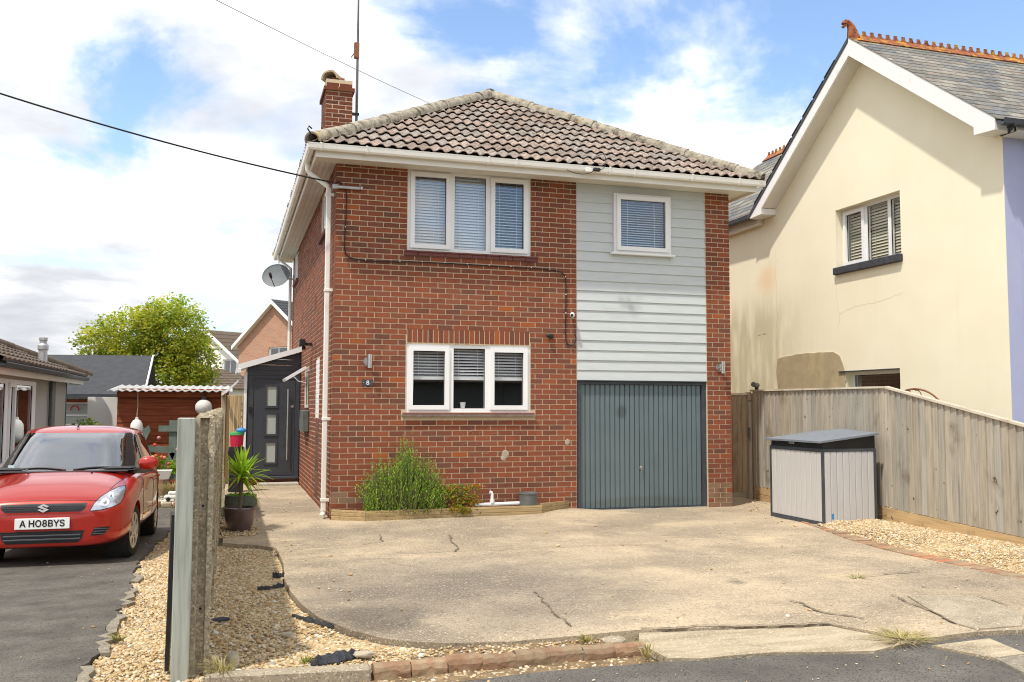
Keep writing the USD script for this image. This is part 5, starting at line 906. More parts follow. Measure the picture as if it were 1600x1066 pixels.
# plastic store box
bx = thing("storage_box", "grey plastic garden store with dark lid against the fence", "storage box", (6.5, -1.85, 0)); g = np.random.default_rng(14)
bx0, bx1, by0, by1, bz = 6.04, 6.87, -2.44, -1.23, 1.0
obj("frame", MB().ext(sg.box(by0, .0, by1, bz).difference(sg.box(by0+.022, .05, by1-.022, bz-.04)), "x", bx0-.006, bx0+.03).box(bx0+.035, bx1-.03, by0+.03, by1-.03, .02, bz-.05).box(bx1-.03, bx1, by0-.004, by1, 0, bz).box(bx0+.01, bx1, by0-.003, by0+.03, bz-.035, bz), "box_trim", bx)
n_ = 10
for i in range(n_): a = by0+.026+(by1-by0-.052)*i/n_; b = by0+.026+(by1-by0-.052)*(i+1)/n_; obj("front_plank", MB().rbox(bx0+.004, bx0+.034, a+.004, b-.004, .052, bz-.042, .006, tint=np.array((1.0, .99, .97))*g.uniform(.96, 1.03)), "box_panel", bx)
n_ = 8
for i in range(n_): a = bx0+.032+(bx1-bx0-.062)*i/n_; b = bx0+.032+(bx1-bx0-.062)*(i+1)/n_; obj("side_plank", MB().rbox(a+.003, b-.003, by0+.003, by0+.029, .01, bz-.037, .005, tint=np.array((.98, .98, 1.0))*g.uniform(.96, 1.03)), "box_panel", bx)
obj("blue_sticker", MB().box(bx0+.13, bx0+.16, by0+.001, by0+.003, .09, .16), "blue_plastic", bx)
v = np.array([[x, yy, z] for yy in (by0+.015, by1-.015) for x, z in ((bx0+.01, bz), (bx1, bz), (bx0+.02, 1.085), (bx1, 1.185))]); obj("collar", MB().hull(v), "black_plastic", bx)
ym = (by0+by1)/2; v = np.array([[x, yy, z+dz] for yy, k in ((by0-.04, 0), (by1+.035, 0)) for x, z in ((bx0-.055, 1.075), (bx1+.02, 1.18)) for dz in (0, .026)]+[[bx0+.3, ym, 1.185], [bx1-.05, ym, 1.245]]); obj("lid", MB().hull(v), "box_lid", bx)
obj("latch", MB().rbox(bx0-.02, bx0+.015, -1.84, -1.72, 1.045, 1.07, .006), "steel", bx)
# ---------------------------------------------------------------- fence line of concrete posts
def tripoly(poly, res):
    from shapely import contains_xy
    poly = poly.segmentize(res); x0, y0, x1, y1 = poly.bounds; gx, gy = np.meshgrid(np.arange(x0, x1, res), np.arange(y0, y1, res)); P = np.c_[gx.ravel(), gy.ravel()]; P = P[contains_xy(poly.buffer(-res*.35), P[:, 0], P[:, 1])]
    A = np.vstack([np.array(poly.exterior.coords)[:-1], P]); T = Delaunay(A).simplices; c = A[T].mean(1); T = T[contains_xy(poly, c[:, 0], c[:, 1])]
    a, b, d = A[T[:, 0]], A[T[:, 1]], A[T[:, 2]]; cr = (b-a)[:, 0]*(d-a)[:, 1]-(b-a)[:, 1]*(d-a)[:, 0]; T[cr < 0] = T[cr < 0][:, ::-1]; return A, T[abs(cr) > 1e-10]
def slotted_post(loc, h, label):
    t = thing("concrete_post", label, "fence post", loc, "slotted concrete fence posts"); x, y, z = loc
    sec = sg.Polygon([(-.055, -.06), (-.028, -.06), (-.018, -.025), (.018, -.025), (.028, -.06), (.055, -.06), (.055, .06), (.028, .06), (.018, .025), (-.018, .025), (-.028, .06), (-.055, .06)])
    m = MB().ext(affinity.translate(sec, x, y), "z", z-.12, z+h-.03); m.hull(np.array([[x+a, y+b, z+h+c] for a, b, c in ((-.055, -.06, -.029), (.055, -.06, -.029), (.055, .06, -.029), (-.055, .06, -.029), (-.03, -.05, .0), (.03, -.05, .0), (.03, .05, .0), (-.03, .05, .0))]))
    obj("shaft", m, "concrete_post", t)
    for zz_ in (.35, .95): obj("bolt_hole", MB().lathe([(0, 0), (.008, 0), (.008, .004), (0, .004)], sides=10).xf(lambda v: np.c_[x+v[:, 0], y-.026-v[:, 2], z+zz_+v[:, 1]]), "black_plastic", t)
    return t
py_ = [-6.90, -4.98, -3.06, -1.14, .78, 2.70]
lbl = ["nearest aggregate concrete fence post with empty slot beside the grey timber post", "second concrete fence post from the road", "third concrete fence post from the road", "concrete fence post beside the potted cordyline", "fifth concrete fence post, behind the potted cordyline", "last concrete fence post before the tall timber panel"]
for i, y in enumerate(py_): slotted_post((-1.482, y, -.0), 1.50, lbl[i])
g = np.random.default_rng(6)
for i in range(5):
    fp = thing("fence_panel", ["low boarded fence panel nearest the road, seen edge on", "second boarded fence panel from the road, seen edge on", "third boarded fence panel from the road, beside the potted cordyline", "fourth boarded fence panel from the road, seen edge on", "boarded fence panel farthest from the road"][i], "fence panel", (-1.48, py_[i]+.9, 0), "boarded panels between the concrete posts")
    y = py_[i]+.035
    while y < py_[i+1]-.1: w = .12; obj("board", MB().rbox(-1.49+.006*(int(y*10) % 2), -1.468+.006*(int(y*10) % 2), y, min(y+w, py_[i+1]-.035), .03, 1.44+g.normal(0, .006), .003, tint=np.array((.36, .31, .22))*g.uniform(.8, 1.15)), "fence_wood", fp); y += w+.003
    obj("rail", MB().box(-1.46, -1.435, py_[i]+.03, py_[i+1]-.03, .3, .36, tint=(.35, .3, .2)).box(-1.46, -1.435, py_[i]+.03, py_[i+1]-.03, 1.2, 1.26, tint=(.35, .3, .2)), "wood_y", fp)
tag(obj("timber_post", MB().rbox(-1.632, -1.535, -7.06, -6.96, -.15, 1.472, .006), "green_timber"), "square grey green timber post standing nearest the road", "post")
tag(obj("black_board", MB().hull(np.array([[x, y, z] for x, z in ((-1.672, .0), (-1.648, .0), (-1.655, .90), (-1.632, .90)) for y in (-6.92, -6.80)]+[[-1.665, -6.86, .915]])), "black_plastic"), "narrow black board leaning against the grey timber post", "board")
tp = thing("garden_screen", "tall pale timber fence panel between concrete fence and porch", "screen", (-1.25, 6.4, 0))
for i in range(5): a = -1.40+i*.075; obj("board", MB().rbox(a, a+.07, 6.42, 6.44, -.3, 1.74, .004, tint=np.array((.55, .38, .19))*g.uniform(.85, 1.15)), "fence_wood", tp)
obj("post", MB().rbox(-1.50, -1.41, 6.36, 6.45, -.3, 1.80, .006, tint=(.42, .36, .25)), "fence_wood", tp); obj("trellis", MB().box(-1.08, -1.05, 6.40, 6.43, -.2, 1.7, tint=(.3, .24, .16)), "fence_wood", tp)
for k in range(9): obj("slat", MB().box(-1.12, -1.02, 6.385, 6.398, .5+k*.13, .55+k*.13, tint=(.3, .24, .16)), "wood_x", tp)
# ---------------------------------------------------------------- red car
car = thing("parked_car", "red five door hatchback parked on the neighbour's tarmac, front towards the road", "car", (-3.185, -2.0, -.150), rotz=-1.5, rotx=-1.72)
SY = np.array([0, .012, .035, .075, .14, .22, .35, .55, .80, 1.0, 1.5, 2.2, 2.9, 3.3, 3.52, 3.64, 3.69])
SW = np.array([.52, .60, .66, .71, .755, .785, .815, .835, .845, .845, .845, .845, .84, .825, .79, .74, .62])
SB = np.array([.25, .225, .205, .195, .185, .18, .18, .18, .18, .18, .18, .18, .18, .2, .25, .3, .36])
SM = np.array([.43, .43, .44, .46, .49, .52, .55, .57, .59, .61, .62, .62, .62, .62, .6, .58, .55])
ST_ = np.array([.57, .625, .668, .705, .745, .785, .84, .895, .945, .965, .955, .955, .955, .945, .90, .85, .78])
SN = np.array([4.5, 4.2, 3.8, 3.5, 3.2, 3.0, 2.9, 2.9, 3.2, 4, 6, 6, 6, 6, 5, 4, 3.5])
from scipy.interpolate import PchipInterpolator as PI
fW, fB, fM, fT, fN = (PI(SY, s) for s in (SW, SB, SM, ST_, SN))
def inside(x, y, z):
    w, b, m, t, n = fW(y), fB(y), fM(y), fT(y), fN(y); x = np.abs(x)/w
    up = np.clip((z-m)/(t-m), 0, 9); dn = np.clip((m-z)/(m-b), 0, 9)
    return np.where(z >= m, x**n+up**n, x**5+dn**5) <= 1
def front_y(x, z, lo=0.0, hi=1.6):
    lo = np.full(np.shape(x), lo); hi = np.full(np.shape(x), hi)
    for _ in range(26): mid = (lo+hi)/2; s = inside(x, mid, z); hi = np.where(s, mid, hi); lo = np.where(s, lo, mid)
    return hi
def side_x(y, z):
    y, z = np.asarray(y, float), np.asarray(z, float); w, b, m, t, n = fW(y), fB(y), fM(y), fT(y), fN(y)
    up = np.clip((z-m)/(t-m), 0, 1); dn = np.clip((m-z)/(m-b), 0, 1); return w*np.where(z >= m, (1-up**n)**(1/n), (1-dn**5)**.2)
def top_z(x, y): m, t, n, w = fM(y), fT(y), fN(y), fW(y); return m+(t-m)*(1-np.clip(np.abs(x)/w, 0, 1)**n)**(1/n)
ys_ = np.unique(np.r_[np.linspace(0, .16, 14), np.linspace(.16, 1.1, 22), np.linspace(1.1, 3.3, 18), np.linspace(3.3, 3.69, 12)]); NT = 36
rings = []
for y in ys_:
    w, b, m, t, n = fW(y), fB(y), fM(y), fT(y), fN(y); a = np.linspace(0, np.pi/2, NT)
    ux, uz = w*np.sin(a)**(2/n), m+(t-m)*np.cos(a)**(2/n); lx, lz = w*np.cos(a)**.4, m-(m-b)*np.sin(a)**.4
    hx, hz_ = np.r_[ux, lx[1:]], np.r_[uz, lz[1:]]; hx[0] = 0; hx[-1] = 0
    rings.append(np.c_[np.r_[hx, -hx[-2:0:-1]], np.full(2*len(hx)-2, y), np.r_[hz_, hz_[-2:0:-1]]])
K = len(rings[0]); V = np.vstack(rings); nR = len(rings)
F = [[i*K+j, i*K+(j+1) % K, (i+1)*K+(j+1) % K, (i+1)*K+j] for i in range(nR-1) for j in range(K)]
F = np.array(F); F = np.vstack([F[:, [0, 1, 2]], F[:, [0, 2, 3]]]); V = np.vstack([V, [[0, 0, .42]], [[0, 3.69, .55]]]); nv_ = len(V)
F = np.vstack([F, [[nv_-2, (j+1) % K, j] for j in range(K)], [[nv_-1, (nR-1)*K+j, (nR-1)*K+(j+1) % K] for j in range(K)]])
tm_ = trimesh.Trimesh(V, F, process=False)
if tm_.volume < 0: F = F[:, ::-1]
body = manifold3d.Manifold(manifold3d.Mesh(V.astype(np.float32), F.astype(np.uint32)))
AX = (.72, 3.08)
for ya in AX:
    for s in (-1, 1):
        cyl = manifold3d.Manifold.cylinder(.40, .335, .335, 48).rotate([0, 90, 0]).translate([.56 if s > 0 else -.96, ya, .29]); body = body-cyl
obj("body", MB().add(body), "car_red", car, smooth=32)
def patch(poly, off, res=.02):
    A, T = tripoly(poly, res); y = front_y(A[:, 0], A[:, 1])-off; return np.c_[A[:, 0], y, A[:, 1]], T
def shell(mb, poly, off, res=.02):
    v, t = patch(poly, off, res); return mb.add(v, t)
def mir(p): return [(-x, z) for x, z in p][::-1]
grl = [(-.415, .655), (.415, .655), (.40, .60), (.36, .565), (-.36, .565), (-.40, .60)]
gr = obj("upper_grille", shell(MB(), sg.Polygon(grl), .003), "black_plastic", car)
m = MB(); gp_ = sg.Polygon(grl).buffer(-.012)
for r in range(5):
    for c in range(38):
        x, z = -.41+c*.0222+(.0111 if r % 2 else 0), .574+r*.0185
        if gp_.contains(sg.Point(x, z)): y = float(front_y(np.array([x]), np.array([z]))[0]); m.hull(np.array([[x+a, y-o, z+b] for a, b, o in ((-.008, 0, .004), (.008, 0, .004), (0, .007, .004), (0, -.007, .004), (0, 0, .011))]))
obj("grille_studs", m, "dark_grey", gr, kind="stuff")
SS = [(.5, 1), (.98, .70), (.80, .58), (.5, .77), (.38, .69), (1, .33)]; SS = SS+[(1-x, 1-y) for x, y in SS]
emb = affinity.translate(affinity.scale(sg.Polygon(SS), .112, .088, origin=(.5, .5)), -.5, .61-.5); v, t = tripoly(emb, .02); obj("emblem", MB().ext(emb, "y", -.016, .0), "chrome", car)
gf = sg.Polygon(grl).buffer(.012); obj("grille_trim", shell(MB(), gf.difference(sg.Polygon(grl).buffer(.001)).buffer(0) if False else sg.Polygon([(-.43, .560), (-.36, .548), (.36, .548), (.43, .560), (.40, .566), (-.40, .566)]), .005, .015), "car_red", car)
npl = obj("number_plate", MB().rbox(-.262, .262, -.030, -.006, .395, .508, .004), "plate_white", car)
tx = meshkit.text_mesh("A HO8BYS", .066, .003, bold=True); v = tx.vertices; sc = .43/(v[:, 0].max()-v[:, 0].min()); obj("lettering", MB().add(np.c_[(v[:, 0]-(v[:, 0].max()+v[:, 0].min())/2)*sc, -.0305-v[:, 2], .420+v[:, 1]-v[:, 1].min()], tx.faces[:, :]), "black_plastic", npl)
lgp = [(-.40, .37), (.40, .37), (.385, .29), (.34, .245), (-.34, .245), (-.385, .29)]; lg = obj("lower_grille", shell(MB(), sg.Polygon(lgp), .002), "black_plastic", car)
for z in (.285, .325): obj("grille_bar", MB().rbox(-.37, .37, -.012, .01, z-.008, z+.008, .003), "dark_grey", lg)
obj("bumper_lip", shell(MB(), sg.Polygon([(-.42, .38), (.42, .38), (.415, .372), (-.415, .372)]), .008, .02), "car_red", car)
fog = [(.465, .305), (.60, .325), (.655, .40), (.50, .395)]
for p in (fog, mir(fog)):
    fg = obj("fog_recess", shell(MB(), sg.Polygon(p), .003), "black_plastic", car)
    for k in (.33, .355, .38):
        xs_ = np.linspace(.49 if k < .34 else .50, .60 if k < .34 else .635, 8); xs_ = xs_ if p is fog else -xs_; zz_ = np.full(8, k); obj("recess_bar", MB().tube(np.c_[xs_, front_y(xs_, zz_)-.005, zz_], .004, 5), "dark_grey", fg)
hl_ = [(.455, .572), (.485, .64), (.535, .705), (.60, .755), (.665, .79), (.715, .802), (.738, .765), (.742, .69), (.722, .635), (.66, .605), (.56, .582)]
for p in (hl_, mir(hl_)):
    s_ = 1 if p is hl_ else -1; h = obj("headlight", shell(MB(), sg.Polygon(p), .002, .015), "lens_inner", car, smooth=40)
    obj("headlight_rim", shell(MB(), sg.Polygon(p).difference(sg.Polygon(p).buffer(-.010)).buffer(0) if False else sg.Polygon(p).buffer(.008), .0012, .015), "black_plastic", h)
    for x, z, r in ((.585, .655, .046), (.625, .715, .036)): y = float(front_y(np.array([x]), np.array([z]))[0]); obj("bulb_bowl", MB().lathe([(r, .0), (r*.95, .008), (r*.6, .004), (0, .0)], sides=20).xf(lambda v: np.c_[s_*(x+v[:, 0]), y-.004-v[:, 2]+.45*(v[:, 0])+.8*v[:, 1], z+v[:, 1]]), "chrome", h, smooth=40); obj("bulb", MB().sphere((s_*x, y-.006, z), r*.42, 2), "lens_inner", h, smooth=True)
    v, t = patch(sg.Polygon(p), .016, .02); obj("lens", MB().add(v, t), "lens_glass", h, smooth=40)
def gap(name, P, r=.0035): obj(name, MB().tube(np.array(P), r, 5), "black_plastic", car)
xs_ = np.linspace(-.60, .60, 30); zs = .688-.02*(np.abs(xs_)/.6)**2; gap("bonnet_gap", np.c_[xs_, front_y(xs_, zs)-.0005, zs])
for s in (-1, 1):
    yy = np.linspace(.30, .92, 20); xx_ = .60+.10*(yy-.3)/.6; gap("bonnet_gap", np.c_[s*xx_, yy, top_z(xx_, yy)+.0005], .003)
    for y0, y1 in ((1.28, 1.24), (2.36, 2.36), (3.02, 2.95)): z = np.linspace(.24, .93, 16); y = np.linspace(y0, y1, 16); gap("door_gap", np.c_[s*(side_x(y, z)+.0005), y, z], .003)
    y = np.linspace(1.25, 2.98, 24); gap("sill_gap", np.c_[s*(side_x(y, np.full(24, .25))+.0005), y, np.full(24, .25)], .003)
    for y0 in (2.12, 2.8): obj("door_handle", MB().rbox(s*.855-.012, s*.855+.012, y0, y0+.17, .80, .828, .008), "car_red", car)
    z = np.full(14, .42); y = np.linspace(1.35, 2.9, 14); obj("side_strip", MB().tube(np.c_[s*(side_x(y, z)+.001), y, z], .011, 6), "car_red", car)
    obj("mirror", MB().sphere((s*.895, 1.18, 1.035), .105, 3, (1.10, .62, .80)).rbox(s*.84-.04, s*.84+.04, 1.17, 1.23, .965, 1.0, .01), "car_red", car, smooth=40); obj("side_repeater", MB().rbox(s*.843-.006, s*.843+.006, 1.02, 1.07, .70, .725, .004), "lens_inner", car)
for x in (-.33, .33): obj("washer_jet", MB().sphere((x, .80, float(top_z(np.array(x), .80))+.004), .012, 1), "black_plastic", car)
# greenhouse
zl = np.array([.90, .95, 1.0, 1.1, 1.2, 1.3, 1.37, 1.41, 1.435]); yfr = np.array([.90, .965, 1.03, 1.165, 1.30, 1.44, 1.55, 1.625, 1.70]); yrr = np.array([3.60, 3.59, 3.57, 3.54, 3.50, 3.45, 3.40, 3.35, 3.30]); wl_ = np.array([.80, .795, .785, .752, .715, .675, .648, .625, .60])
gF, gR, gW = PI(zl, yfr), PI(zl, yrr), PI(zl, wl_); NA = 160; lev = np.r_[np.linspace(.90, 1.435, 30)]; rows = []
ta = np.linspace(0, 2*np.pi, NA, endpoint=False)
for z in lev:
    c_, s_ = np.cos(ta), np.sin(ta); n = 4.2; x = gW(z)*np.sign(c_)*np.abs(c_)**(2/n); yy = np.sign(s_)*np.abs(s_)**(2/n); yc, ly = (gF(z)+gR(z))/2, (gR(z)-gF(z))/2; rows.append(np.c_[x, yc+ly*yy, np.full(NA, z)])
for k, z in ((.93, 1.452), (.8, 1.474), (.6, 1.490), (.35, 1.498), (.02, 1.50)):
    r = rows[len(lev)-1].copy(); c = np.array([0, 2.5, 0]); r[:, :2] = c[:2]+(r[:, :2]-c[:2])*k; r[:, 2] = z; rows.append(r)
G = np.array(rows); parts = {k: MB() for k in ("windscreen", "side_window", "far_window", "rear_glass", "pillar", "roof")}; NRw = len(rows)
parts_f = {k: [] for k in parts}; GV = G.reshape(-1, 3)
for i in range(NRw-1):
    for j in range(NA):
        q = [i*NA+j, i*NA+(j+1) % NA, (i+1)*NA+(j+1) % NA, (i+1)*NA+j]; p = GV[q]; c = p.mean(0); nn = np.cross(p[1]-p[0], p[3]-p[0]); nn /= np.linalg.norm(nn)+1e-12; nn = nn if nn[2] > -.9 else -nn
        z = c[2]; W = float(gW(min(z, 1.435))); k = "roof"
        if z < 1.405:
            yf_ = float(gF(z)); dyf = c[1]-yf_
            if abs(c[0]) < W*(.80+.20*(z-.95)) and c[1] < 2.2: k = "windscreen" if .955 < z < 1.395 else "pillar"
            elif c[1] > 3.2 and abs(c[0]) < W*.86: k = "rear_glass"
            elif dyf < .34 or z < .97: k = "pillar"
            elif z > 1.375: k = "roof"
            elif c[1] > 3.12: k = "roof"
            elif 2.34 < c[1] < 2.43: k = "pillar"
            else: k = "side_window" if c[0] > 0 else "far_window"
        parts_f[k].append(q)
for k, mt in (("windscreen", "car_glass"), ("side_window", "car_glass"), ("far_window", "car_glass"), ("rear_glass", "car_glass"), ("pillar", "black_plastic"), ("roof", "car_red")):
    f = np.array(parts_f[k]); u_, inv = np.unique(f, return_inverse=True); f2 = inv.reshape(f.shape); vv = GV[u_]; c = vv-np.array([0, 2.3, 1.0]); a, b, d = vv[f2[:, 0]], vv[f2[:, 1]], vv[f2[:, 3]]
    obj(k, MB().add(vv, f2), mt, car, smooth=50)
obj("interior_floor", MB().box(-.76, .76, 1.0, 3.45, .958, .968), "seat_cloth", car); obj("dashboard", MB().rbox(-.74, .74, 1.02, 1.55, .962, 1.0, .02), "black_plastic", car)
for s in (-1, 1): obj("seat", MB().rbox(s*.34-.22, s*.34+.22, 2.02, 2.16, .95, 1.24, .05).rbox(s*.34-.12, s*.34+.12, 2.06, 2.15, 1.25, 1.37, .03), "seat_cloth", car)
obj("rear_seat", MB().rbox(-.62, .62, 2.95, 3.1, .95, 1.2, .05), "seat_cloth", car)
th_ = np.linspace(0, 2*np.pi, 30); obj("steering_wheel", MB().tube(np.c_[-.34+.17*np.cos(th_), 1.62+.05*np.sin(th_), 1.02+.15*np.sin(th_)], .013, 6), "black_plastic", car)
obj("cowl", MB().rbox(-.70, .70, .86, .965, .945, .962, .006), "black_plastic", car)
def on_screen(x, z, off=.012): yy = (np.abs(np.clip(np.abs(x)/gW(z), 0, .999))**4.2); yc, ly = (gF(z)+gR(z))/2, (gR(z)-gF(z))/2; return yc-ly*(1-yy)**(1/4.2)-off
for x0, x1, z0, z1 in ((.02, -.50, .975, .985), (.60, .10, .985, .972)):
    xs_ = np.linspace(x0, x1, 12); zz_ = np.linspace(z0, z1, 12)+.018*np.sin(np.linspace(0, np.pi, 12)); obj("wiper", MB().tube(np.c_[xs_, on_screen(xs_, zz_), zz_], .010, 6), "black_plastic", car)
obj("tax_disc", MB().box(-.60, -.54, 1.075, 1.08, .985, 1.03), "sticker", car)
obj("roof_aerial", MB().hull(np.array([[-.02, 1.78, 1.465], [.02, 1.78, 1.465], [0, 1.74, 1.465], [0, 1.80, 1.50]])).tube([(0, 1.79, 1.48), (.0, 1.88, 1.56)], .005, 5), "black_plastic", car)
for ya in AX:
    for s in (-1, 1):
        def wx(v, s=s, ya=ya): 
            q = np.c_[s*(.735+v[:, 2]), v[:, 0]*s, .29+v[:, 1]]; a = math.radians(7) if ya < 1 else 0; cx = s*.70
            return np.c_[cx+(q[:, 0]-cx)*math.cos(a)+q[:, 1]*math.sin(a), ya+q[:, 1]*math.cos(a)-(q[:, 0]-cx)*math.sin(a), q[:, 2]]
        w = obj("wheel", MB().lathe([(.18, -.07), (.235, -.085), (.275, -.08), (.292, -.05), (.292, .05), (.275, .08), (.235, .09), (.205, .082), (.20, .05)], sides=40).xf(wx), "black_rubber", car, smooth=35)
        hc = [sg.Point(0, 0).buffer(.205, 24)]
        cut = unary_union([affinity.rotate(affinity.translate(affinity.scale(sg.Point(0, 0).buffer(1, 8), .030, .042), 0, .135), k*360/7, origin=(0, 0)) for k in range(7)])
        obj("hubcap", MB().ext(hc[0].difference(cut), "z", .062, .078).lathe([(0, .10), (.05, .097), (.075, .078), (.0, .07)], sides=20).xf(wx), "hubcap", w); obj("brake_disc", MB().lathe([(0, .03), (.2, .03), (.2, .02), (0, .02)], sides=24).xf(wx), "black_plastic", w)
for ya in AX:
    for s in (-1, 1):
        def lx_(v, s=s, ya=ya): return np.c_[s*(.565+v[:, 2]), ya+v[:, 0]*s, .29+v[:, 1]]
        obj("wheel_liner", MB().lathe([(0, 0), (.331, 0), (.331, .235)], sides=40).xf(lx_), "black_rubber", car)
# ---------------------------------------------------------------- bungalow on the left
bg = thing("bungalow", "low bungalow with brown tiled roof and white bay window behind the red car", "house", (-5, 6, 0))
TB = frame(-4.8, 0, 0, 0, 1)   # local u = y, inward = -x
obj("wall", MB().box(-8.5, -4.80, 4.2, 9.62, -.5, 2.05), "pebbledash", bg)
obj("bay_wall", MB().box(-8.5, -4.46, 1.0, 4.52, -.5, .62).box(-8.5, -4.46, 1.0, 4.52, 1.92, 2.02), "pebbledash", bg)
obj("front_gable", MB().ext(sg.Polygon([(-4.46, -.5), (-4.46, 2.0), (-7.45, 3.27), (-10.4, 2.1), (-10.4, -.5)]), "y", .9, 1.0), "pebbledash", bg)
def Tbay(v): return np.c_[-4.46-v[:, 1], v[:, 0], v[:, 2]]
bw = window(bg, "bay_window", lambda v: Tbay(v)[:, :], 1.0, 4.52, .62, 1.92, [(1.1, 2.30, "fixed"), (2.52, 2.86, "sash"), (3.05, 4.25, "fixed")], .02, fw_=.07, room=.0, gl="window_glass")
obj("bay_inside", MB().box(-5.2, -5.19, 1.1, 4.48, .6, 1.95).box(-5.19, -4.55, 1.05, 4.48, .58, .62).box(-5.19, -4.55, 1.05, 4.48, 1.93, 1.95).box(-5.19, -4.55, 4.47, 4.48, .62, 1.93), "room_dark", bg)
obj("curtain", MB().add(np.array([[-4.66-.03*math.sin(k*1.3), 3.1+k*.03, z] for k in range(20) for z in (.66, 1.9)]), np.array([[2*k, 2*k+1, 2*k+3, 2*k+2] for k in range(19)])), "shed_wood", bg)
obj("downpipe", MB().tube([(-4.75, 7.5, 2.0), (-4.75, 7.5, -.4)], .035, 10), "zinc_grey", bg, smooth=40)
obj("grey_pilaster", MB().box(-4.82, -4.785, 7.75, 8.25, -.4, 2.02), "zinc_grey", bg)
obj("corner_bead", MB().box(-4.82, -4.79, 9.56, 9.63, -.4, 2.03), "dark_grey", bg)
obj("gutter", MB().ext(affinity.translate(sg.Polygon([(0, 0), (.02, -.06), (.09, -.06), (.11, 0), (.10, .01), (.085, -.045), (.025, -.045), (.01, .01)]), -4.50, 2.14), "y", 5.6, 10.05), "black_plastic", bg)
obj("gutter", MB().ext(affinity.translate(sg.Polygon([(0, 0), (.02, -.06), (.09, -.06), (.11, 0), (.10, .01), (.085, -.045), (.025, -.045), (.01, .01)]), -4.26, 2.10), "y", .75, 5.75), "black_plastic", bg)
obj("fascia", MB().box(-4.53, -4.505, 5.6, 10.0, 1.99, 2.11).box(-4.8, -4.505, 9.98, 10.0, 1.99, 2.11), "soffit", bg); obj("fascia", MB().box(-4.30, -4.265, .8, 5.7, 1.95, 2.07), "soffit", bg)
def tile_course_roof(parent, name, p0, p1, up, n, mat, wave=.02, pitchw=.25, label=None):
    """courses of wavy interlocking tiles: eave p0->p1, up vector to the top, n courses; returns one mesh of stuff"""
    p0, p1, up = np.array(p0, float), np.array(p1, float), np.array(up, float); L = np.linalg.norm(p1-p0); t = (p1-p0)/L; nn = np.cross(t, up); nn /= np.linalg.norm(nn); nn = nn if nn[2] > 0 else -nn
    m = MB(); k = max(2, int(L/pitchw*4)); s = np.linspace(0, L, k+1); w = wave*np.abs(np.sin(s/pitchw*np.pi))
    return t, nn, L, s, w
def clipped_courses(name, parent, p0, p1, up, n, mat, lo, hi, wave=.02, pitchw=.25):
    t, nn, L, s, w = tile_course_roof(parent, name, p0, p1, up, n, mat, wave, pitchw); m = MB(); p0 = np.array(p0, float); up = np.array(up, float)
    for r in range(n):
        a, b = r/n, (r+1.12)/n; k = len(s)
        sa, sb_ = np.clip(s, lo(a), hi(a)), np.clip(s, lo(min(b, 1)), hi(min(b, 1)))
        V = np.vstack([p0+sa[:, None]*t+up*a+nn*(.035+w)[:, None], p0+sb_[:, None]*t+up*min(b, 1)+nn*(.008+w)[:, None], p0+sa[:, None]*t+up*a+nn*.005])
        F = np.array([[i, i+1, k+i+1, k+i] for i in range(k-1)]+[[2*k+i, 2*k+i+1, i+1, i] for i in range(k-1)]); m.add(V, F)
    return obj(name, m, mat, parent, kind="stuff")
H = np.array([-2.9, 0, 1.15]); brf = obj("roof", MB().add(np.array([[-4.45, 5.5, 2.16], [-4.45, 10.1, 2.16], [-7.45, 7.1, 3.35], [-7.45, .7, 3.35], [-4.2, 5.6, 2.12], [-4.2, .7, 2.12], [-9, 10.1, 2.16], [-9, 7.1, 3.35]]), [[0, 1, 2], [0, 2, 3], [0, 3, 5], [0, 5, 4], [1, 6, 7], [1, 7, 2], [3, 2, 7]]).add(np.array([[-7.45, .7, 3.35], [-7.45, 7.1, 3.35], [-10.7, 7.1, 2.12], [-10.7, .7, 2.12]]), [[0, 1, 2, 3]]), "tile_under", bg)
clipped_courses("roof_tiles", brf, (-4.45, 10.1, 2.17), (-4.45, 5.55, 2.17), (-3.0, 0, 1.19), 9, "brown_tile", lambda a: 3.0*a, lambda a: 4.55, .03, .3)
clipped_courses("roof_tiles", brf, (-4.20, 5.7, 2.12), (-4.20, .7, 2.12), (-3.25, 0, 1.25), 10, "brown_tile", lambda a: 0*a, lambda a: 5.0, .03, .3)
clipped_courses("roof_tiles", brf, (-9, 10.1, 2.17), (-4.45, 10.1, 2.17), (0, -3.0, 1.19), 9, "brown_tile", lambda a: 0, lambda a: 4.55-3.0*a, .03, .3)
ridge_tiles((-4.42, 10.08, 2.20), (-7.4, 7.12, 3.40), .11, 9, "brown_tile", brf, np.random.default_rng(3), .0, "hip_tile")
tag(obj("flue_pipe", MB().lathe([(.0, 0), (.10, 0), (.10, .05), (.085, .06), (.085, .32), (.105, .34), (.105, .42), (.07, .46), (.07, .52), (.085, .53), (.085, .58), (0, .60)], (-5.02, 8.05, 2.33), 20), "galvanised", smooth=40), "short pale metal flue on the bungalow roof", "flue")
# ---------------------------------------------------------------- sheds
wb = thing("garage_outbuilding", "white outbuilding with grey felt roof behind the bungalow", "outbuilding", (-5.5, 12.2, -.3))
obj("wall", MB().ext(rect(-8.5, -3.62, -.5, 1.82).difference(rect(-5.45, -4.52, .9, 1.62)), "y", 12.0, 12.2).box(-3.72, -3.62, 12.2, 16.2, -.5, 1.9), "white_render", wb)
window(wb, "window", lambda v: np.c_[v[:, 0], 12.0+v[:, 1], v[:, 2]], -5.42, -4.55, .7, 1.60, [(-5.36, -4.61, "fixed")], .03, room=.6, gl="obscure_glass", room_mat="plaster")
obj("window_surround", MB().ext(rect(-5.50, -4.47, .65, 1.67).difference(rect(-5.42, -4.55, .7, 1.60)), "y", 11.97, 11.999), "shed_wood", wb)
for z in (1.05, 1.28): obj("window_bar", MB().box(-5.36, -4.61, 12.02, 12.05, z-.02, z+.02), "white_upvc", wb)
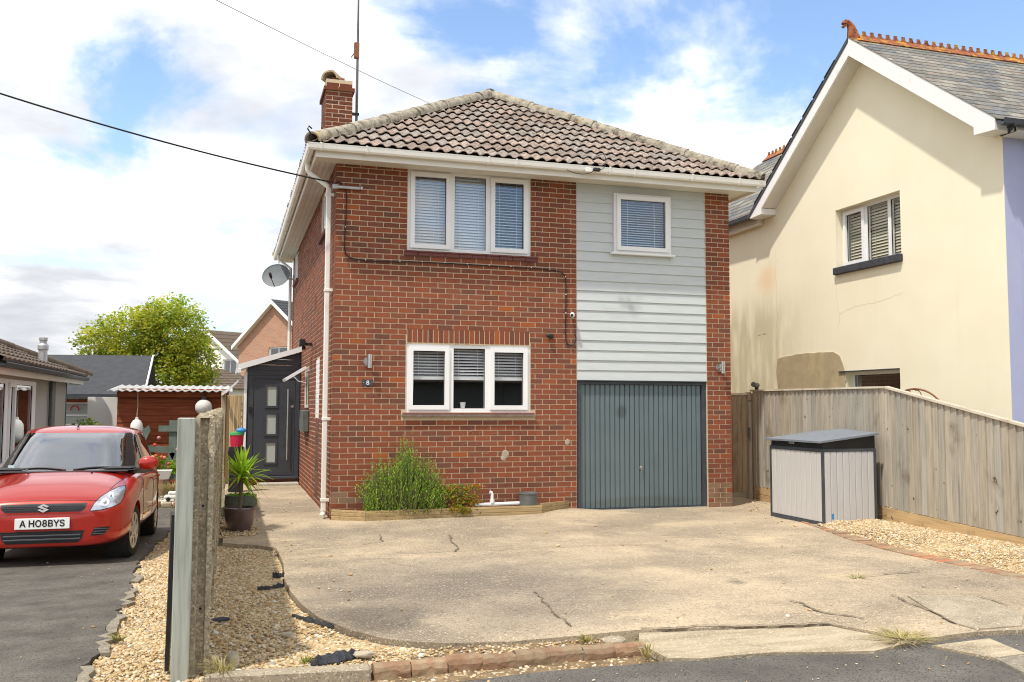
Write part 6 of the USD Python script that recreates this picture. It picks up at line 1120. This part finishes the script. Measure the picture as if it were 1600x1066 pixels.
obj("roof", MB().add(np.array([[-8.7, 11.75, 1.80], [-3.40, 11.75, 1.80], [-3.36, 14.1, 2.88], [-8.7, 14.1, 2.84], [-3.40, 16.4, 1.8], [-8.7, 16.4, 1.8], [-8.7, 11.75, 1.76], [-3.40, 11.75, 1.76]]), np.array([[0, 1, 2, 3], [3, 2, 4, 5], [6, 7, 1, 0]])), "felt", wb)
obj("gable", MB().add(np.array([[-3.63, 11.8, 1.78], [-3.63, 16.35, 1.78], [-3.63, 14.1, 2.82], [-3.66, 11.8, 1.78], [-3.66, 16.35, 1.78], [-3.66, 14.1, 2.82]]), [[0, 1, 2], [5, 4, 3]]), "white_render", wb)
obj("verge_board", MB().hull(np.array([[x, y, z+d] for x in (-3.385, -3.35) for y, z in ((11.75, 1.80), (14.1, 2.88)) for d in (-.09, .012)])), "white_paint", wb); obj("gutter", MB().box(-8.7, -3.4, 11.68, 11.76, 1.70, 1.80), "dark_grey", wb)
sh = thing("timber_shed", "red brown stained timber shed with pale corrugated roof edge", "shed", (-2.6, 9.7, -.33)); g = np.random.default_rng(17)
obj("frame", MB().box(-3.74, -1.36, 9.56, 9.6, -.4, 1.82).box(-1.40, -1.36, 9.6, 11.5, -.4, 1.8), "shed_wood", sh)
z = -.36
while z < 1.80: h_ = .155; obj("board", MB().hull(np.array([[x, y, zz_] for x in (-3.74+g.uniform(0, .004), -1.36) for y, zz_ in ((9.532, z), (9.548, z+h_), (9.558, z), (9.558, z+h_))])), "shed_wood", sh); z += h_-.004
nC = 200; xs_ = np.linspace(-3.92, -1.28, nC); zc = .016*np.sin((xs_+3.9)/.165*2*np.pi)
top = np.vstack([np.c_[xs_, np.full(nC, 9.18), 1.865+zc], np.c_[xs_, np.full(nC, 11.6), 2.02+zc]]); q = np.array([[i, i+1, nC+i+1, nC+i] for i in range(nC-1)])
obj("corrugated_roof", MB().add(top, q).add(top-[0, 0, .012], q[:, ::-1]).add(np.vstack([top[:nC], top[:nC]-[0, 0, .02]]), np.array([[nC+i, nC+i+1, i+1, i] for i in range(nC-1)])), "corrugated", sh)
obj("fascia", MB().box(-3.74, -1.36, 9.40, 9.43, 1.72, 1.83), "shed_wood", sh)
wp_ = thing("white_partition", "white boarded wall between bungalow and timber shed", "wall", (-4.2, 9.8, 0))
obj("sheet", MB().box(-4.45, -3.75, 10.3, 10.34, -.4, 1.72), "white_render", wp_); obj("frame", MB().box(-3.785, -3.745, 10.26, 10.30, -.4, 1.74), "white_upvc", wp_)
# floats hung from the shed roof, wooden anchor and the little garden in front
fb = thing("fishing_float", "round grey white float hanging from the right end of the shed roof", "float", (-1.90, 9.3, 1.5)); obj("ball", MB().sphere((-1.90, 9.3, 1.49), .185, 3, (1, 1, .97)), "plaster", fb, smooth=True); obj("eye", MB().lathe([(.05, 0), (.05, .07), (.0, .09)], (-1.90, 9.3, 1.66), 10), "dark_grey", fb); obj("chain", MB().tube([(-1.90, 9.3, 1.74), (-1.90, 9.3, 1.86)], .012, 5), "black_plastic", fb)
fd_ = thing("boat_fender", "cream pear shaped boat fender hanging on a rope by the shed", "fender", (-3.30, 9.3, 1.1)); obj("buoy", MB().lathe([(0, -.30), (.07, -.29), (.12, -.24), (.14, -.14), (.14, 0), (.125, .10), (.08, .17), (.035, .20), (.035, .24), (0, .25)], (-3.30, 9.3, 1.02), 20), "white_paint", fd_, smooth=50); obj("rope", MB().tube([(-3.30, 9.3, 1.26), (-3.29, 9.3, 1.5), (-3.30, 9.32, 1.85)], .012, 5), "rope", fd_)
an_ = thing("wooden_anchor", "grey green painted wooden anchor leaning on the shed", "anchor", (-2.5, 8.9, 0)); yA = 9.0
def plank(pts, nm="arm"): obj(nm, MB().ext(affinity.translate(sg.Polygon(pts), -.24, 0), "y", yA-.03, yA+.03), "green_grey_wood", an_)
def bar(a, b, w):
    a, b = np.array(a), np.array(b); d = (b-a)/np.linalg.norm(b-a); nn = np.array([-d[1], d[0]])*w/2; return [tuple(a+nn), tuple(a-nn), tuple(b-nn), tuple(b+nn)]
plank(bar((-2.28, -.1), (-2.28, 1.20), .16), "shank"); yA = 8.965; plank(bar((-2.58, 1.02), (-2.02, 1.02), .13), "stock"); plank(bar((-2.95, .60), (-2.28, .55), .14)); plank(bar((-2.28, .55), (-1.75, .58), .14)); yA = 8.93
plank([(-3.10, .50), (-2.95, .48), (-2.74, .98), (-2.78, 1.10), (-2.90, 1.0)], "fluke"); plank([(-1.78, .50), (-1.62, .52), (-1.75, 1.0), (-1.9, 1.05)], "fluke"); plank(bar((-2.28, .5), (-2.5, -.1), .13), "leg"); plank(bar((-2.28, .5), (-2.0, -.1), .13), "leg")
g = np.random.default_rng(23)
def leaf_cloud(mb, c, r, n, size, cols, seed, flat=1.0):
    g = np.random.default_rng(seed); P = g.normal(0, 1, (n, 3)); P /= np.linalg.norm(P, axis=1, keepdims=True); P = P*(g.random((n, 1))**.4)*np.array(r)+np.array(c)
    for p in P:
        a, b = g.normal(0, 1, 3), g.normal(0, 1, 3); a[2] *= flat; a /= np.linalg.norm(a); b = np.cross(a, b); b /= np.linalg.norm(b)+1e-9; s = size*g.uniform(.6, 1.3); nn = np.cross(a, b)*s*.2
        mb.add(np.array([p-a*s, p+b*s*.5+nn, p+a*s, p-b*s*.5+nn]), [[0, 1, 2], [0, 2, 3]], tint=cols[g.integers(len(cols))])
    return mb
rose = thing("rose_bush", "rose with pale blooms in front of the wooden anchor", "plant", (-2.25, 8.6, -.3))
obj("foliage", leaf_cloud(MB(), (-2.2, 8.6, .25), (.28, .2, .55), 260, .05, [(.5, .8, .5), (.8, .9, .6)], 1), "leaf_a", rose); obj("stem", MB().tube([(-2.2, 8.6, -.33), (-2.22, 8.6, .4)], .015, 5), "bark", rose)
for k in range(9): obj("bloom", MB().sphere((-2.28+g.normal(0, .12), 8.42, .66+g.normal(0, .10)), .045, 1, tint=[(.85, .75, .55), (.9, .85, .75), (.8, .6, .45)][k % 3]), "flower", rose)
fl = thing("flower_pot_group", "orange and pink flowers in a tub beside the wooden anchor", "flowers", (-2.75, 8.4, -.3))
obj("tub", MB().lathe([(0, 0), (.16, 0), (.2, .3), (.18, .3), (0, .28)], (-2.72, 8.4, -.33), 16), "zinc_grey", fl); obj("foliage", leaf_cloud(MB(), (-2.72, 8.4, .2), (.28, .2, .30), 260, .05, [(.6, .9, .5), (.9, 1, .7)], 2), "leaf_a", fl)
for k in range(16): obj("bloom", MB().sphere((-2.75+g.normal(0, .2), 8.22, .42+g.normal(0, .15)), .04, 1, tint=[(.75, .2, .06), (.8, .35, .35), (.8, .75, .35), (.75, .12, .08)][k % 4]), "flower", fl)
tr_ = thing("white_trough", "white planter trough standing on a tub behind the red car", "planter", (-2.35, 7.6, 0)); obj("trough", MB().hull(np.array([[x, y, z] for x, y, z in ((-2.77, 7.5, .02), (-2.50, 7.5, .02), (-2.50, 7.7, .02), (-2.77, 7.7, .02), (-2.83, 7.46, .20), (-2.44, 7.46, .20), (-2.44, 7.74, .20), (-2.83, 7.74, .20))])), "white_paint", tr_); obj("stand", MB().lathe([(0, 0), (.10, 0), (.12, .35), (0, .35)], (-2.63, 7.6, -.33), 14), "edging_brick", tr_)
obj("plants", leaf_cloud(MB(), (-2.35, 7.8, .25), (.2, .1, .2), 120, .04, [(.7, 1, .6)], 3), "leaf_a", tr_)
dg = thing("ornamental_grass", "dry straw coloured ornamental grass mound beside the car", "plant", (-2.3, 7.0, -.3)); obj("blades", tuft(MB(), (-2.32, 7.1, -.33), 900, .34, .42, 8, [(1, 1, 1), (.85, .85, .8), (.7, .7, .6)]), "dry_grass", dg)
ty = thing("toy_car", "small white toy car ornament on the gravel", "ornament", (-2.35, 6.3, -.3)); obj("body", MB().rbox(-2.5, -2.15, 6.2, 6.36, -.26, -.19, .02).rbox(-2.43, -2.24, 6.21, 6.35, -.19, -.12, .02), "white_paint", ty)
for x in (-2.42, -2.23): obj("wheel", MB().lathe([(0, 0), (.04, 0), (.04, .02), (0, .02)], sides=14).xf(lambda v: np.c_[x+v[:, 0], 6.20-v[:, 2], -.265+v[:, 1]]), "black_plastic", ty)
for k in range(8): tag(obj("border_stone", MB().rbox(-2.9+k*.2, -2.72+k*.2, 5.6, 5.72, -.36, -.24+g.normal(0, .015), .02, tint=(1.2, .9, .8)), "edging_brick" if k % 2 else "stone"), ["leftmost border stone of the small garden edge","second border stone of the small garden edge from the left","third border stone of the small garden edge from the left","fourth border stone of the small garden edge from the left","fourth border stone of the small garden edge from the right","third border stone of the small garden edge from the right","second border stone of the small garden edge from the right","rightmost border stone of the small garden edge"][k], "stone", "border stones beyond the red car")
gd_ = MB(); P = scatter(sg.box(-3.2, 5.8, -1.55, 8.9), 2200, 90)
for p in P: s = g.uniform(.015, .03); gd_.add(trimesh.creation.icosahedron().vertices*s*np.array([1, 1, .6])+np.array([p[0], p[1], -.325]), trimesh.creation.icosahedron().faces)
tag(obj("garden_gravel", gd_, "pebble_5"), "pale gravel in the neighbour's small garden", "gravel", kind="stuff")
sb_ = thing("round_shrub", "round green shrub behind the roof of the red car", "shrub", (-4.2, 8, -.3)); obj("foliage", leaf_cloud(MB(), (-4.15, 8.0, .75), (.42, .35, .52), 900, .055, [(.7, .95, .6), (1, 1.05, .8), (.5, .75, .5)], 5), "leaf_a", sb_); obj("stem", MB().tube([(-4.15, 8, -.33), (-4.15, 8, .8)], .03, 6), "bark", sb_)
hp = thing("hanging_ornament", "small dark red hanging ornament beside the bungalow corner", "ornament", (-4.95, 11.9, 1.4)); obj("hoop", MB().tube([(-4.95+.09*math.cos(a), 11.92, 1.42+.09*math.sin(a)) for a in np.linspace(-.3, 3.4, 14)], .018, 6), "red_plastic", hp)
# ---------------------------------------------------------------- pots and toys by the porch
cp = thing("potted_cordyline", "spiky green cordyline in a dark plum glazed pot on the path", "potted plant", (-1.19, -.78, 0)); g = np.random.default_rng(41)
pc_ = (-1.19, -.80, 0.0); obj("pot", MB().lathe([(0, .0), (.125, .0), (.15, .06), (.178, .16), (.186, .24), (.192, .262), (.186, .285), (.168, .288), (.165, .25), (0, .245)], pc_, 32), "terracotta_glaze", cp, smooth=40); obj("soil", MB().lathe([(.165, .252), (0, .26)], pc_, 24), "soil", cp)
obj("trunk", MB().tube([(-1.19, -.8, .24), (-1.185, -.8, .45), (-1.175, -.8, .66)], [.026, .022, .024], 8), "bark", cp, smooth=40)
for k in range(95):
    a = g.uniform(0, 2*np.pi); el = math.radians(g.choice([g.uniform(48, 85), g.uniform(10, 55), g.uniform(-45, 12)], p=[.35, .42, .23])); l = g.uniform(.30, .44)*(1 if el > 0 else .9); w = g.uniform(.013, .019); d = np.array([np.cos(a), np.sin(a)]); side = np.array([-d[1], d[0], 0]); s = np.linspace(0, 1, 6); drp = .10*(1-abs(math.sin(el)))+.03
    c = np.c_[np.outer(s*l*math.cos(el), d), .66+g.uniform(-.05, .06)+s*l*math.sin(el)-drp*s**2.2*l/.35]+np.array([-1.175, -.8, 0]); ww = w*np.array([.55, .9, 1, .85, .5, .04]); V = np.vstack([c-side*ww[:, None], c+np.array([0, 0, -.004]), c+side*ww[:, None]])
    cols = [(.9, 1.35, .7), (1.2, 1.6, .9), (.65, 1.05, .6), (1.5, 1.6, .8)] if el > -.2 else [(.9, 1.1, .6), (1.5, 1.3, .6)]
    m = MB().add(V, np.array([[i, i+1, 7+i, 6+i] for i in range(5)]+[[6+i, 7+i, 13+i, 12+i] for i in range(5)]), tint=cols[g.integers(len(cols))]); obj("leaf", m, "leaf_a", cp)
gp2 = thing("green_barrel_pot", "low green grey barrel pot behind the cordyline", "pot", (-1.22, 1.1, 0)); pc2 = (-1.16, .70, 0.0); obj("pot", MB().lathe([(0, 0), (.17, 0), (.21, .12), (.22, .2), (.21, .28), (.215, .30), (.195, .30), (.19, .26), (0, .25)], pc2, 28), "green_glaze", gp2, smooth=40); obj("plants", leaf_cloud(MB(), (-1.16, .70, .29), (.17, .17, .04), 160, .03, [(.6, 1.0, .6)], 6), "leaf_a", gp2)
tb = thing("toy_bucket", "red bucket with green and blue lid on a dark stand beside the porch", "bucket", (-1.20, 4.5, 0)); obj("bucket", MB().lathe([(0, .0), (.105, .0), (.12, .21), (0, .22)], (-1.2, 4.5, .80), 20), "red_plastic", tb, smooth=40); obj("rim", MB().lathe([(.0, 0), (.128, 0), (.128, .05), (0, .06)], (-1.2, 4.5, 1.01), 20), "green_plastic", tb, smooth=40); obj("lid", MB().sphere((-1.13, 4.45, 1.09), .075, 2, (1.2, 1, .7)), "blue_plastic", tb, smooth=True); obj("stand", MB().lathe([(0, 0), (.13, 0), (.12, .5), (.15, .7), (.13, .80), (0, .80)], (-1.2, 4.5, 0), 16), "black_plastic", tb, smooth=40)
# ---------------------------------------------------------------- planter under the lower window
pb = thing("raised_bed", "low timber edged raised bed along the brick wall", "raised bed", (1.7, -.2, 0))
pts_ = [(.0, -.06), (.42, -.36), (2.93, -.30), (3.44, -.02)]; hts = [.14, .14, .135, .15]
for i in range(3):
    a, b = np.array(pts_[i]), np.array(pts_[i+1]); L = np.linalg.norm(b-a); an = math.atan2(*(b-a)[::-1]); z0 = .0 if i < 2 else .03
    m = MB(); sec_ = sg.Polygon([(0, -.05), (0, .05), (.006, .06), (0, .068), (.0, .105), (.006, .112), (0, .118), (.004, hts[i]+z0), (.045, hts[i]+z0), (.045, -.05)]); m.ext(sec_, "x", 0.003, L-.003, tint=np.array((.40, .29, .15))*[1, .95, .8][i]); obj("sleeper", oriented(m, a, an, 0), "wood_x", pb)
obj("soil", sheet(MB(), sg.Polygon([(.03, -.03), (.43, -.31), (2.92, -.255), (3.36, -.02), (3.3, -.003), (.03, -.003)]), .075, .08, 0, 77, .05), "soil", pb)
def spiky_shrub(name, label, c, r, h, n, seed):
    t = thing(name, label, "shrub", (c[0], c[1], 0)); g = np.random.default_rng(seed); st = MB(); nd_ = MB()
    cols = [(.9, 1.05, .6), (1.15, 1.25, .7), (.65, .9, .55), (1.5, 1.35, .75), (.5, .75, .45)]
    plumes = [(-.42, .80, .10), (-.05, 1.0, .13), (.10, .97, .12), (.33, .86, .10), (-.22, .74, .12), (.50, .60, .12), (-.58, .52, .10), (.2, .62, .2), (-.1, .6, .25), (.42, .5, .15)]
    pw = np.array([1.0, 1.5, 1.4, 1.1, 1.0, .9, .7, .9, .9, .7]); pw /= pw.sum()
    for k in range(n):
        px_, ph_, pr_ = plumes[g.choice(10, p=pw)]; qx, qy = g.normal(0, 1, 2); rr = min(1.6, math.hypot(qx, qy)); bx_, by_ = c[0]+(px_*.82+qx*pr_*.55)*r[0]/.62, c[1]+qy*r[1]*.30
        hh = h*ph_*g.uniform(.55, 1.0)*(1-.22*rr); lean = np.array([px_*.20+qx*pr_*.55, qy*.07]); s = np.linspace(0, 1, 6)
        p = np.c_[bx_+lean[0]*s**1.4+.012*np.sin(s*5+k), by_+lean[1]*s**1.4, c[2]+hh*s]; st.tube(p, [.004, .0035, .003, .0025, .002, .001], 3, cap=False); ct = cols[g.integers(5)]
        q = int(36*hh/h)+10
        for _ in range(q):
            u = g.uniform(.06, 1.0)**.8; i = min(int(u*5), 4); f = u*5-i; o = p[i]*(1-f)+p[i+1]*f; b_ = g.uniform(0, 2*np.pi); l = g.uniform(.024, .046)*(1.2-.5*u); d = np.array([math.cos(b_)*.62, math.sin(b_)*.62, .78])*l; sd = np.array([-math.sin(b_), math.cos(b_), 0])*.0045
            nd_.add(np.array([o-sd, o+sd, o+d]), [[0, 1, 2]], tint=np.array(ct)*(1.25 if u > .93 else 1))
    for k in range(5200):   # short dense growth low on the bush
        o = np.array([c[0]+g.uniform(-1, 1)*r[0]*1.02, c[1]+g.normal(0, .10), c[2]+abs(g.normal(0, .16))]); b_ = g.uniform(0, 2*np.pi); l = g.uniform(.03, .055); d = np.array([math.cos(b_)*.7, math.sin(b_)*.7, .6])*l; sd = np.array([-math.sin(b_), math.cos(b_), 0])*.0045; nd_.add(np.array([o-sd, o+sd, o+d]), [[0, 1, 2]], tint=np.array(cols[g.integers(5)])*.85)
    obj("stems", st, "bark", t); obj("needles", nd_, "needle", t, kind="stuff"); return t
spiky_shrub("rosemary_bush", "bushy upright green rosemary in the raised bed", (.98, -.17, .08), (.54, .25), 1.18, 900, 3)
rb = thing("red_leaf_shrub", "low red and green leaved shrub spilling over the raised bed", "shrub", (1.75, -.2, 0)); m = MB(); RC = [(1.6, .35, .4), (.75, .9, .7), (1.3, .5, .45), (.9, 1.1, .7), (.6, .75, .55), (1.1, .7, .5)]
for i, (c, r, n) in enumerate((((1.72, -.2, .30), (.22, .13, .17), 420), ((1.92, -.22, .22), (.16, .10, .11), 200), ((1.66, -.33, .13), (.14, .08, .08), 150), ((1.95, -.20, .40), (.17, .06, .07), 90), ((1.62, -.2, .38), (.14, .08, .08), 120), ((1.8, -.36, .11), (.08, .05, .06), 60))): leaf_cloud(m, c, r, n, .023, RC, 50+i)
obj("foliage", m, "leaf_a", rb); st = MB()
for k in range(14): a = rng.normal(0, .1); st.tube([(1.76+a*.3, -.2, .08), (1.76+a*1.3, -.2+rng.normal(0, .05), .3+rng.random()*.15)], .004, 4)
obj("stems", st, "bark", rb)
wp2 = thing("white_waste_pipe", "white plastic waste pipe with upright stub lying in the raised bed", "pipe", (2.4, -.15, .1)); obj("pipe", MB().tube([(1.95, -.14, .155), (2.75, -.13, .165)], .026, 14), "white_upvc", wp2, smooth=40); obj("upright", MB().tube([(2.235, -.14, .16), (2.235, -.14, .30), (2.225, -.14, .325), (2.20, -.14, .33)], .022, 12).lathe([(0, 0), (.034, 0), (.034, .05), (0, .05)], (2.235, -.14, .175), 14), "white_upvc", wp2, smooth=40)
bk = thing("grey_bucket", "dented grey pot standing in the raised bed beside the pipe", "bucket", (2.76, -.16, .08)); obj("pot", MB().lathe([(0, 0), (.125, 0), (.135, .22), (.130, .225), (.120, .21), (.115, .03), (0, .03)], (2.765, -.165, .085), 28), "zinc_grey", bk, smooth=40); obj("rim", MB().lathe([(.135, 0), (.141, .005), (.141, .018), (.134, .022), (.130, .01)], (2.765, -.165, .293), 28), "zinc_grey", bk, smooth=40)
# ---------------------------------------------------------------- tree and far houses
def tree(label, base, h, blobs, nleaf, seed):
    t = thing("leafy_tree", label, "tree", base); g = np.random.default_rng(seed); tk = MB(); b = np.array(base, float)
    tk.tube([b, b+[.05, 0, h*.22], b+[.1, 0, h*.40]], [.22, .17, .13], 10)
    for c, r in blobs: c = np.array(c); tk.tube([b+[.1, 0, h*.36], (b+[.1, 0, h*.36])*.45+c*.55+[0, 0, -.1], c], [.09, .06, .02], 6)
    obj("trunk", tk, "bark", t, smooth=40); m = MB(); cols = [(.9, .95, .7), (1.2, 1.1, .9), (1.5, 1.3, 1.0), (.65, .8, .6), (1.75, 1.4, 1.0)]
    vol = np.array([r[0]*r[1]*r[2] for _, r in blobs]); vol = vol/vol.sum()
    for (c, r), w in zip(blobs, vol):
        c, r = np.array(c), np.array(r); nc = int(nleaf*w/13)
        for _ in range(nc):
            d = g.normal(0, 1, 3); d /= np.linalg.norm(d); rad = .35+.72*g.random()**.5; cc = c+d*r*rad*(1+.25*(meshkit.noise(d*2.2+c, 3)-.5)); ct = np.array(cols[g.integers(5)])*(.75+.5*max(0, d[2]))
            for q in range(13):
                o = cc+g.normal(0, .14, 3)*[1, 1, .7]; a = np.r_[g.normal(0, 1, 2), g.normal(-.3, .5)]; a /= np.linalg.norm(a); bb = np.cross(a, g.normal(0, 1, 3)); bb /= np.linalg.norm(bb)+1e-9; s = g.uniform(.05, .095)
                m.add(np.array([o-a*s, o+bb*s*.5, o+a*s, o-bb*s*.5]), [[0, 1, 2], [0, 2, 3]], tint=ct*g.uniform(.8, 1.2))
    obj("crown", m, "leaf_a", t)
tree("yellow green leafy tree standing beyond the felt roofed outbuilding", (-3.9, 27, -.4), 6.2, [((-3.6, 27, 4.35), (1.35, 1.4, 1.5)), ((-5.3, 27.2, 4.2), (1.35, 1.2, 1.15)), ((-6.5, 27, 3.9), (.75, .8, .8)), ((-2.7, 26.8, 3.3), (.85, 1.0, 1.2)), ((-3.4, 27, 2.5), (1.5, 1.3, 1.1)), ((-5.6, 27, 3.2), (1.3, 1.1, .9)), ((-4.2, 26.6, 5.0), (.7, .7, .7))], 26000, 12)
def gabled(name, label, apex, dvec, half, zap, zev, length, wallm, roofm, wins, over=.35, colours=None, courses=14):
    """gable house: apex point on plan, dvec = direction of the gable's left-to-right, ridge runs inward"""
    t = thing(name, label, "house", (apex[0], apex[1], 0)); d = np.array(dvec)/np.linalg.norm(dvec); T = frame(apex[0], apex[1], 0, d[0], d[1])
    pl = sg.Polygon([(-half, -1), (half, -1), (half, zev), (0, zap-.15), (-half, zev)]); obj("gable_wall", MB().ext(pl.difference(unary_union([rect(*w) for w in wins])) if wins else pl, "y", 0, .3).xf(T), wallm, t); obj("side_wall", MB().box(-half, -half+.2, .3, length, -1, zev).box(half-.2, half, .3, length, -1, zev).xf(T), wallm, t)
    p = (zap-zev)/half; e = half+over; ze = zap-p*e; w_ = (MB().add(np.array([[0, -over, zap], [0, length, zap], [e, length, ze], [e, -over, ze], [-e, length, ze], [-e, -over, ze]]), np.array([[0, 3, 2, 1], [0, 1, 4, 5]])).xf(T)); r = obj("roof", w_, "tile_under", t)
    o, dd, ii = np.array([apex[0], apex[1], 0]), np.array([d[0], d[1], 0]), np.array([-d[1], d[0], 0])
    for s in (1, -1): clipped_courses("roof_tiles", r, o+dd*s*e-ii*over+[0, 0, ze], o+dd*s*e+ii*length+[0, 0, ze], -dd*s*e+np.array([0, 0, zap-ze]), courses, roofm, lambda a: 0, lambda a: 99, .02, .3)
    for s in (1, -1): obj("bargeboard", MB().ext(sg.Polygon([(s*e, ze), (0, zap-.02), (0, zap-.30), (s*e, ze-.26)]), "y", -over-.03, -over+.02).xf(T), "bargeboard", t); obj("verge_soffit", MB().add(np.array([[s*e, -over, ze-.2], [0, -over, zap-.24], [0, .02, zap-.24], [s*e, .02, ze-.2]]), np.array([[0, 1, 2, 3]])).xf(T), "soffit", t)
    for (a, b, c, dz) in wins:
        k = 2 if b-a > 1 else 1; ww = (b-a-.14)/k; window(t, "window", T, a, b, c, dz, [(a+.07+i*ww+.02, a+.07+(i+1)*ww-.02, "fixed") for i in range(k)], .08, fw_=.09, room=.8)
    return t
gabled("far_house", "orange brick gabled house with dark slate roof far behind the porch", (1.51, 51.95), (.62, -.78), 3.7, 8.75, 5.95, 9, "far_brick", "felt", [(-.55, 1.35, 4.55, 5.5)])
gabled("far_house", "white rendered gabled house with brown roof behind the tree", (-2.78, 60.7), (.60, -.80), 5.0, 7.2, 4.1, 10, "white_render", "brown_tile", [(1.5, 3.1, 3.55, 4.95)], courses=10)
tag(obj("far_chimney", MB().rbox(.35, .95, 60.2, 60.8, 4, 7.7, .03).rbox(.3, 1.0, 60.15, 60.85, 7.25, 7.4, .02), "shed_wood"), "small red chimney stack above the white house's brown roof", "chimney")
lo = thing("low_outbuilding", "low building with brown tiled hipped roof below the white house", "outbuilding", (-2, 35, 0)); obj("wall", MB().box(-4.6, .6, 34.6, 39, -1, 2.35), "white_render", lo)
r_ = obj("roof", MB().add(np.array([[-4.9, 34.3, 2.3], [.9, 34.3, 2.3], [-1.75, 36.6, 3.35], [-2.3, 36.6, 3.35], [.9, 39, 2.3], [-4.9, 39, 2.3]]), [[0, 1, 2], [0, 2, 3], [1, 4, 2], [5, 0, 3], [4, 5, 3], [4, 3, 2]]), "tile_under", lo)
clipped_courses("roof_tiles", r_, (-4.9, 34.3, 2.31), (.9, 34.3, 2.31), (0, 2.3, 1.05), 8, "brown_tile", lambda a: 2.6*a, lambda a: 5.8-2.65*a, .02, .3)
# the house across the road, seen only as the dark roof mirrored in the lower window
oh = gabled("house_opposite", "house across the road whose dark roof is mirrored in the lower windows", (17.0, -27.0), (0, 1), 4.2, 5.8, 2.7, 22, "zinc_grey", "brown_tile", [])
